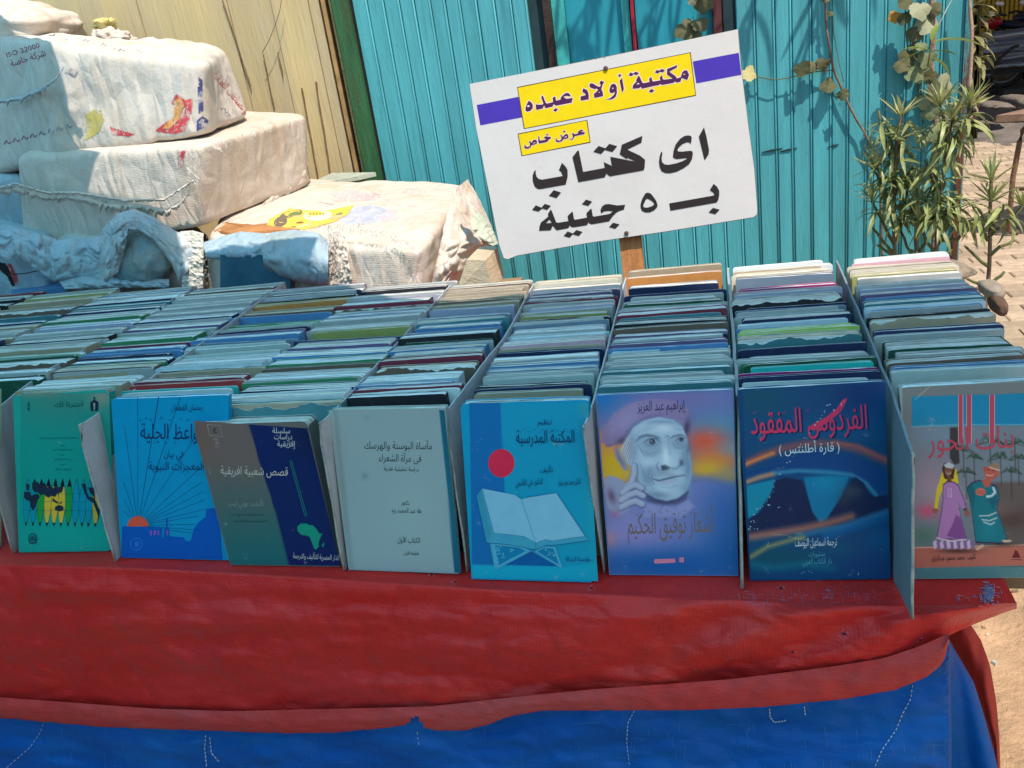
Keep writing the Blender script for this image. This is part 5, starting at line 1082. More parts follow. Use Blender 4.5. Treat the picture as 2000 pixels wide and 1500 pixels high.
# -- 7  blue waves book
def b7():
    o, pl, _ = fbook([(1447, 758), (1730, 746), (1742, 1131), (1465, 1134)], .007, solid('waves_cover', ink((0, 62, 110)), .3), PAP['w'], 'dark blue book with red calligraphic title over blue and orange waves', wear=1., seed=10)
    g = cv(1420, 700, 2.884); q = lambda x, y: g([(x, y)])[0]; S = 1 / 2.884
    def fn(X, Y):
        c = Canvas(X, Y, (2, 66, 112))
        def B(x, y, rx, ry, col, al=1, rot=0): c.blob(*q(x, y), rx * S, ry * S, col, al, rot)
        def P(pts, col, al=1, soft=10): c.poly(g(pts), col, al, soft * S)
        def St(pts, w, col, al=1, soft=20): c.stroke(g(pts), w * S, col, al, soft * S)
        B(180, 230, 200, 90, (0, 72, 98), .8); B(760, 200, 200, 120, (8, 44, 98), .8); B(500, 420, 380, 80, (0, 78, 125), .6)
        St([(90, 600), (200, 545), (320, 505), (450, 480), (600, 480), (740, 510), (900, 580)], 46, (120, 74, 84), .85, 34); St([(95, 600), (180, 565), (260, 535)], 20, (200, 130, 70), .8, 18); St([(600, 470), (740, 495), (900, 570)], 18, (150, 84, 84), .7, 16)
        P([(100, 640), (300, 560), (500, 520), (700, 540), (905, 640), (905, 760), (700, 660), (480, 640), (250, 670), (100, 740)], (0, 62, 124), .8, 30); St([(100, 700), (180, 670), (260, 650)], 26, (185, 140, 100), .8, 20); St([(270, 645), (400, 632), (560, 640), (700, 655), (780, 700), (840, 770)], 22, (56, 128, 168), .85, 16)
        P([(100, 720), (270, 680), (262, 740), (220, 800), (170, 870), (105, 910)], (0, 128, 160), .95, 8); P([(270, 690), (330, 670), (430, 690), (450, 760), (480, 870), (520, 925), (560, 905), (640, 790), (690, 700), (720, 665), (770, 700), (800, 760), (830, 778), (905, 770), (910, 900), (700, 930), (400, 960), (105, 1000), (105, 915), (180, 870), (240, 780)], (14, 34, 72), .97, 8)
        P([(432, 670), (690, 660), (640, 780), (560, 905), (525, 925), (480, 860), (455, 770)], (2, 112, 158), .95, 7); B(560, 700, 90, 60, (20, 140, 180), .5); B(700, 750, 60, 40, (70, 80, 90), .6); B(660, 800, 40, 40, (60, 60, 76), .5); B(330, 860, 70, 80, (20, 30, 80), .5)
        St([(105, 1010), (260, 985), (420, 960), (560, 930), (700, 890)], 44, (150, 104, 92), .8, 34); St([(560, 1000), (760, 930), (910, 880)], 50, (0, 92, 155), .8, 40); St([(400, 1000), (640, 950), (900, 860)], 26, (46, 120, 165), .6, 24)
        B(300, 1120, 260, 60, (8, 78, 92), .7); St([(130, 1120), (230, 1060), (370, 1020), (430, 1010)], 24, (160, 150, 90), .7, 24); St([(125, 1160), (260, 1180), (420, 1160), (600, 1180)], 40, (0, 110, 130), .6, 36); B(800, 1150, 180, 90, (2, 60, 120), .8); B(640, 1080, 120, 50, (4, 82, 120), .6); B(860, 1020, 90, 80, (0, 84, 140), .7); St([(230, 998), (420, 985)], 3, (170, 170, 150), .5, 4); St([(350, 1005), (430, 1020), (520, 1040)], 3, (180, 190, 170), .6, 4)
        return c.C
    paint_grid(o, pl, [(1449.5, 761), (1728, 749), (1740, 1129), (1467, 1131.5)], fn, 2.2)
    pr = Print(pl, base=.00045); pk = im((205, 52, 92)); wt = im((165, 200, 215))
    text(pr, 'الفردوس المفقود', 1471, 850, 1698, 839, 66, im((6, 40, 84)), -.004); pr.z += .00003; text(pr, 'الفردوس المفقود', 1467, 848, 1694, 837, 66, pk, -.006)
    pr.poly(g([(455, 400), (480, 372), (560, 330), (620, 280), (650, 235), (676, 222), (672, 240), (640, 300), (560, 365), (490, 405)]), pk)
    for x, y in ((150, 310), (245, 330), (312, 310), (385, 282), (445, 298), (620, 300), (705, 295)): pr.line(g([(x, y), (x + 16, y - 9)]), 1.6, im((120, 50, 110)), up=False)
    pr.build('lettering', o)
    text(pr, ') قارة أطلنتس (', 1522, 886, 1640, 881, 25, wt, .008); text(pr, 'ترجمة اسماعيل اليوسف', 1553, 1067, 1635, 1065, 22, wt, .004); text(pr, 'منشورات', 1580, 1087, 1611, 1086, 15, im((60, 150, 175))); text(pr, 'دار الكتاب العربي', 1567, 1102, 1625, 1100, 16, im((60, 150, 175))); pr.build('lettering', o)
    r = random.Random(4); P = [(560, 262), (548, 300), (530, 330), (508, 358), (488, 380), (470, 420), (440, 448), (420, 480), (400, 510), (370, 545), (350, 580), (320, 610), (296, 650), (270, 690), (262, 730), (240, 770), (222, 800), (225, 830), (190, 842), (170, 856), (150, 880), (140, 925), (130, 950), (124, 966), (245, 830), (285, 836), (155, 915), (165, 955), (430, 1205), (474, 1203), (743, 1210), (236, 1045), (656, 250), (640, 262), (578, 262), (600, 290)]
    for x, y in P:
        for k in range(2): a = (x + r.gauss(0, 6), y + r.gauss(0, 6)); pr.ell(*g([a])[0], r.uniform(.4, 1.5), r.uniform(.4, 1.4), im((130, 185, 205)), 7); pr.z -= pr.step * .7
    pr.build('star_dots', o)
b7()
# -- 8  villagers book
def b8():
    o, pl, _ = fbook([(1752, 756), (2046, 742), (2052, 1128), (1786, 1131)], .013, solid('villager_cover', ink((96, 128, 134)), .45), PAP['w'], 'book showing two cartoon villagers among palms under a pink title, at the right end', wear=1., seed=11)
    g = cv(1420, 700, 2.884); q = lambda x, y: g([(x, y)])[0]; S = 1 / 2.884
    def fn(X, Y):
        c = Canvas(X, Y, (92, 112, 118))
        def B(x, y, rx, ry, col, al=1, rot=0): c.blob(*q(x, y), rx * S, ry * S, col, al, rot)
        def P(pts, col, al=1, soft=4): c.poly(g(pts), col, al, soft * S)
        def St(pts, w, col, al=1, soft=5): c.stroke(g(pts), w * S, col, al, soft * S)
        P([(940, 140), (985, 150), (1000, 700), (1040, 1250), (1000, 1250)], (110, 150, 158), .9, 5)
        P([(1040, 215), (1900, 190), (1900, 375), (1040, 385)], (0, 118, 162), 1, 4); P([(1040, 385), (1900, 378), (1900, 1045), (1050, 1065)], (92, 116, 132), 1, 4); B(1200, 440, 200, 70, (90, 130, 155), .7); B(1150, 720, 120, 170, (140, 128, 150), .7); B(1130, 860, 60, 40, (175, 70, 110), .8); B(1110, 1000, 90, 60, (60, 110, 100), .8); B(1250, 760, 130, 60, (130, 140, 160), .5)
        P([(1440, 700), (1900, 690), (1900, 1045), (1400, 1050)], (76, 74, 74), .85, 20); B(1600, 900, 120, 60, (60, 48, 46), .7); B(1520, 850, 120, 50, (100, 96, 96), .5); P([(1255, 390), (1300, 388), (1310, 590), (1280, 600), (1255, 560)], (40, 44, 48), .9, 6)
        r = random.Random(12)
        for (x, y, s) in ((1330, 520, 60), (1345, 640, 55), (1480, 470, 80), (1540, 560, 70), (1600, 640, 60), (1390, 560, 50), (1620, 480, 70), (1640, 560, 50)):
            for k in range(13): a = r.uniform(-.3, 3.5); St([(x, y), (x + s * .6 * math.cos(a), y - s * .5 * math.sin(a)), (x + s * math.cos(a), y - s * .25 * math.sin(a) + s * .2)], 5, (34, 66, 56), .7, 5)
            St([(x, y), (x + 6, y + 150)], 6, (50, 46, 44), .7, 4)
        P([(1050, 1062), (1900, 1042), (1900, 1165), (1060, 1180)], (152, 100, 88), 1, 5); St([(1050, 1066), (1400, 1058), (1900, 1042)], 4, (190, 190, 170), .9, 3); P([(1060, 1180), (1900, 1162), (1900, 1260), (1060, 1250)], (66, 120, 128), 1, 4); St([(1060, 230), (1140, 160)], 5, (150, 165, 165), .7, 5); St([(1040, 385), (1300, 374), (1900, 372)], 5, (110, 170, 185), .8, 4); B(1300, 1085, 110, 14, (50, 40, 40), .8); B(1550, 1050, 90, 12, (50, 40, 40), .7)
        # woman: yellow veil, lilac dress
        ol = (46, 34, 66)
        def F(P_, col): P([(x, y) for x, y in P_], ol, 1, 2); c_ = np.mean(P_, 0); P([tuple(c_ + (np.array(p) - c_) * .955) for p in P_], col, 1, 3)
        P([(1212, 640), (1232, 610), (1290, 620), (1304, 700), (1270, 740), (1230, 700), (1196, 780), (1186, 850), (1166, 848), (1180, 740)], (182, 176, 40), 1, 3); P([(1222, 590), (1262, 585), (1285, 620), (1275, 680), (1225, 680), (1210, 620)], (56, 40, 40), 1, 3); c.ell(*q(1247, 632), 20 * S, 32 * S, (108, 82, 72), 1, 1); P([(1238, 665), (1262, 665), (1266, 712), (1240, 712)], (90, 62, 52), 1, 3); P([(1220, 600), (1250, 584), (1280, 602), (1272, 622), (1230, 614)], (150, 175, 190), 1, 3)
        F([(1216, 708), (1242, 690), (1275, 692), (1300, 708), (1338, 800), (1350, 850), (1330, 856), (1300, 800), (1318, 900), (1350, 1010), (1340, 1030), (1180, 1018), (1200, 900), (1215, 800)], (140, 112, 170)); P([(1290, 880), (1318, 900), (1350, 1010), (1330, 1026), (1236, 1000), (1268, 940)], (100, 66, 132), .9, 4)
        for k in range(12): a = 1160 + k * 19; P([(a, 1035 + 6 * math.sin(k)), (a + 18, 1020), (a + 24, 1066 + 6 * (k % 2)), (a + 6, 1076)], ((170, 165, 205), (104, 100, 140))[k % 2], 1, 2)
        St([(1182, 1012), (1260, 1028), (1345, 1020)], 9, (190, 185, 215), .9, 3); c.ell(*q(1172, 858), 16 * S, 14 * S, (120, 84, 76), 1, 1); c.ell(*q(1352, 872), 14 * S, 20 * S, (120, 84, 76), 1, 1); c.ell(*q(1340, 850), 10 * S, 6 * S, (30, 30, 36), 1, 1)
        for k in range(5): c.ell(*q(1246 + 3 * (k % 2), 735 + k * 11), 3 * S, 3 * S, (200, 195, 220), 1, .6); c.ell(*q(1262, 735 + k * 11), 3 * S, 3 * S, (200, 195, 220), 1, .6)
        St([(1236, 646), (1248, 652), (1260, 644)], 4, (190, 190, 190), .8, 2); c.ell(*q(1240, 626), 4 * S, 3 * S, (20, 20, 24), 1, .6); c.ell(*q(1256, 626), 4 * S, 3 * S, (20, 20, 24), 1, .6)
        # man: teal robe, arms folded on his chest
        F([(1350, 730), (1372, 700), (1420, 684), (1480, 700), (1520, 720), (1536, 780), (1520, 850), (1560, 960), (1580, 1020), (1556, 1046), (1400, 1040), (1390, 960), (1376, 850)], (6, 106, 124)); P([(1350, 735), (1380, 706), (1400, 760), (1388, 850)], (0, 84, 104), .8, 5); P([(1470, 800), (1510, 760), (1530, 800), (1500, 850)], (0, 84, 104), .8, 6); B(1470, 960, 50, 70, (10, 128, 144), .6)
        St([(1500, 730), (1510, 755), (1490, 775), (1465, 778)], 13, (170, 200, 210), .95, 3); P([(1436, 690), (1470, 660), (1490, 690), (1478, 725), (1450, 726)], (150, 84, 76), 1, 3); c.ell(*q(1428, 752), 30 * S, 22 * S, (165, 100, 92), 1, 1); St([(1400, 752), (1450, 764)], 3, (90, 50, 46), .8, 2); St([(1412, 742), (1456, 752)], 2.5, (90, 50, 46), .8, 2)
        c.ell(*q(1487, 645), 40 * S, 38 * S, (150, 84, 76), 1, 1); c.ell(*q(1526, 650), 9 * S, 13 * S, (150, 90, 80), 1, 1); P([(1478, 600), (1510, 584), (1536, 600), (1538, 628), (1505, 620), (1480, 612)], (120, 112, 98), 1, 3); St([(1478, 612), (1505, 622), (1536, 630)], 6, (190, 180, 160), .9, 2); St([(1460, 655), (1480, 662), (1500, 656)], 5, (190, 185, 180), .8, 2); c.ell(*q(1472, 628), 5 * S, 4 * S, (24, 20, 20), 1, .6); c.ell(*q(1500, 632), 5 * S, 4 * S, (24, 20, 20), 1, .6); c.ell(*q(1452, 622), 10 * S, 13 * S, (140, 76, 70), 1, 1)
        for P_ in ([(1422, 888), (1480, 884), (1516, 868)], [(1436, 908), (1480, 914), (1520, 898)], [(1446, 922), (1484, 936), (1506, 924)]): St(P_, 6, (180, 205, 210), .9, 3)
        P([(1396, 1070), (1440, 1046), (1448, 1060), (1410, 1082)], (170, 160, 140), 1, 2); P([(1545, 1022), (1600, 1022), (1606, 1032), (1560, 1038)], (170, 160, 140), 1, 2)
        P([(1600, 1135), (1615, 1100), (1622, 1080), (1634, 1082), (1648, 1110), (1658, 1136)], (92, 30, 40), 1, 3); St([(1606, 1128), (1652, 1126)], 5, (170, 130, 120), .9, 2)
        return c.C
    paint_grid(o, pl, [(1756, 758), (2043, 745), (2049, 1126), (1789, 1129)], fn, 1.6)
    pr = Print(pl, base=.00045); pk = im((150, 66, 88)); ou = im((190, 190, 195))
    for a, b in ((1304, 1328), (1350, 1376), (1479, 1506)):
        for w, m in ((4, ou), (0, pk)): pr.poly(g([(a - w / 2, 205), (b + w / 2, 203), (b + w / 2, 478), (a - w / 2, 480)]), m)
    for bo, m in ((.030, ou), (.002, pk)): text(pr, 'بنات الحور', 1813, 882, 1981, 874, 62, m, bo); pr.z += .00004
    pr.build('lettering', o)
    text(pr, 'تأليف : محمد محمود عبدالرازق', 1820, 1095, 1906, 1092, 15, im((46, 44, 50)), .01); scrib(pr, 1955, 2005, 1107, 2, im((50, 80, 86)), 3, .7); pr.build('lettering', o)
b8()
# -- 0  the book at the left edge, mostly out of the picture
fbook([(-190, 768), (-8, 768), (6, 1074), (-188, 1072)], .012, CM_['mint'], PAP['w'], 'pale green book cut off by the left edge of the picture', seed=12)
# ------------------------------------------------------------------ upright cardboard partitions between the rows
def partition(feet, rail, label, col, seed=0, thick=.0022):
    """sheet standing front to back, ruled between its foot line and its upper edge (both front to back, world points)"""
    feet = [np.array(p, float) for p in feet]; rail = [np.array(p, float) for p in rail]
    def res(P, n):
        d = [0]
        for a, b in zip(P, P[1:]): d.append(d[-1] + abs(b[1] - a[1]) + 1e-4)
        return [np.array([np.interp(t * d[-1], d, [p[c] for p in P]) for c in range(3)]) for t in np.linspace(0, 1, n) ** 1.6]
    n, m_ = 30, 9; A, B = res(feet, n), res(rail, n); V = []
    for sg in (0, 1):
        for i in range(n):
            for j in range(m_):
                u = j / (m_ - 1); p = A[i] * (1 - u) + B[i] * u
                if i == 0: p = p + np.array([0, .0015 * nz(u * 9, seed) + (.006 if j == m_ - 1 else 0), -.005 * (j == m_ - 1)])
                if j == m_ - 1: p = p + np.array([0, 0, .0012 * nz(i * .9, seed, 2)])
                V.append(p + np.array([thick * (sg - .5) + .0015 * nz(p[1] * 20, p[2] * 20, seed), 0, 0]))
    N = n * m_; Fc = [(i * m_ + j, i * m_ + j + 1, (i + 1) * m_ + j + 1, (i + 1) * m_ + j) for i in range(n - 1) for j in range(m_ - 1)]
    Fc = [f[::-1] for f in Fc] + [tuple(k + N for k in f) for f in Fc]
    Fc += [(j, j + 1, N + j + 1, N + j) for j in range(m_ - 1)] + [(i * m_ + m_ - 1, (i + 1) * m_ + m_ - 1, N + (i + 1) * m_ + m_ - 1, N + i * m_ + m_ - 1) for i in range(n - 1)]
    m = pmat('card_' + str(seed), col, .8, .08, 12, dirt=tuple(.75 * c for c in col), ds=16, dlim=(.5, .75), bump=.25, bs=80)
    o = obj('cardboard_divider', V, Fc, m); tag(o, label, 'divider', 'cardboard dividers between the rows of books')
    b = MB(); b.tube([V[j] + np.array([thick / 2 + .0006 * nz(j * 3, seed), -.0005, 0]) for j in range(m_)] + [V[m_ * 2 - 1] + np.array([thick / 2, 0, 0]), V[m_ * 3 - 1] + np.array([thick / 2, 0, 0])], [.0016 + .0008 * abs(nz(j * 2.3, seed)) for j in range(m_ + 2)], 6)
    b.build('worn_edge', pmat('card_edge_%d' % seed, (.40, .38, .34), .9, .3, 60, bump=.5), o, True)
RZ = lambda x, y, h=.236: onz(x, y, T + h)
def rw(c): p = (colinfo(c)[3] + colinfo(c + 1)[2]) / 2; return p
def ft2(c): p = rw(c); return (p[0], p[1], T + .001)
cw = (.46, .48, .50)
partition([onz(26, 1080, T + .001), ft2(0)], [RZ(-42, 832), RZ(30, 767), RZ(81, 729), rw(0)], 'pale cardboard divider left of the green map book', cw, 1)
partition([onz(226, 1096, T + .001), ft2(1)], [RZ(152, 833, .232), RZ(240, 776), RZ(437, 639), rw(1)], 'pale cardboard divider jutting between the map book and the sunrise book', cw, 2)
partition([onz(672, 1114, T + .001), ft2(3)], [RZ(622, 830, .232), RZ(648, 806), rw(3)], 'narrow pale cardboard divider between the Africa map book and the grey book', cw, 3)
partition([onz(914, 1116, T + .001), ft2(4)], [RZ(870, 806, .232), RZ(951, 699), RZ(984, 660), rw(4)], 'pale cardboard divider with a worn top corner right of the plain grey book', cw, 4)
partition([onz(1180, 1118, T + .001), ft2(5)], [RZ(1139, 838, .224), RZ(1160, 780), rw(5)], 'pale cardboard divider between the open book cover and the portrait book', cw, 5)
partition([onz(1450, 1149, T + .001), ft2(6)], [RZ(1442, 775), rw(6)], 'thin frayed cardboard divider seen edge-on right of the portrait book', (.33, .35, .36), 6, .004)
p0 = ony(1782, 1207, .815); p1 = onz(1750, 1136, T + .001); q0 = ony(1784, 893, .815)
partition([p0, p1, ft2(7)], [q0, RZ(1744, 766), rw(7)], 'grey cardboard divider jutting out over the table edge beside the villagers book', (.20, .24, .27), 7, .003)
# ================================================================== THE SACKS
class Surf:
    def __init__(s, V, Fc): s.b = BVHTree.FromPolygons([Vector(v) for v in V], Fc); s.last = Vector((0, 2, 1))
    def hit(s, x, y, off=0.):
        r = Vector(ray(x, y)).normalized(); h = s.b.ray_cast(Vector(CP), r)
        if h[0] is not None: s.last = h[0]
        return np.array(s.last - r * (off + .0004))
def weave(name, col, fine=1., dirt=(.62, .55, .46), trans=0.):
    m = pmat(name, col, .75, .09, 9, dirt=dirt, ds=4, dlim=(.5, .85), layers=((tuple(c * f for c, f in zip(col, (.86, .74, .58))), 3.2, .52, .78, (2.5, 2.5, .8)), (tuple(c * .55 for c in col), 30, .70, .80, None), (tuple(c * f for c, f in zip(col, (.72, .64, .54))), 7, .66, .86, None)), bump=.35, bs=30, bd=.012, spec=.25, trans=trans)
    t = m.node_tree; p = t.nodes['Principled BSDF']; tc = t.nodes.new('ShaderNodeTexCoord'); last = p.inputs['Normal'].links[0].from_socket; hs = []
    for ax in ('X', 'Y', 'Z'):
        w = t.nodes.new('ShaderNodeTexWave'); w.bands_direction = ax; w.inputs['Scale'].default_value = 75 * fine; w.inputs['Distortion'].default_value = 3.5; w.inputs['Detail Scale'].default_value = 3
        t.links.new(tc.outputs['Object'], w.inputs[0]); hs.append(w.outputs['Fac'])
    a = t.nodes.new('ShaderNodeMath'); a.operation = 'ADD'; t.links.new(hs[0], a.inputs[0]); t.links.new(hs[1], a.inputs[1])
    a2 = t.nodes.new('ShaderNodeMath'); a2.operation = 'ADD'; t.links.new(a.outputs[0], a2.inputs[0]); t.links.new(hs[2], a2.inputs[1])
    vo = t.nodes.new('ShaderNodeTexVoronoi'); vo.feature = 'DISTANCE_TO_EDGE'; vo.inputs['Scale'].default_value = 9; mp = t.nodes.new('ShaderNodeMapping'); mp.inputs['Scale'].default_value = (2.4, 1.6, .6); mp.inputs['Rotation'].default_value = (.2, .7, .2)
    nn = t.nodes.new('ShaderNodeTexNoise'); nn.inputs['Scale'].default_value = 5; t.links.new(tc.outputs['Object'], nn.inputs['Vector']); mxv = t.nodes.new('ShaderNodeMix'); mxv.data_type = 'VECTOR'; mxv.inputs[0].default_value = .12
    t.links.new(tc.outputs['Object'], mxv.inputs[4]); t.links.new(nn.outputs['Color'], mxv.inputs[5]); t.links.new(mxv.outputs[1], mp.inputs[0]); t.links.new(mp.outputs[0], vo.inputs['Vector'])
    b0 = t.nodes.new('ShaderNodeBump'); b0.inputs['Strength'].default_value = .30; b0.inputs['Distance'].default_value = .02; t.links.new(ramp(t, vo.outputs['Distance'], 0, .35), b0.inputs['Height']); t.links.new(last, b0.inputs['Normal']); last = b0.outputs[0]
    b = t.nodes.new('ShaderNodeBump'); b.inputs['Strength'].default_value = .22; b.inputs['Distance'].default_value = .0025
    t.links.new(a2.outputs[0], b.inputs['Height']); t.links.new(last, b.inputs['Normal']); t.links.new(b.outputs[0], p.inputs['Normal']); return m
WV = weave('woven_sack', (.62, .53, .45)); WS = weave('smooth_sack', (.62, .56, .49), 2.4); WB = weave('shaded_blue_sack', (.36, .45, .50), 1.4, dirt=(.24, .33, .38))  # the bluish copy has the blue shade put into its colour
def sackmesh(top, bot, k=7, n=46, a1=.014, a2=.004, seed=0, puff=0., fold=(1, 1, 1), s1=5., s2=19.):
    P = [ony(*p) if len(p) == 3 else np.array(p[:3]) for p in top]; Q = []
    for i, b in enumerate(bot): Q.append(ony(*b) if len(b) == 3 else np.array([P[i][0], P[i][1], b[0]]))
    P, Q = np.array(P), np.array(Q); V = []; Fc = []; idx = {}
    cen = (P.sum(0) + Q.sum(0)) / 8
    def at(a, b, c):        # a: left-right, b: front-back, c: bottom-top in -1..1
        s, t, u = (a + 1) / 2, (b + 1) / 2, (c + 1) / 2
        f = lambda M: (M[0] * (1 - s) + M[1] * s) * (1 - t) + (M[3] * (1 - s) + M[2] * s) * t
        return f(Q) * (1 - u) + f(P) * u
    g = np.linspace(-1, 1, n)
    def vid(a, b, c):
        key = (round(a, 5), round(b, 5), round(c, 5))
        if key in idx: return idx[key]
        p = np.array([a, b, c]); q = p * (np.abs(p).max() / (np.sum(np.abs(p) ** k) ** (1 / k)))
        q *= 1 + puff * (1 - abs(a) ** 2 * .5 - abs(b) ** 2 * .5)
        w = at(*q); d = w - cen; d /= np.linalg.norm(d); f = fold
        n1 = nz(w[0] * s1 * f[0] + seed * 7, w[1] * s1 * f[1], w[2] * s1 * f[2]); n1r = 1.2 * cr(w[0] * s1 * 1.6 * f[0] + seed * 3, w[1] * s1 * 1.6, w[2] * s1 * 1.2 * f[2] + 5 + .5 * n1) - .5
        n2 = nz(w[0] * s2 * f[0] + seed, w[1] * s2, w[2] * s2 * f[2]); n2r = 1.2 * cr(w[0] * s2 * .8 * f[0] + seed * 5, w[1] * s2 * .8, w[2] * s2 * .6 * f[2] + 9 + n1) - .5
        w = w + d * (a1 * n1 + a1 * .4 * max(-.6, n1r) + a2 * n2 + a2 * .7 * max(-.5, n2r))
        idx[key] = len(V); V.append(w); return idx[key]
    for ax in range(3):
        for sgn in (-1, 1):
            for i in range(n - 1):
                for j in range(n - 1):
                    q = []
                    for (x, y) in ((g[i], g[j]), (g[i + 1], g[j]), (g[i + 1], g[j + 1]), (g[i], g[j + 1])):
                        c = [0, 0, 0]; c[ax] = sgn; c[(ax + 1) % 3] = x; c[(ax + 2) % 3] = y; q.append(vid(*c))
                    Fc.append(tuple(q if sgn > 0 else q[::-1]))
    return V, Fc
def lump(cx, cy, Y, rx, ry, rd, n=28, seed=0, rot=0., amp=.16, s=3.5, k=2.4):
    """soft rounded piece of cloth centred on a pixel, rx, ry in pixels, rd in metres"""
    c = ony(cx, cy, Y); ex = ony(cx + rx * math.cos(rot), cy + rx * math.sin(rot), Y) - c; ey = ony(cx + ry * math.sin(rot), cy - ry * math.cos(rot), Y) - c; V = []; Fc = []
    for i in range(n + 1):
        th = math.pi * i / n
        for j in range(2 * n):
            ph = math.pi * j / n; d = np.array([math.sin(th) * math.cos(ph), math.sin(th) * math.sin(ph), math.cos(th)]); d = d / (np.sum(np.abs(d) ** k) ** (1 / k))
            f = 1 + amp * nz(d[0] * s + seed, d[1] * s, d[2] * s) + amp * .7 * (cr(d[0] * s * 1.1 + seed, d[1] * s * .5, d[2] * s * 1.1) - .4)
            V.append(c + (ex * d[0] + ey * d[2]) * f + np.array([0, rd * d[1] * f, 0]))
    m = 2 * n; Fc = [(i * m + j, (i + 1) * m + j, (i + 1) * m + (j + 1) % m, i * m + (j + 1) % m) for i in range(n) for j in range(m)]
    return V, Fc
def sheet(A, B, name, mat, parent, bulge=.03, n=60, m=34, amp=.010, seed=0, fs=(9, 3), hang=0.):
    """cloth spanned between two edges of (px, py, Y) points, bellied towards us and creased along its fall"""
    def res(P):
        P = np.array(P, float); d = np.r_[0, np.cumsum(np.hypot(*np.diff(P[:, :2], axis=0).T))]; return [np.array([np.interp(t * d[-1], d, P[:, c]) for c in range(3)]) for t in np.linspace(0, 1, n)]
    a, b = res(A), res(B); V = []
    for i in range(n):
        for j in range(m):
            u, v = i / (n - 1), j / (m - 1); q = a[i] * (1 - v) + b[i] * v; e = math.sin(math.pi * min(1, v * 1.0)) ** .7
            f = amp * (1.1 * cr(u * fs[0] + seed, v * fs[1] + .8 * nz(u * 4, v * 3, seed), seed) + .9 * nz(u * fs[0] * .8, v * fs[1] * .7, seed + 4) + .16 * cr(u * fs[0] * 3, v * fs[1] * 3, seed + 2)) * (.35 + .65 * e) * .8
            V.append(tuple(ony(q[0] + 1.5 * nz(u * 14, v * 6, seed + 1), q[1] + (2.2 * nz(u * 22, seed) if j == m - 1 else 0), q[2] - bulge * e - f)))
    Fc = [(i * m + j, i * m + j + 1, (i + 1) * m + j + 1, (i + 1) * m + j) for i in range(n - 1) for j in range(m - 1)]
    return obj(name, V, Fc, mat, parent, True)
def ribbon(up, w, name, mat, parent, off=.012, frill=.5, seed=0, curl=.012):
    """ragged seam or flap edge: up = [(px,py,Y)], w = drop in pixels"""
    V = []; U = np.array(up, float); d = np.r_[0, np.cumsum(np.hypot(*np.diff(U[:, :2], axis=0).T))]; n = max(12, int(d[-1] / 3)); m = 5
    for i, t in enumerate(np.linspace(0, d[-1], n)):
        q = [np.interp(t, d, U[:, c]) for c in range(3)]; ww = np.interp(t, d, w) if hasattr(w, '__len__') else w
        ww *= 1 + frill * nz(i * .55, seed, 0) * 1.4
        for j in range(m):
            u = j / (m - 1); V.append(tuple(ony(q[0] + 2 * nz(i * .3, j, seed), q[1] + ww * u, q[2] - off - curl * math.sin(u * math.pi) - .006 * nz(i * .35, u * 2, seed))))
    Fc = [(i * m + j, i * m + j + 1, (i + 1) * m + j + 1, (i + 1) * m + j) for i in range(n - 1) for j in range(m - 1)]
    return obj(name, V, Fc, mat, parent, True)
def decal(srf, P, m, name, parent, cell=2.2, off=.0008, speck=0., seed=1):
    P = [tuple(p) for p in P]; xs = [p[0] for p in P]; ys = [p[1] for p in P]; idx = {}; V = []; Fc = []; r = random.Random(seed)
    def vi(i, j):
        if (i, j) not in idx: idx[(i, j)] = len(V); V.append(srf.hit(min(xs) + i * cell, min(ys) + j * cell, off))
        return idx[(i, j)]
    for i in range(int((max(xs) - min(xs)) / cell) + 1):
        for j in range(int((max(ys) - min(ys)) / cell) + 1):
            x, y = min(xs) + (i + .5) * cell, min(ys) + (j + .5) * cell
            if inside((x, y), P) and (not speck or .5 + .9 * nz(x * .13, y * .13, seed) > speck or r.random() > speck + .3): Fc.append((vi(i, j), vi(i, j + 1), vi(i + 1, j + 1), vi(i + 1, j)))
    if not Fc: return None
    return obj(name, V, Fc, m, parent, True)
def fray(pts, name, parent, mat, n, L, spread, seed=0):
    b = MB(); r = random.Random(seed); P = np.array(pts, float); d = np.r_[0, np.cumsum(np.hypot(*np.diff(P[:, :2], axis=0).T))]
    for k in range(n):
        t = r.random() * d[-1]; q = [np.interp(t, d, P[:, c]) for c in range(3)]; x, y = q[0] + r.gauss(0, spread), q[1] + r.gauss(0, spread * .6); a = r.uniform(-2.6, -.5) if r.random() < .6 else r.uniform(.3, 2.8); l = L * r.uniform(.4, 1.3)
        b.tube([ony(x, y, q[2]), ony(x + l * .5 * math.cos(a), y + l * .5 * math.sin(a) + 1, q[2] - .008), ony(x + l * math.cos(a), y + l * math.sin(a) + 2, q[2] - .01)], .0005, 3, cap=False)
    o = b.build(name, mat, parent); o['kind'] = 'stuff'; return o
THR = pmat('sack_thread', (.70, .65, .58), .8, .15)
def sack(name, label, me, mat):
    V, Fc = me; V = np.array(V); root = empty(name, ((V[:, 0].min() + V[:, 0].max()) / 2, (V[:, 1].min() + V[:, 1].max()) / 2, V[:, 2].min()), label, 'sack', 'woven sacks stacked behind the stall')
    obj('cloth', V, Fc, mat, root, True); return root, Surf(V, Fc)
dk_red = pmat('print_red', (.50, .06, .07), .7, .25, 30, dirt=(.6, .4, .35), ds=25, dlim=(.5, .6)); dk_org = pmat('print_orange', (.62, .30, .10), .7, .3, 30, dirt=(.62, .5, .38), ds=22, dlim=(.5, .62))
dk_yel = pmat('print_yellow', (.50, .42, .12), .7, .3, 20, dirt=(.62, .56, .40), ds=14, dlim=(.5, .7)); dk_nav = pmat('print_navy', (.07, .08, .22), .7, .35, 30, dirt=(.55, .52, .52), ds=30, dlim=(.52, .6)); dk_mar = pmat('print_maroon', (.26, .05, .10), .7, .3, 30)
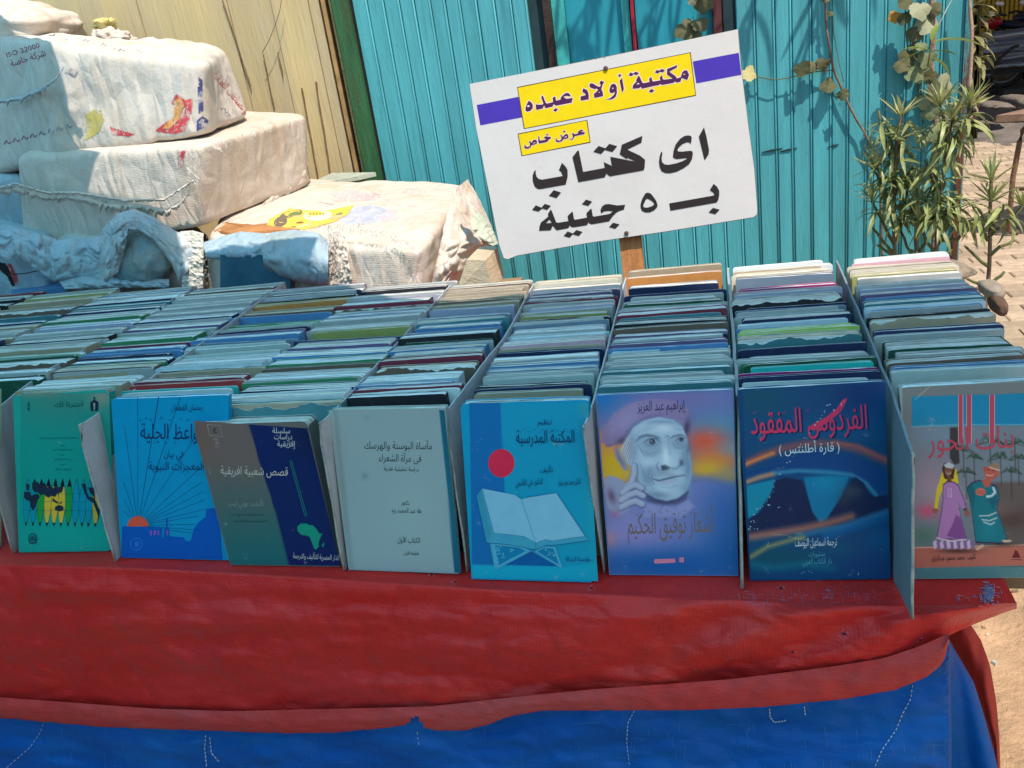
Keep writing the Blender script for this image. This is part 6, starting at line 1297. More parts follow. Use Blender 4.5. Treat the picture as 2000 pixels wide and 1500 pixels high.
faint = pmat('print_faint', (.48, .38, .42), .8, .2, 30); fpink = pmat('print_pink', (.66, .42, .42), .8, .2, 12); fblue = pmat('print_greyblue', (.42, .44, .52), .8, .2, 30)
def stack():
    # lowest right: broad sack with the yellow print lying on it
    r1, s1 = sack('sack', 'broad sunlit white sack at the lower right of the pile, a yellow print on top', sackmesh(
        [(396, 462, 1.93), (826, 486, 1.78), (918, 350, 2.46), (470, 338, 2.62)], [(392, 610, 1.92), (824, 610, 1.77), (930, 585, 2.3), (T - .05,)], k=14, seed=1, a1=.007, a2=.003), WV)
    sheet([(884, 372, 2.12), (872, 420, 1.96), (862, 470, 1.88), (850, 520, 1.84), (842, 560, 1.84)], [(914, 350, 2.40), (938, 392, 2.25), (958, 436, 2.15), (972, 474, 2.08), (944, 482, 2.02), (924, 500, 1.98), (908, 530, 1.92), (878, 566, 1.88)], 'gathered_side', WV, r1, .05, 70, 40, .022, 3, (9, 4))
    sheet([(934, 412, 2.10), (952, 432, 2.08), (966, 456, 2.06), (973, 476, 2.05)], [(902, 448, 2.0), (918, 456, 1.99), (938, 468, 1.99), (958, 482, 2.0)], 'corner_ear', weave('green_tinged_sack', (.50, .58, .46)), r1, .03, 40, 20, .012, 6, (5, 3))
    sheet([(396, 474, 1.93), (430, 462, 1.93), (470, 452, 1.92), (520, 456, 1.90)], [(404, 506, 1.87), (440, 508, 1.855), (480, 508, 1.85), (522, 500, 1.84)], 'folded_flap', WB, r1, .035, 60, 34, .012, 8, (4, 2))
    sheet([(508, 470, 1.88), (530, 454, 1.89), (575, 448, 1.88), (622, 455, 1.86), (642, 470, 1.85)], [(516, 522, 1.83), (545, 538, 1.82), (580, 550, 1.81), (618, 556, 1.80), (640, 560, 1.80)], 'folded_flap', WB, r1, .055, 60, 40, .012, 9, (4, 1.6))
    sheet([(640, 458, 1.85), (655, 452, 1.85), (672, 456, 1.84)], [(622, 565, 1.80), (650, 566, 1.80), (690, 566, 1.79)], 'gathered_edge', WV, r1, .012, 40, 60, .012, 13, (6, 12))
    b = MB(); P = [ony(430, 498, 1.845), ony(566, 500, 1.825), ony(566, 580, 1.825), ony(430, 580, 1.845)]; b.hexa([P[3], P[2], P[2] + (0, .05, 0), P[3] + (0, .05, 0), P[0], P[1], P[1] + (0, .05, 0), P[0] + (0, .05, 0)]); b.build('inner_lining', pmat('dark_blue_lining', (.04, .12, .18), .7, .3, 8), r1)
    g = cv(400, 340, 3.448)
    decal(s1, g([(835, 130), (1000, 105), (1200, 150), (1100, 175), (920, 180)]), fpink, 'printed_mark', r1, speck=.35); decal(s1, g([(1330, 125), (1400, 105), (1500, 120), (1420, 140)]), fpink, 'printed_mark', r1, speck=.45)
    decal(s1, g([(905, 310), (1000, 225), (1130, 208), (1290, 250), (1200, 310), (1040, 342), (960, 335)]), fblue, 'printed_mark', r1, 1.8, speck=.3); decal(s1, g([(1170, 280), (1250, 240), (1310, 262), (1290, 310), (1200, 325)]), fpink, 'printed_mark', r1, speck=.35)
    pr = Print(s1, base=.0012)
    for P in ([(835, 140), (860, 175), (920, 182), (1040, 178), (1150, 172), (1215, 150), (1120, 120)], [(710, 190), (720, 215), (820, 218), (870, 205), (760, 185)], [(1220, 170), (1300, 210), (1450, 215)], [(1320, 130), (1370, 100), (1450, 100), (1500, 118), (1430, 138)], [(1290, 250), (1315, 275), (1290, 310), (1230, 320)]): pr.line(g(P), .9, fpink)
    pr.build('printed_outline', r1)
    fray([(620, 445, 1.86), (700, 450, 1.84), (760, 462, 1.8), (818, 488, 1.76)], 'frayed_thread', r1, THR, 150, 8, 5, 2); fray([(640, 450, 1.84), (655, 500, 1.8), (650, 545, 1.8)], 'frayed_thread', r1, THR, 130, 11, 9, 3); fray([(398, 470, 1.9), (402, 540, 1.88)], 'frayed_thread', r1, THR, 40, 9, 5, 4)
    # yellow printed packet lying on it, with a face, and folded brown paper below
    y = g([(412, 352), (440, 300), (575, 230), (700, 245), (850, 240), (1003, 208), (965, 268), (870, 320), (760, 352), (640, 380), (450, 380)]); V = [s1.hit(px, py, .004) for px, py in y]
    root = empty('printed_wrapper', tuple(V[0]), 'flat yellow printed wrapper showing a face, lying on the lower right sack', 'wrapper')
    decal(s1, y, pmat('yellow_wrapper', (.78, .50, .08), .5, .15, 20), 'wrapper_sheet', root, 2., .005)
    class O:
        def hit(self, x, yy, off=0.): return s1.hit(x, yy, off + .006)
    pr = Print(O()); sk = pmat('print_skin', (.66, .42, .22)); hr = pmat('print_hair', (.17, .13, .09)); gn = pmat('print_green', (.16, .20, .07)); br = pmat('print_brown', (.22, .12, .05)); wl = pmat('print_cream', (.80, .70, .45))
    E = lambda cx, cy, rx, ry, m, rot=0.: pr.ell(400 + cx / 3.448, 340 + cy / 3.448, rx / 3.448, ry / 3.448, m, 20, rot=rot)
    E(600, 325, 130, 44, sk, -.15); E(510, 320, 48, 34, hr, -.5); E(580, 268, 78, 22, hr, -.25); E(610, 268, 50, 16, gn, -.2); E(760, 278, 96, 36, wl, -.06); E(640, 326, 26, 7, br, -.1); E(600, 355, 20, 4, br); E(700, 345, 24, 6, sk, .1); E(880, 290, 40, 12, sk, -.3); E(905, 268, 26, 8, gn, -.3)
    for k in range(9): x = 705 + k % 5 * 22; yy = 262 + (k // 5) * 24; pr.line(g([(x, yy), (x + 9, yy + 4), (x + 2, yy + 12)]), 1.6, br)
    pr.build('printed_face', root)
    b = MB(); r = random.Random(4); wood = pmat('brown_paper', (.42, .19, .07), .8, .3, 12, bump=.6, bs=40)
    for k in range(4):
        dy = -k * 6; pts = [(60 + 10 * k, 350 + dy), (150, 342 + dy), (280, 356 + dy), (420, 362 + dy), (640, 378 + dy * .4), (420, 396 + dy), (230, 425 + dy), (110, 402 + dy), (62, 388 + dy)]
        Q = g(pts); lo = [s1.hit(px, py, .002 + k * .006) for px, py in Q]; n = len(lo); cc = np.mean(lo, 0) + (0, 0, .002); V = lo + [cc] + [p - np.array([0, 0, .003]) for p in lo]
        b.add(V, [(i, (i + 1) % n, n) for i in range(n)] + [(n + 1 + i, n + 1 + (i + 1) % n, (i + 1) % n, i) for i in range(n)])
    tag(b.build('paper_sack', wood), 'crumpled flat orange-brown paper sack lying at the left of the yellow wrapper', 'paper sack')
    P = [ony(592, 372, 2.5), ony(700, 352, 2.45), ony(735, 344, 2.5), ony(650, 345, 2.6)]; b = MB(); b.hexa(P + [p + (0, 0, .012) for p in P])
    tag(b.build('folded_cloth', pmat('grey_green_cloth', (.36, .40, .33), .9, .2, 20, bump=.5)), 'folded grey-green cloth behind the lower right sack', 'cloth')
    b = MB(); P = [ony(886, 560, 1.74), ony(962, 556, 1.70), ony(950, 512, 1.85), ony(900, 508, 1.9)]; Q = [ony(906, 508, 1.76), ony(944, 507, 1.72)]
    A, B_, C_, D_ = ony(890, 572, 1.76), ony(962, 568, 1.70), ony(948, 509, 1.72), ony(912, 507, 1.78); k = np.array([0, .12, 0]); b.hexa([A, B_, B_ + k, A + k, D_, C_, C_ + k, D_ + k])
    tag(b.build('wood_block', pmat('pale_wood', (.62, .48, .32), .8, .2, 7, stretch=(2, 2, 12), bump=.7, bs=30, layers=(((.30, .15, .06), 24, .64, .72, (2, 2, 14)),))), 'pale rough wooden block beside the lower right sack', 'block')
    # middle sack, turned so that one edge faces us
    r2, s2 = sack('sack', 'square-edged white sack in the middle of the pile with a ragged seam', sackmesh(
        [(24, 305, 2.16), (388, 284, 1.98), (604, 220, 2.44), (250, 200, 2.62)], [(36, 484, 2.14), (390, 448, 1.99), (612, 362, 2.42), (250, 420, 2.6)], k=18, seed=2, a1=.005, a2=.0022, s1=4), WV)
    ribbon([(-5, 372, 2.12), (30, 362, 2.1), (90, 380, 2.09), (150, 380, 2.06), (210, 398, 2.04), (270, 398, 2.02), (325, 408, 2.0), (352, 392, 1.985), (372, 372, 1.975)], [10, 14, 12, 12, 13, 15, 14, 10, 6], 'ragged_seam', WV, r2, .016, 1., 3)
    ribbon([(-5, 366, 2.12), (30, 356, 2.1), (90, 374, 2.09), (150, 374, 2.06), (240, 389, 2.03), (320, 388, 2.0), (378, 350, 1.97)], 5, 'ragged_seam', WV, r2, .022, 1., 8)
    fray([(372, 300, 1.96), (380, 350, 1.96), (360, 385, 1.96)], 'frayed_thread', r2, THR, 60, 12, 6, 6); fray([(400, 290, 1.97), (470, 270, 2.05), (560, 228, 2.3)], 'frayed_thread', r2, THR, 70, 9, 4, 7)
    decal(s2, [(346, 296), (362, 294), (356, 325), (348, 330)], dk_red, 'printed_mark', r2, 1.6, speck=.3)
    sheet([(520, 424, 2.24), (560, 392, 2.34), (606, 352, 2.42)], [(508, 402, 2.2), (548, 368, 2.3), (592, 326, 2.4)], 'crumpled_fold', WV, r2, .012, 40, 16, .009, 5, (7, 2))
    # top sack: smooth plastic cloth with red and yellow prints
    r3, s3 = sack('sack', 'large smooth white sack on top of the pile with red and yellow prints', sackmesh(
        [(88, 84, 2.14), (402, 122, 2.08), (446, 80, 2.42), (-120, 52, 2.52)], [(124, 306, 2.12), (388, 268, 2.06), (506, 236, 2.34), (-120, 372, 2.5)], k=12, seed=3, a1=.016, a2=.007, s1=4.2, s2=15, fold=(1.5, 1, .7)), WS)
    ribbon([(-10, 196, 2.28), (40, 188, 2.22), (80, 172, 2.14), (110, 150, 2.10), (124, 128, 2.08)], [10, 9, 9, 8, 5], 'ragged_seam', weave('dark_seam', (.44, .47, .48)), r3, .02, 1., 5)
    decal(s3, [(166, 225), (182, 214), (198, 216), (202, 235), (194, 258), (178, 268), (166, 274), (170, 250)], dk_yel, 'printed_mark', r3, 1.8, speck=.25)
    decal(s3, [(215, 247), (228, 252), (262, 262), (250, 267), (218, 263)], dk_red, 'printed_mark', r3, 1.8, speck=.2)
    decal(s3, [(334, 200), (344, 184), (362, 196), (376, 192), (374, 222), (362, 255), (340, 262), (302, 256), (322, 240), (344, 228), (340, 210)], dk_red, 'printed_mark', r3, 1.8, speck=.3); decal(s3, [(340, 198), (352, 190), (360, 206), (350, 232), (330, 252), (316, 252), (340, 225)], dk_org, 'printed_mark', r3, 1.8, .0016, speck=.25)
    decal(s3, [(388, 150), (395, 156), (397, 215), (388, 222), (386, 180)], dk_nav, 'printed_mark', r3, 1.6, speck=.2); decal(s3, [(384, 236), (396, 226), (408, 236), (402, 248), (384, 256)], dk_nav, 'printed_mark', r3, 1.6, speck=.35)
    pr = Print(s3, base=.0015)
    text(pr, 'والصناعات الغذائية', 414, 146, 478, 222, 20, dk_red, .02); text(pr, '٪٧٢', 430, 212, 444, 230, 12, dk_nav, .02); text(pr, 'ISO 22000', 14, 112, 78, 92, 13, dk_mar, .0, False); text(pr, 'شركة خاصة', 22, 130, 90, 108, 18, dk_mar)
    text(pr, 'السكر', 128, 140, 146, 152, 18, dk_nav); pr.build('lettering', r3)
    for k in range(11): x = 95 + k * 17; y = 68 + k * 3.6 + 3 * math.sin(k); pr.line([(x, y), (x + 5, y - 5), (x + 8, y + 2), (x + 12, y - 3)], 1.3, (dk_nav, faint)[k % 2])
    for k in range(8): x = 8 + k * 17; y = 282 - k * 4.4; pr.line([(x, y), (x + 4, y - 8), (x + 9, y - 1), (x + 13, y - 5)], 2., (dk_mar, dk_nav)[k > 3])
    pr.build('printed_scrawl', r3)
    # small sack behind the top one
    r4, s4 = sack('sack', 'small slumped white sack behind the top sack at the upper left', lump(40, 62, 2.5, 84, 56, .16, 44, seed=21, rot=.25, amp=.10, s=2.0, k=3.4), WS)
    r, _ = sack('plastic_bag', 'crumpled yellowish clear bag beside the slumped sack at the upper left', lump(205, 48, 2.62, 16, 12, .04, 14, seed=31, amp=.5, s=5), pmat('yellow_film', (.62, .54, .22), .4, .2)); r['category'] = 'bag'; del r['group']
    sack('sack', 'small white crumpled sack end peeping above the top sack', lump(222, 78, 2.58, 34, 20, .06, 24, seed=33, rot=.3, amp=.3), WS)
    # lower left: open sack with a hood of cloth over a dark bundle, and the print-covered one
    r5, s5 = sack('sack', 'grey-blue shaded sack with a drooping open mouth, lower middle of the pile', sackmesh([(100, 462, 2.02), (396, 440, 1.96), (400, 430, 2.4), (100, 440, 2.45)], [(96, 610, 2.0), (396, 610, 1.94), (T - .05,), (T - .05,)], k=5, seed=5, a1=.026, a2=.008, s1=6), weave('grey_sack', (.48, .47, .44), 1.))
    obj('dark_bundle', *lump(282, 502, 1.94, 56, 50, .07, 34, seed=41, rot=.5, amp=.06), weave('dark_bundle_cloth', (.20, .30, .32), 1.), r5, True)
    HC = weave('hood_cloth', (.42, .47, .49), 1.3)
    sheet([(172, 540, 1.93), (186, 490, 1.92), (200, 448, 1.92), (228, 418, 1.92), (262, 407, 1.92), (300, 424, 1.92), (345, 452, 1.93), (398, 470, 1.94)], [(212, 552, 1.90), (216, 505, 1.89), (234, 470, 1.89), (250, 452, 1.89), (270, 448, 1.89), (300, 468, 1.89), (335, 515, 1.90), (352, 556, 1.91)], 'hood', HC, r5, .016, 110, 30, .016, 2, (8, 2.4))
    sheet([(206, 470, 1.89), (230, 452, 1.88), (250, 446, 1.88)], [(204, 550, 1.88), (232, 532, 1.87), (246, 480, 1.87)], 'hood', HC, r5, .02, 40, 30, .016, 7, (5, 3))
    sheet([(352, 452, 1.94), (376, 450, 1.93), (398, 456, 1.93)], [(356, 566, 1.90), (376, 566, 1.90), (396, 566, 1.90)], 'net_side', weave('net_cloth', (.60, .54, .46), .6), r5, .012, 24, 60, .006, 12, (4, 26))
    fray([(190, 480, 1.88), (206, 445, 1.88), (236, 412, 1.88), (270, 408, 1.88)], 'frayed_thread', r5, THR, 60, 11, 4, 9)
    sheet([(96, 474, 1.97), (140, 464, 1.96), (206, 462, 1.95)], [(104, 552, 1.92), (150, 540, 1.91), (204, 548, 1.91)], 'crumpled_fold', WB, r5, .03, 60, 44, .020, 21, (3.2, 3))
    sheet([(112, 546, 1.93), (160, 536, 1.92), (240, 540, 1.92), (330, 545, 1.92)], [(128, 566, 1.88), (170, 564, 1.88), (240, 562, 1.88), (330, 562, 1.88)], 'crumpled_fold', WB, r5, .015, 70, 16, .014, 23, (12, 2))
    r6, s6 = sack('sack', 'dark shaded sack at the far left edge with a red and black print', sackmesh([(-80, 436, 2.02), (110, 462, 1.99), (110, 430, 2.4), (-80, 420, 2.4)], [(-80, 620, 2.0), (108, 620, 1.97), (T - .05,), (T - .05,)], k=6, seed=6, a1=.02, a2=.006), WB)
    decal(s6, [(-2, 512), (10, 514), (22, 530), (34, 556), (24, 560), (14, 540), (-2, 526)], pmat('print_black', (.02, .02, .02)), 'printed_mark', r6, 1.6); decal(s6, [(14, 516), (20, 514), (34, 540), (36, 558), (30, 558)], dk_red, 'printed_mark', r6, 1.6, .002)
    b = MB(); b.tube([ony(18, 536, 1.94), ony(50, 534, 1.93), ony(84, 526, 1.94)], .0016, 5); b.build('string', pmat('dark_string', (.04, .04, .05)), r6, True)
    sheet([(-10, 452, 1.98), (24, 444, 1.97), (62, 452, 1.97), (110, 466, 1.97)], [(-10, 500, 1.94), (14, 512, 1.93), (30, 500, 1.93), (104, 552, 1.95)], 'crumpled_fold', WB, r6, .02, 60, 34, .018, 31, (4, 2.4))
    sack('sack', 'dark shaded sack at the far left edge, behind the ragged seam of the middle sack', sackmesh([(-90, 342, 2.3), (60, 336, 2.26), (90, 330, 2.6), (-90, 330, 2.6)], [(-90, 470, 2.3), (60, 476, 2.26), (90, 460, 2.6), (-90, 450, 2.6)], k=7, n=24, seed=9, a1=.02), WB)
    # flat dark-blue book lying at the back left
    b = MB(); P = [ony(22, 575, 1.93), ony(128, 560, 1.93), ony(128, 548, 2.02), ony(22, 562, 2.02)]; b.hexa([p - np.array([0, 0, .018]) for p in P] + P)
    tag(b.build('book', CM_['blue']), 'dark blue book lying flat behind the leftmost rows', 'book')
    # board and crates carrying the pile
    b = MB(); b.box((-2.4, 1.97, T - .12), (-.62, 2.68, T - .055)); t = tag(b.build('plank_platform', pmat('platform_wood', (.3, .2, .12), bump=.5)), 'low plank platform under the stacked sacks, mostly hidden', 'platform')
    for x in (-2.2, -.8):
        for y in (2.03, 2.6): b = MB(); b.box((x - .03, y - .03, 0), (x + .03, y + .03, T - .121)); b.build('leg', pmat('platform_leg', (.3, .2, .12)), t)
stack()
# ================================================================== PLANTS
LF = [pmat('oleander_leaf', (.26, .30, .11), .45, .35, 30, rand=.3, spec=.5, trans=.22, dirt=(.30, .33, .17), ds=40, dlim=(.6, .7)), pmat('oleander_young', (.42, .44, .20), .45, .3, 30, rand=.25, spec=.5, trans=.3)]
BARK = pmat('bark', (.24, .17, .12), .9, .35, 30, bump=.8, bs=60, stretch=(3, 3, .6)); GST = pmat('green_stem', (.11, .12, .05), .7, .3, 30)
def leafmesh(L, w, droop, cup, mat, seed):
    n = 8; V = []; 
    for i in range(n + 1):
        t = i / n; ww = w / 2 * (math.sin(math.pi * min(1, t * .96 + .03)) ** .75) * (1 - .25 * t); a = droop * t; x = L * (math.sin(a) / droop if abs(droop) > .01 else t); z = -L * (1 - math.cos(a)) / droop if abs(droop) > .01 else 0
        V += [(x, -ww, z + cup * ww), (x, 0, z), (x, ww, z + cup * ww)]
    Fc = [(3 * i + j, 3 * i + 3 + j, 3 * i + 4 + j, 3 * i + 1 + j) for i in range(n) for j in range(2)]
    me = D.meshes.new('leaf'); me.from_pydata(V, [], Fc); me.materials.append(mat); me.polygons.foreach_set('use_smooth', [True] * len(Fc)); return me
OL = [[leafmesh(.1, .0125, d, .35, m, 0) for d in (.05, .5, 1.0, 1.7)] for m in LF]
def putleaf(me, parent, pos, az, el, s, roll=0., name='leaf'):
    o = D.objects.new(name, me); COL.objects.link(o); o.parent = parent
    d = Vector((math.cos(az) * math.cos(el), math.sin(az) * math.cos(el), math.sin(el))); q = d.to_track_quat('X', 'Z').to_matrix().to_4x4()
    o.matrix_local = Matrix.Translation(Vector(pos) - wloc(parent)) @ q @ Matrix.Rotation(roll, 4, 'X') @ Matrix.Scale(s, 4); return o
def shrub(label, base, stems, Y, seed, young=.4, dens=1., name='oleander_shrub', group='oleander shrubs right of the kiosk wall'):
    """stems: lists of pixel points from the foot to the tip; leaves stand in whorls, densest at the tips"""
    r = random.Random(seed); root = empty(name, tuple(ony(*base, Y) * (1, 1, 0)), label, 'shrub', group)
    for si, st in enumerate(stems):
        pts = [ony(p[0], p[1], (p[2] if len(p) > 2 else Y)) for p in st]
        if si == 0: pts = [pts[0] * (1, 1, 0)] + pts
        d = [0.]
        for a, b in zip(pts, pts[1:]): d.append(d[-1] + float(np.linalg.norm(b - a)))
        k = max(5, int(d[-1] / .03)); P = [np.array([np.interp(t * d[-1], d, [q[c] for q in pts]) for c in range(3)]) + .004 * np.array([nz(t * 6, seed, c) for c in range(3)]) for t in np.linspace(0, 1, k)]
        b = MB(); b.tube(P, [.0075 * (1 - .7 * i / k) + .0015 for i in range(k)] if si == 0 else [.0042 * (1 - .6 * i / k) + .001 for i in range(k)], 6); b.build('stem', BARK if si == 0 else GST, root, True)
        L = d[-1]; t = .08 if si else .35
        z0 = T + .08
        while t <= 1.0:
            p = np.array([np.interp(t * L, d, [q[c] for q in pts]) for c in range(3)]); tip = t > .93
            if p[2] > z0:
                nl = int((14 if tip else 5.) * dens + r.random()); a0 = r.random() * 6.28
                for q in range(nl):
                    az = a0 + q * 2.4; el = r.uniform(.25, 1.35) if tip else r.uniform(-.5, .5)
                    me = OL[1 if (tip and r.random() < young) else 0][r.choice((0, 0, 1) if tip else (1, 2, 3, 3))]; putleaf(me, root, p + np.array([0, 0, .01 * r.random()]), az, el, r.uniform(.45, .8) if tip else r.uniform(.6, 1.05), r.uniform(-.5, .5))
            t += .05 / max(L, .12) * r.uniform(.6, 1.2) if not tip else .05
    return root
shrub('leafy shrub with pale spiky leaf tips standing before the turquoise boards', (1748, 520), [
    [(1748, 500), (1746, 400), (1748, 320), (1752, 262), (1762, 218)], [(1747, 330), (1735, 290), (1722, 258), (1716, 216)], [(1748, 300), (1738, 270), (1732, 252)], [(1748, 410), (1728, 370), (1706, 330)],
    [(1748, 480), (1722, 430), (1702, 392)], [(1750, 470), (1768, 420), (1772, 372)], [(1750, 500), (1724, 470), (1700, 440)], [(1752, 300), (1768, 268), (1778, 236)], [(1748, 500), (1730, 490), (1712, 478)], [(1750, 440), (1776, 420), (1792, 396)], [(1748, 380), (1768, 350), (1784, 326)], [(1746, 360), (1722, 340), (1702, 320)]], 2.38, 1, .6, 1.3)
shrub('tall arching shrub with drooping narrow leaves at the kiosk corner', (1826, 520), [
    [(1828, 500), (1830, 420), (1842, 340), (1852, 280), (1866, 205)], [(1852, 290), (1846, 250), (1836, 210)], [(1856, 280), (1880, 245), (1896, 212)], [(1830, 440), (1812, 400), (1800, 372)], [(1830, 480), (1852, 440), (1866, 410)], [(1829, 500), (1808, 470), (1796, 440)], [(1830, 470), (1870, 470), (1892, 430)], [(1828, 500), (1800, 500), (1778, 488)], [(1832, 440), (1858, 400), (1880, 378)], [(1836, 390), (1816, 340), (1806, 312)]], 2.32, 2, .5, 1.9)
shrub('dark shaded shrub over the paving at the right, in front of the iron table', (1925, 590), [
    [(1926, 580), (1932, 500), (1936, 430), (1936, 350)], [(1930, 470), (1912, 430), (1898, 398)], [(1934, 450), (1950, 420), (1962, 398)], [(1930, 520), (1905, 500), (1884, 480)], [(1932, 500), (1955, 480), (1980, 470)], [(1926, 560), (1906, 552), (1890, 545)], [(1930, 560), (1950, 540), (1962, 530)], [(1934, 460), (1970, 430), (1998, 402)]], 2.3, 3, .15, 1.15)
shrub('low leafy undergrowth filling the gap between the two taller shrubs', (1792, 530), [[(1790, 520), (1788, 460), (1792, 400), (1788, 356)], [(1790, 510), (1770, 480), (1758, 450)], [(1790, 500), (1812, 470), (1822, 440)], [(1790, 520), (1752, 510), (1722, 500)], [(1790, 520), (1830, 505), (1862, 488)], [(1790, 460), (1806, 420), (1816, 392)]], 2.42, 5, .6, 1.3)
# vine with broad leaves on the turquoise boards
VM = [pmat('vine_leaf', (.17, .21, .11), .6, .25, 25, rand=.12, trans=.15, dirt=(.26, .28, .17), ds=20, dlim=(.5, .7)), pmat('vine_leaf_pale', (.29, .31, .20), .6, .15, 25, rand=.1, trans=.12, dirt=(.22, .25, .14), ds=20), pmat('vine_leaf_brown', (.10, .105, .05), .7, .3, 25, trans=.1, dirt=(.17, .17, .09), ds=18, dlim=(.5, .7)),
      pmat('vine_leaf_dry', (.50, .24, .04), .5, .3, 20, trans=.25), pmat('vine_leaf_yellow', (.52, .48, .22), .6, .2, 20, trans=.2)]
def vleaf(mat, seed, lob=5):
    r = random.Random(seed); n = 36; V = [(0, 0, 0)]
    for ring in (.35, .7, 1.):
        for i in range(n):
            a = 2 * math.pi * i / n; rad = .5 * (1 + .10 * math.cos(lob * a) + .05 * math.cos(13 * a + seed)) * (1 - .45 * max(0, math.cos(a)) ** 14) * ring
            V.append((rad * math.cos(a), rad * math.sin(a), .09 * ring ** 2 * math.sin(2 * a + seed) + .05 * ring * nz(math.cos(a) * 2, math.sin(a) * 2, seed) - .06 * ring ** 2 + .02 * (ring < .5)))
    Fc = [(0, 1 + i, 1 + (i + 1) % n) for i in range(n)] + [(1 + k * n + i, 1 + (k + 1) * n + i, 1 + (k + 1) * n + (i + 1) % n, 1 + k * n + (i + 1) % n) for k in range(2) for i in range(n)]
    me = D.meshes.new('leaf'); me.from_pydata(V, [], Fc); me.materials.append(mat); me.polygons.foreach_set('use_smooth', [True] * len(Fc)); return me
VL = [[vleaf(m, s) for s in (1, 2, 3)] for m in VM]
def vine(name, label, stems, leaves, Y, rads, mats=None):
    root = empty(name, tuple(ony(*stems[0][-1], Y) * (1, 1, 0)), label, 'vine'); r = random.Random(len(leaves))
    for k, (st, rd) in enumerate(zip(stems, rads)):
        st = np.array(st, float); d = np.r_[0, np.cumsum(np.hypot(*np.diff(st, axis=0).T))]; n = max(6, int(d[-1] / 8)); P = []
        for t in np.linspace(0, d[-1], n): x, y = np.interp(t, d, st[:, 0]), np.interp(t, d, st[:, 1]); P.append(ony(x + 1.2 * nz(t * .05, k), y, Y + .006 * nz(t * .03, k, 5)))
        b = MB(); b.tube(P, [rd * (1 + .2 * nz(i * .7, k)) for i in range(n)], 7); b.build('stem', (BARK if rd > .003 else GST) if not mats else mats[k], root, True)
    for (x, y, s, tone) in leaves:
        yy = Y - r.uniform(.006, .03); c = ony(x, y, yy); wd = float(np.linalg.norm(ony(x + s, y, yy) - c))
        me = VL[tone][r.randrange(3)]; o = D.objects.new('leaf', me); COL.objects.link(o); o.parent = root
        nrm = Vector((r.uniform(-.5, .5), -1, r.uniform(-.1, .7))).normalized(); q = nrm.to_track_quat('Z', 'Y').to_matrix().to_4x4()
        o.matrix_local = Matrix.Translation(Vector(c) - root.location) @ q @ Matrix.Rotation(r.uniform(1.0, 2.2), 4, 'Z') @ Matrix.Scale(wd, 4)
    return root
vine('vine', 'thin creeper crossing the turquoise boards right of the sign, with a few broad leaves', [
    [(1610, -60), (1612, 0), (1615, 60), (1622, 105), (1629, 138), (1650, 188), (1668, 225), (1690, 262), (1716, 315), (1722, 430), (1724, 560)], [(1629, 137), (1600, 139), (1570, 144), (1540, 152), (1510, 156), (1476, 149), (1455, 140)],
    [(1622, 18), (1628, 60), (1636, 110), (1648, 160)], [(1646, 186), (1630, 183), (1615, 176)], [(1372, -40), (1368, 0), (1362, 30), (1350, 60)]],
    [(1462, 143, 34, 4), (1566, 133, 34, 2), (1588, 128, 26, 2), (1608, 124, 28, 2), (1618, 165, 34, 2), (1646, 184, 24, 2), (1612, -4, 20, 2), (1340, 56, 46, 2), (1366, 46, 34, 2), (1356, 74, 30, 2), (1374, 6, 40, 2), (1352, 0, 20, 1), (1622, 26, 12, 2)], WY - .022, [.0035, .0016, .0011, .0011, .001])
vine('vine', 'thick woody climber with large grey-green leaves near the kiosk corner', [
    [(1822, -60), (1820, 10), (1824, 60), (1818, 130), (1826, 200), (1830, 270), (1822, 340), (1828, 420), (1824, 500), (1826, 600)], [(1768, 40), (1772, 100), (1784, 140), (1796, 184)], [(1776, 30), (1780, 110), (1792, 160), (1800, 186)], [(1790, 150), (1798, 220), (1808, 250)], [(1864, -10), (1846, 24), (1828, 60)]],
    [(1796, 18, 46, 1), (1770, 4, 34, 2), (1822, 20, 34, 2), (1766, 34, 30, 2), (1812, 48, 44, 1), (1748, 32, 26, 3), (1788, 64, 36, 2), (1800, 90, 24, 0), (1776, 112, 42, 2), (1790, 138, 50, 0), (1812, 116, 40, 0), (1762, 128, 32, 2), (1820, 150, 34, 2), (1838, 168, 54, 1), (1808, 196, 44, 0), (1816, 216, 38, 0), (1846, 238, 54, 1), (1824, 262, 34, 0), (1808, 268, 24, 2), (1784, 90, 20, 2)], WY - .035, [.0085, .0014, .0014, .0014, .0012],
    [pmat('pinkish_bark', (.36, .24, .20), .8, .3, 40, bump=.7, bs=90, stretch=(2, 2, .5)), GST, GST, GST, pmat('white_string', (.6, .62, .65))])
# sprig of glossy oval leaves by the thick climber
spr = empty('climber_sprig', tuple(ony(1820, 100, WY - .12) * (1, 1, 0)), 'small sprig of glossy oval light green leaves beside the climber trunk', 'plant')
b = MB(); b.tube([ony(1812, 130, WY - .12), ony(1816, 104, WY - .12), ony(1820, 80, WY - .12)], .0018, 6); b.build('stem', GST, spr, True)
GL = pmat('glossy_leaf', (.24, .32, .08), .3, .2, 20, trans=.3, spec=.6); GM = leafmesh(.1, .034, .7, .3, GL, 0)
for (x, y, az, el, s) in ((1820, 84, .1, .15, 1.35), (1818, 102, .3, .1, .75), (1818, 100, 2.9, .5, .8), (1816, 112, .3, -.4, .8), (1816, 96, 2.8, -.1, .9), (1820, 80, 1.0, 1.1, .6)): putleaf(GM, spr, ony(x, y, WY - .12), az, el, s)
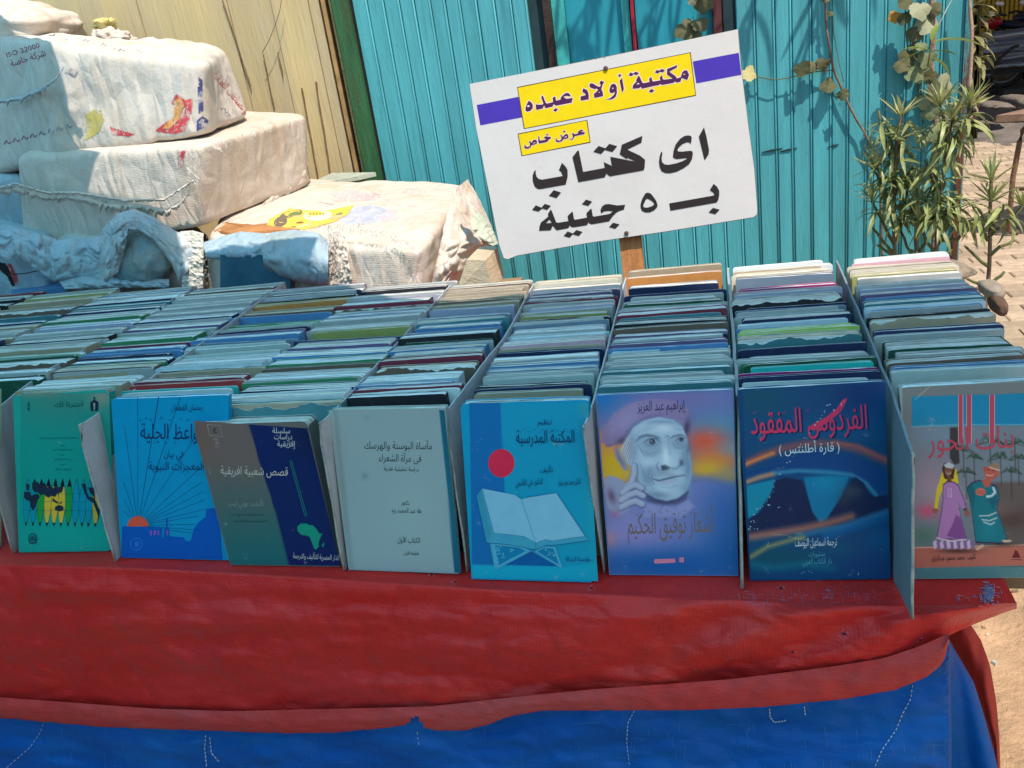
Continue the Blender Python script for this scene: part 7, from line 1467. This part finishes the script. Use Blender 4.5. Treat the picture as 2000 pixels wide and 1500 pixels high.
# bare twig bowing out past the kiosk corner
b = MB(); P = [ony(x, y, WY - .05) for x, y in ((1890, -30), (1893, 0), (1898, 55), (1897, 110), (1893, 165), (1899, 190), (1904, 212), (1900, 228), (1890, 240), (1876, 248))]
b.tube(P, [.0045, .0048, .005, .0052, .006, .0056, .006, .005, .0048, .0045], 8); b.tube([ony(1903, 208, WY - .05), ony(1909, 216, WY - .06), ony(1905, 232, WY - .06)], [.004, .003, .002], 6)
tag(b.build('bare_twig', pmat('twig_bark', (.42, .30, .24), .8, .3, 30, bump=.6, bs=80), None, True), 'bare curved brown twig bowing out beside the kiosk corner', 'branch')
# low tangle overhanging above the picture, whose shadow falls on the boards
def overhang():
    r = random.Random(17); root = empty('overhanging_shrub', (wx(1640, 0) + .15, WY - .3, 0), 'leafy overhanging shrub above the picture that dapples the turquoise boards', 'shrub'); st = []
    for (xa, xb, z0, z1, yy) in ((.62, .15, 2.75, 1.98, .30), (.80, .30, 2.8, 1.95, .26), (.55, .02, 2.8, 2.15, .34), (.85, .52, 2.7, 2.0, .22), (.95, .60, 2.9, 2.15, .30), (.42, -.12, 2.95, 2.4, .40)):
        P = [np.array([xa + (xb - xa) * t, WY - yy - .05 * math.sin(t * 3), z0 + (z1 - z0) * t ** 1.6]) for t in np.linspace(0, 1, 14)]; b = MB(); b.tube(P, .004, 6); b.build('stem', GST, root, True)
        for i in range(3, 14):
            for q in range(3): putleaf(OL[0][r.choice((1, 2, 3))], root, P[i], r.uniform(0, 6.28), r.uniform(-1.2, .1), r.uniform(1., 1.7), r.uniform(-.5, .5))
overhang()
# pale stones and a pot at the foot of the shrubs
def rock(px, py, Y, rx, ry, rd, label, seed, col=(.46, .38, .30), name='stone'):
    V, Fc = lump(px, py, Y, rx, ry, rd, 20, seed=seed, amp=.09, s=1.6, k=2.8); tag(obj(name, V, Fc, pmat('stone_%d' % seed, col, .95, .25, 14, bump=.8, bs=50, dirt=tuple(.5 * c for c in col), ds=9), None, True), label, name.replace('_', ' '))
rock(1936, 564, 2.2, 22, 13, .05, 'pale rounded stone at the foot of the dark shrub by the rows of books', 71, (.30, .26, .21))
rock(1948, 594, 2.15, 14, 16, .05, 'dark brown stump under the pale stone right of the books', 72, (.13, .08, .055), 'stump')
rock(1790, 526, 2.55, 110, 16, .08, 'low pale stone edging under the leafy shrubs before the turquoise boards', 74, (.27, .23, .18), 'stone_edging')
# ================================================================== THE YARD BEYOND, AT THE RIGHT EDGE
def yard():
    # iron-legged table
    Yt = float(onz(1985, 468, .03)[1]); top = ony(1957, 229, Yt); H = top[2]; m = pmat('table_iron', (.20, .12, .08), .7, .35, 20, bump=.4); x0 = top[0]
    t = empty('table', (x0 + .5, Yt + .4, 0), 'rusty iron-legged table with a thick worn top, cut off by the right edge', 'table')
    th = float(ony(1957, 229, Yt)[2] - ony(1957, 243, Yt)[2]); C0 = np.array([x0, Yt + .1]); u = np.array([.86, -.50]); w_ = np.array([.80, .60]); q = [C0, C0 + u * .8, C0 + u * .8 + w_ * .9, C0 + w_ * .9]
    b = MB(); b.hexa([(a, c_, H - th) for a, c_ in q] + [(a, c_, H) for a, c_ in q]); b.build('table_top', pmat('worn_top', (.26, .17, .12), .7, .3, 9, bump=.4, dirt=(.40, .30, .24), ds=5), t)
    for k, (a, c_) in enumerate([C0 + u * .09 + w_ * .06, C0 + u * .7 + w_ * .06, C0 + u * .1 + w_ * .8, C0 + u * .7 + w_ * .8]):
        b = MB(); b.tube([(a + .12, c_, H - th - .015), (a + .05, c_, H - th - .02), (a + .01, c_, H - th - .06), (a, c_, H - th - .12), (a - .02, c_, H * .5), (a - .02, c_, .06), (a + .03, c_, .045)], .015, 8); b.build('leg', m, t, True)
    b = MB(); A0, B0 = C0 + u * .09 + w_ * .06, C0 + u * .7 + w_ * .06; b.tube([(A0[0], A0[1], H * .42), (B0[0], B0[1], H * .42)], .012, 8); b.build('rail', m, t, True)
    # handcart covered with a striped cloth
    Yc = 12.5; A = lambda x, y, Y=Yc: ony(x, y, Y)
    c = empty('handcart', tuple(A(1960, 150) * (1, 1, 0)), 'handcart heaped under a grey-blue striped cloth in the shade', 'handcart')
    V = []; n, mm = 44, 26
    for i in range(n):
        for j in range(mm):
            x = 1900 + i * 4.2; y = 66 - (x - 1900) * .12 + 74 * j / (mm - 1) + 2.5 * nz(i * .2, j * .2); V.append(A(x, y, Yc + .12 * math.sin(j * 1.25 + .5 * nz(i * .12, j * .1, 2)) - .25 * math.sin(j / mm * 3) + (.25 if i < 2 else 0)))
    for i in range(n): p = V[i * mm].copy(); V.append(p + np.array([0, 1.2, -.25]))
    Fc = [(i * mm + j, i * mm + j + 1, (i + 1) * mm + j + 1, (i + 1) * mm + j) for i in range(n - 1) for j in range(mm - 1)] + [(n * mm + i, i * mm, (i + 1) * mm, n * mm + i + 1) for i in range(n - 1)]
    mc = pmat('striped_cloth', (.46, .49, .54), .9, .25, 6, bump=.4); tt = mc.node_tree; p = tt.nodes['Principled BSDF']; tc = tt.nodes.new('ShaderNodeTexCoord'); w = tt.nodes.new('ShaderNodeTexWave'); w.bands_direction = 'Z'; w.inputs['Scale'].default_value = 2.6; w.inputs['Distortion'].default_value = 1.6
    tt.links.new(tc.outputs['Object'], w.inputs[0]); src = p.inputs['Base Color'].links[0].from_socket; tt.links.new(mixc(tt, ramp(tt, w.outputs['Fac'], .4, .6), src, (.20, .23, .30)), p.inputs['Base Color']); obj('striped_cover', V, Fc, mc, c, True)
    dk = pmat('dark_iron', (.03, .028, .027), .5, .4, 20); gy = pmat('grey_rim', (.30, .30, .31), .5)
    b = MB(); P = [A(1900, 134), A(2060, 112)]; b.hexa([P[0] - np.array([0, 0, .12]), P[1] - np.array([0, 0, .12]), P[1] + (0, 1.2, -.12), P[0] + (0, 1.2, -.12), P[0], P[1], P[1] + (0, 1.2, 0), P[0] + (0, 1.2, 0)]); b.build('cart_bed', dk, c)
    for (wx_, wy_, rr) in ((1958, 126, 34), (2040, 118, 34)):
        b = MB(); cc = A(wx_, wy_, Yc + .5); R0 = rr / F * Yc; b.tube([cc + (R0 * math.cos(a), 0, R0 * math.sin(a)) for a in np.linspace(0, 2 * math.pi, 30)], .055, 8); w_ = b.build('wheel', dk, c, True)
        b = MB(); b.tube([cc + (R0 * .86 * math.cos(a), -.03, R0 * .86 * math.sin(a)) for a in np.linspace(0, 2 * math.pi, 30)], .018, 6); b.build('rim', gy, w_, True)
        b = MB()
        for k in range(10): a = k * .628; b.tube([cc, cc + (R0 * .86 * math.cos(a), 0, R0 * .86 * math.sin(a))], .006, 4)
        b.build('spokes', gy, w_)
    # wheelbarrow before it
    Yb = 11.6; A = lambda x, y, Y=Yb: ony(x, y, Y); k = empty('wheelbarrow', tuple(A(1925, 175) * (1, 1, 0)), 'old dark wheelbarrow standing in front of the striped cart', 'wheelbarrow')
    b = MB(); q = [A(1898, 106), A(1953, 106), A(1938, 136), A(1898, 140)]; dv = np.array([0, .5, 0]); b.hexa([q[3], q[2], q[2] + dv * .8, q[3] + dv * .8, q[0], q[1], q[1] + dv, q[0] + dv]); b.build('tray', pmat('olive_tray', (.07, .065, .045), .6, .4, 12), k)
    for dy in (0, .45): b = MB(); b.tube([A(1900, 150, Yb + dy), A(1936, 134, Yb + dy), A(1955, 112, Yb + dy), A(1976, 94, Yb + dy), A(1990, 89, Yb + dy)], .02, 6); b.build('handle', dk, k, True)
    b = MB(); b.tube([A(1912, 140), A(1918, 160), A(1926, 175), A(1934, 172), A(1938, 150), A(1936, 134)], .02, 6); b.build('leg', dk, k, True)
    b = MB(); b.tube([A(1898, 138), A(1936, 134)], .018, 6); b.tube([A(1900, 148), A(1936, 146)], .016, 6); o = b.build('frame', pmat('frame_paint', (.16, .17, .15)), k, True); o['kind'] = 'stuff'
    # shoe-like dark lump and broken slabs on the ground
    V, Fc = lump(1950, 177, 11.3, 8, 7, .08, 14, seed=5, amp=.1); V2, F2 = lump(1946, 181, 11.3, 14, 3.4, .09, 12, seed=6, amp=.1); n = len(V)
    tag(obj('dark_lump', V + V2, Fc + [tuple(i + n for i in f) for f in F2], pmat('lump_black', (.012, .012, .012)), None, True), 'small black domed object lying on the shaded ground', 'dark_lump')
    for i, (x, y, rx, ry, l) in enumerate(((1990, 200, 26, 13, 'broken pale stone slab in the shade near the right edge'), (1940, 205, 30, 5, 'low cracked slab in the shaded ground beside the twig'))):
        V, Fc = lump(x, y, 9.8 - i * .3, rx, ry, .3, 14, seed=80 + i, amp=.15, k=4); tag(obj('stone_slab', V, Fc, pmat('slab_%d' % i, (.17, .15, .13), .9, .3, 5, bump=.7), None, True), l, 'slab')
    # motorbike leaning behind the cart: red tank and fairing, mirrors, dark seat
    Ym = 14.0; A = lambda x, y, Y=Ym: ony(x, y, Y); mb = empty('motorbike', tuple(A(1945, 120) * (1, 1, 0)), 'red motorbike with a round white mirror parked behind the striped cart', 'motorbike')
    red = pmat('bike_red', (.42, .015, .03), .25, .1, spec=.6); obj('tank', *lump(1930, 46, Ym, 19, 11, .16, 20, seed=2, rot=.25, amp=.05), red, mb, True); obj('fairing', *lump(1946, 42, Ym - .1, 10, 9, .12, 16, seed=3, rot=-.4, amp=.08), red, mb, True)
    obj('seat', *lump(1972, 48, Ym, 26, 9, .16, 18, seed=4, rot=.08, amp=.08), pmat('bike_seat', (.02, .025, .05), .5), mb, True)
    b = MB(); b.tube([A(1912, 42), A(1922, 34), A(1940, 30), A(1952, 28), A(1966, 30)], .02, 6); b.build('handlebar', dk, mb, True)
    for (x, y, x2, y2) in ((1934, 26, 1940, 34), (1953, 7, 1956, 28)):
        mr = obj('mirror', *lump(x, y, Ym - .1, 8.5, 4.6, .03, 16, seed=1, rot=.1, amp=.02), pmat('mirror_glass', (.85, .86, .9), .08, .02, spec=.9), mb, True); b = MB(); b.tube([A(x, y + 3), A(x2, y2)], .01, 5); b.build('mirror_stalk', dk, mb)
    for x in (1918, 2010):
        b = MB(); cc = A(x, 92); R0 = .30; b.tube([cc + (R0 * math.cos(a), 0, R0 * math.sin(a)) for a in np.linspace(0, 6.283, 24)], .05, 7); b.build('wheel', dk, mb, True)
    Ym = 14.8; mb = empty('motorbike', tuple(ony(1990, 110, Ym) * (1, 1, 0)), 'dark blue motorbike with a pale mirror, half hidden at the right edge', 'motorbike'); A = lambda x, y, Y=Ym: ony(x, y, Y)
    obj('tank', *lump(1998, 34, Ym, 20, 10, .16, 18, seed=2, rot=-.2, amp=.06), pmat('bike_blue', (.02, .03, .09), .25, .1, spec=.6), mb, True); b = MB(); b.tube([A(1970, 26), A(1984, 22), A(2006, 24)], .02, 6); b.build('handlebar', dk, mb, True)
    obj('mirror', *lump(1999, 5, Ym - .1, 8, 5, .03, 14, seed=1, amp=.02), pmat('mirror_glass_b', (.85, .86, .9), .08, .02, spec=.9), mb, True)
    # ochre wall with a yellow railing and dusty plants
    Yw = 16.5; b = MB(); p0, p1 = ony(1850, 60, Yw), ony(2300, 60, Yw); b.box((p0[0] - 3, Yw, 0), (p1[0] + 6, Yw + .3, 4)); tag(b.build('ochre_wall', pmat('ochre_plaster', (.50, .30, .09), .9, .25, 2, bump=.4, dirt=(.30, .19, .07), ds=1.5)), 'ochre plastered wall far behind the parked motorbikes', 'wall')
    rl = empty('yellow_railing', tuple(ony(1950, 60, Yw - .4) * (1, 1, 0)), 'yellow upright railing in front of the ochre wall', 'railing'); ym = pmat('yellow_paint', (.55, .40, .04), .5, .2, 10)
    for x in range(1900, 2060, 9): q = ony(x, 60, Yw - .4); b = MB(); b.box((q[0] - .02, Yw - .42, .05), (q[0] + .02, Yw - .38, 2.1)); b.build('bar', ym, rl)
    for z in (.3, 2.0): b = MB(); b.box((p0[0] + .2, Yw - .425, z), (p0[0] + 3.5, Yw - .375, z + .05)); b.build('rail', ym, rl)
    r = random.Random(6); pl = empty('dusty_bush', tuple(ony(1905, 110, 9.) * (1, 1, 0)), 'sparse dusty bush just beyond the kiosk corner', 'bush'); g2 = pmat('dusty_leaf', (.22, .22, .10), .7, .4, 20, rand=.3, trans=.2); gm = leafmesh(.22, .07, .8, .3, g2, 1)
    for s in range(5):
        P = [ony(1902 + s * 3 - 2, 160, 9.) * (1, 1, 0)] + [ony(1900 + s * 3 + 4 * nz(t * 3, s), 160 - 150 * t, 9.) for t in np.linspace(.1, 1, 8)]; b = MB(); b.tube(P, .018, 5); b.build('stem', GST, pl, True)
        for q in P[2:]:
            for k in range(2): putleaf(gm, pl, q, r.uniform(0, 6.28), r.uniform(-.5, .7), r.uniform(.5, 1.1))
    # roof added out of view to shade the far yard, and its posts
    s = empty('added_shade_roof', (6, 12.5, 0), 'added unseen sheet roof casting the shade over the far yard', 'roof'); b = MB(); b.box((-1.5, 8.9, 3.1), (14, 17.2, 3.16)); b.build('added_roof_sheet', pmat('added_roof_sheet', (.3, .3, .28)), s)
    for x, y in ((-1.4, 9.1), (13.8, 9.1), (13.8, 17), (-1.4, 17)): b = MB(); b.box((x - .05, y - .05, 0), (x + .05, y + .05, 3.1)); b.build('post', dk, s)
yard()
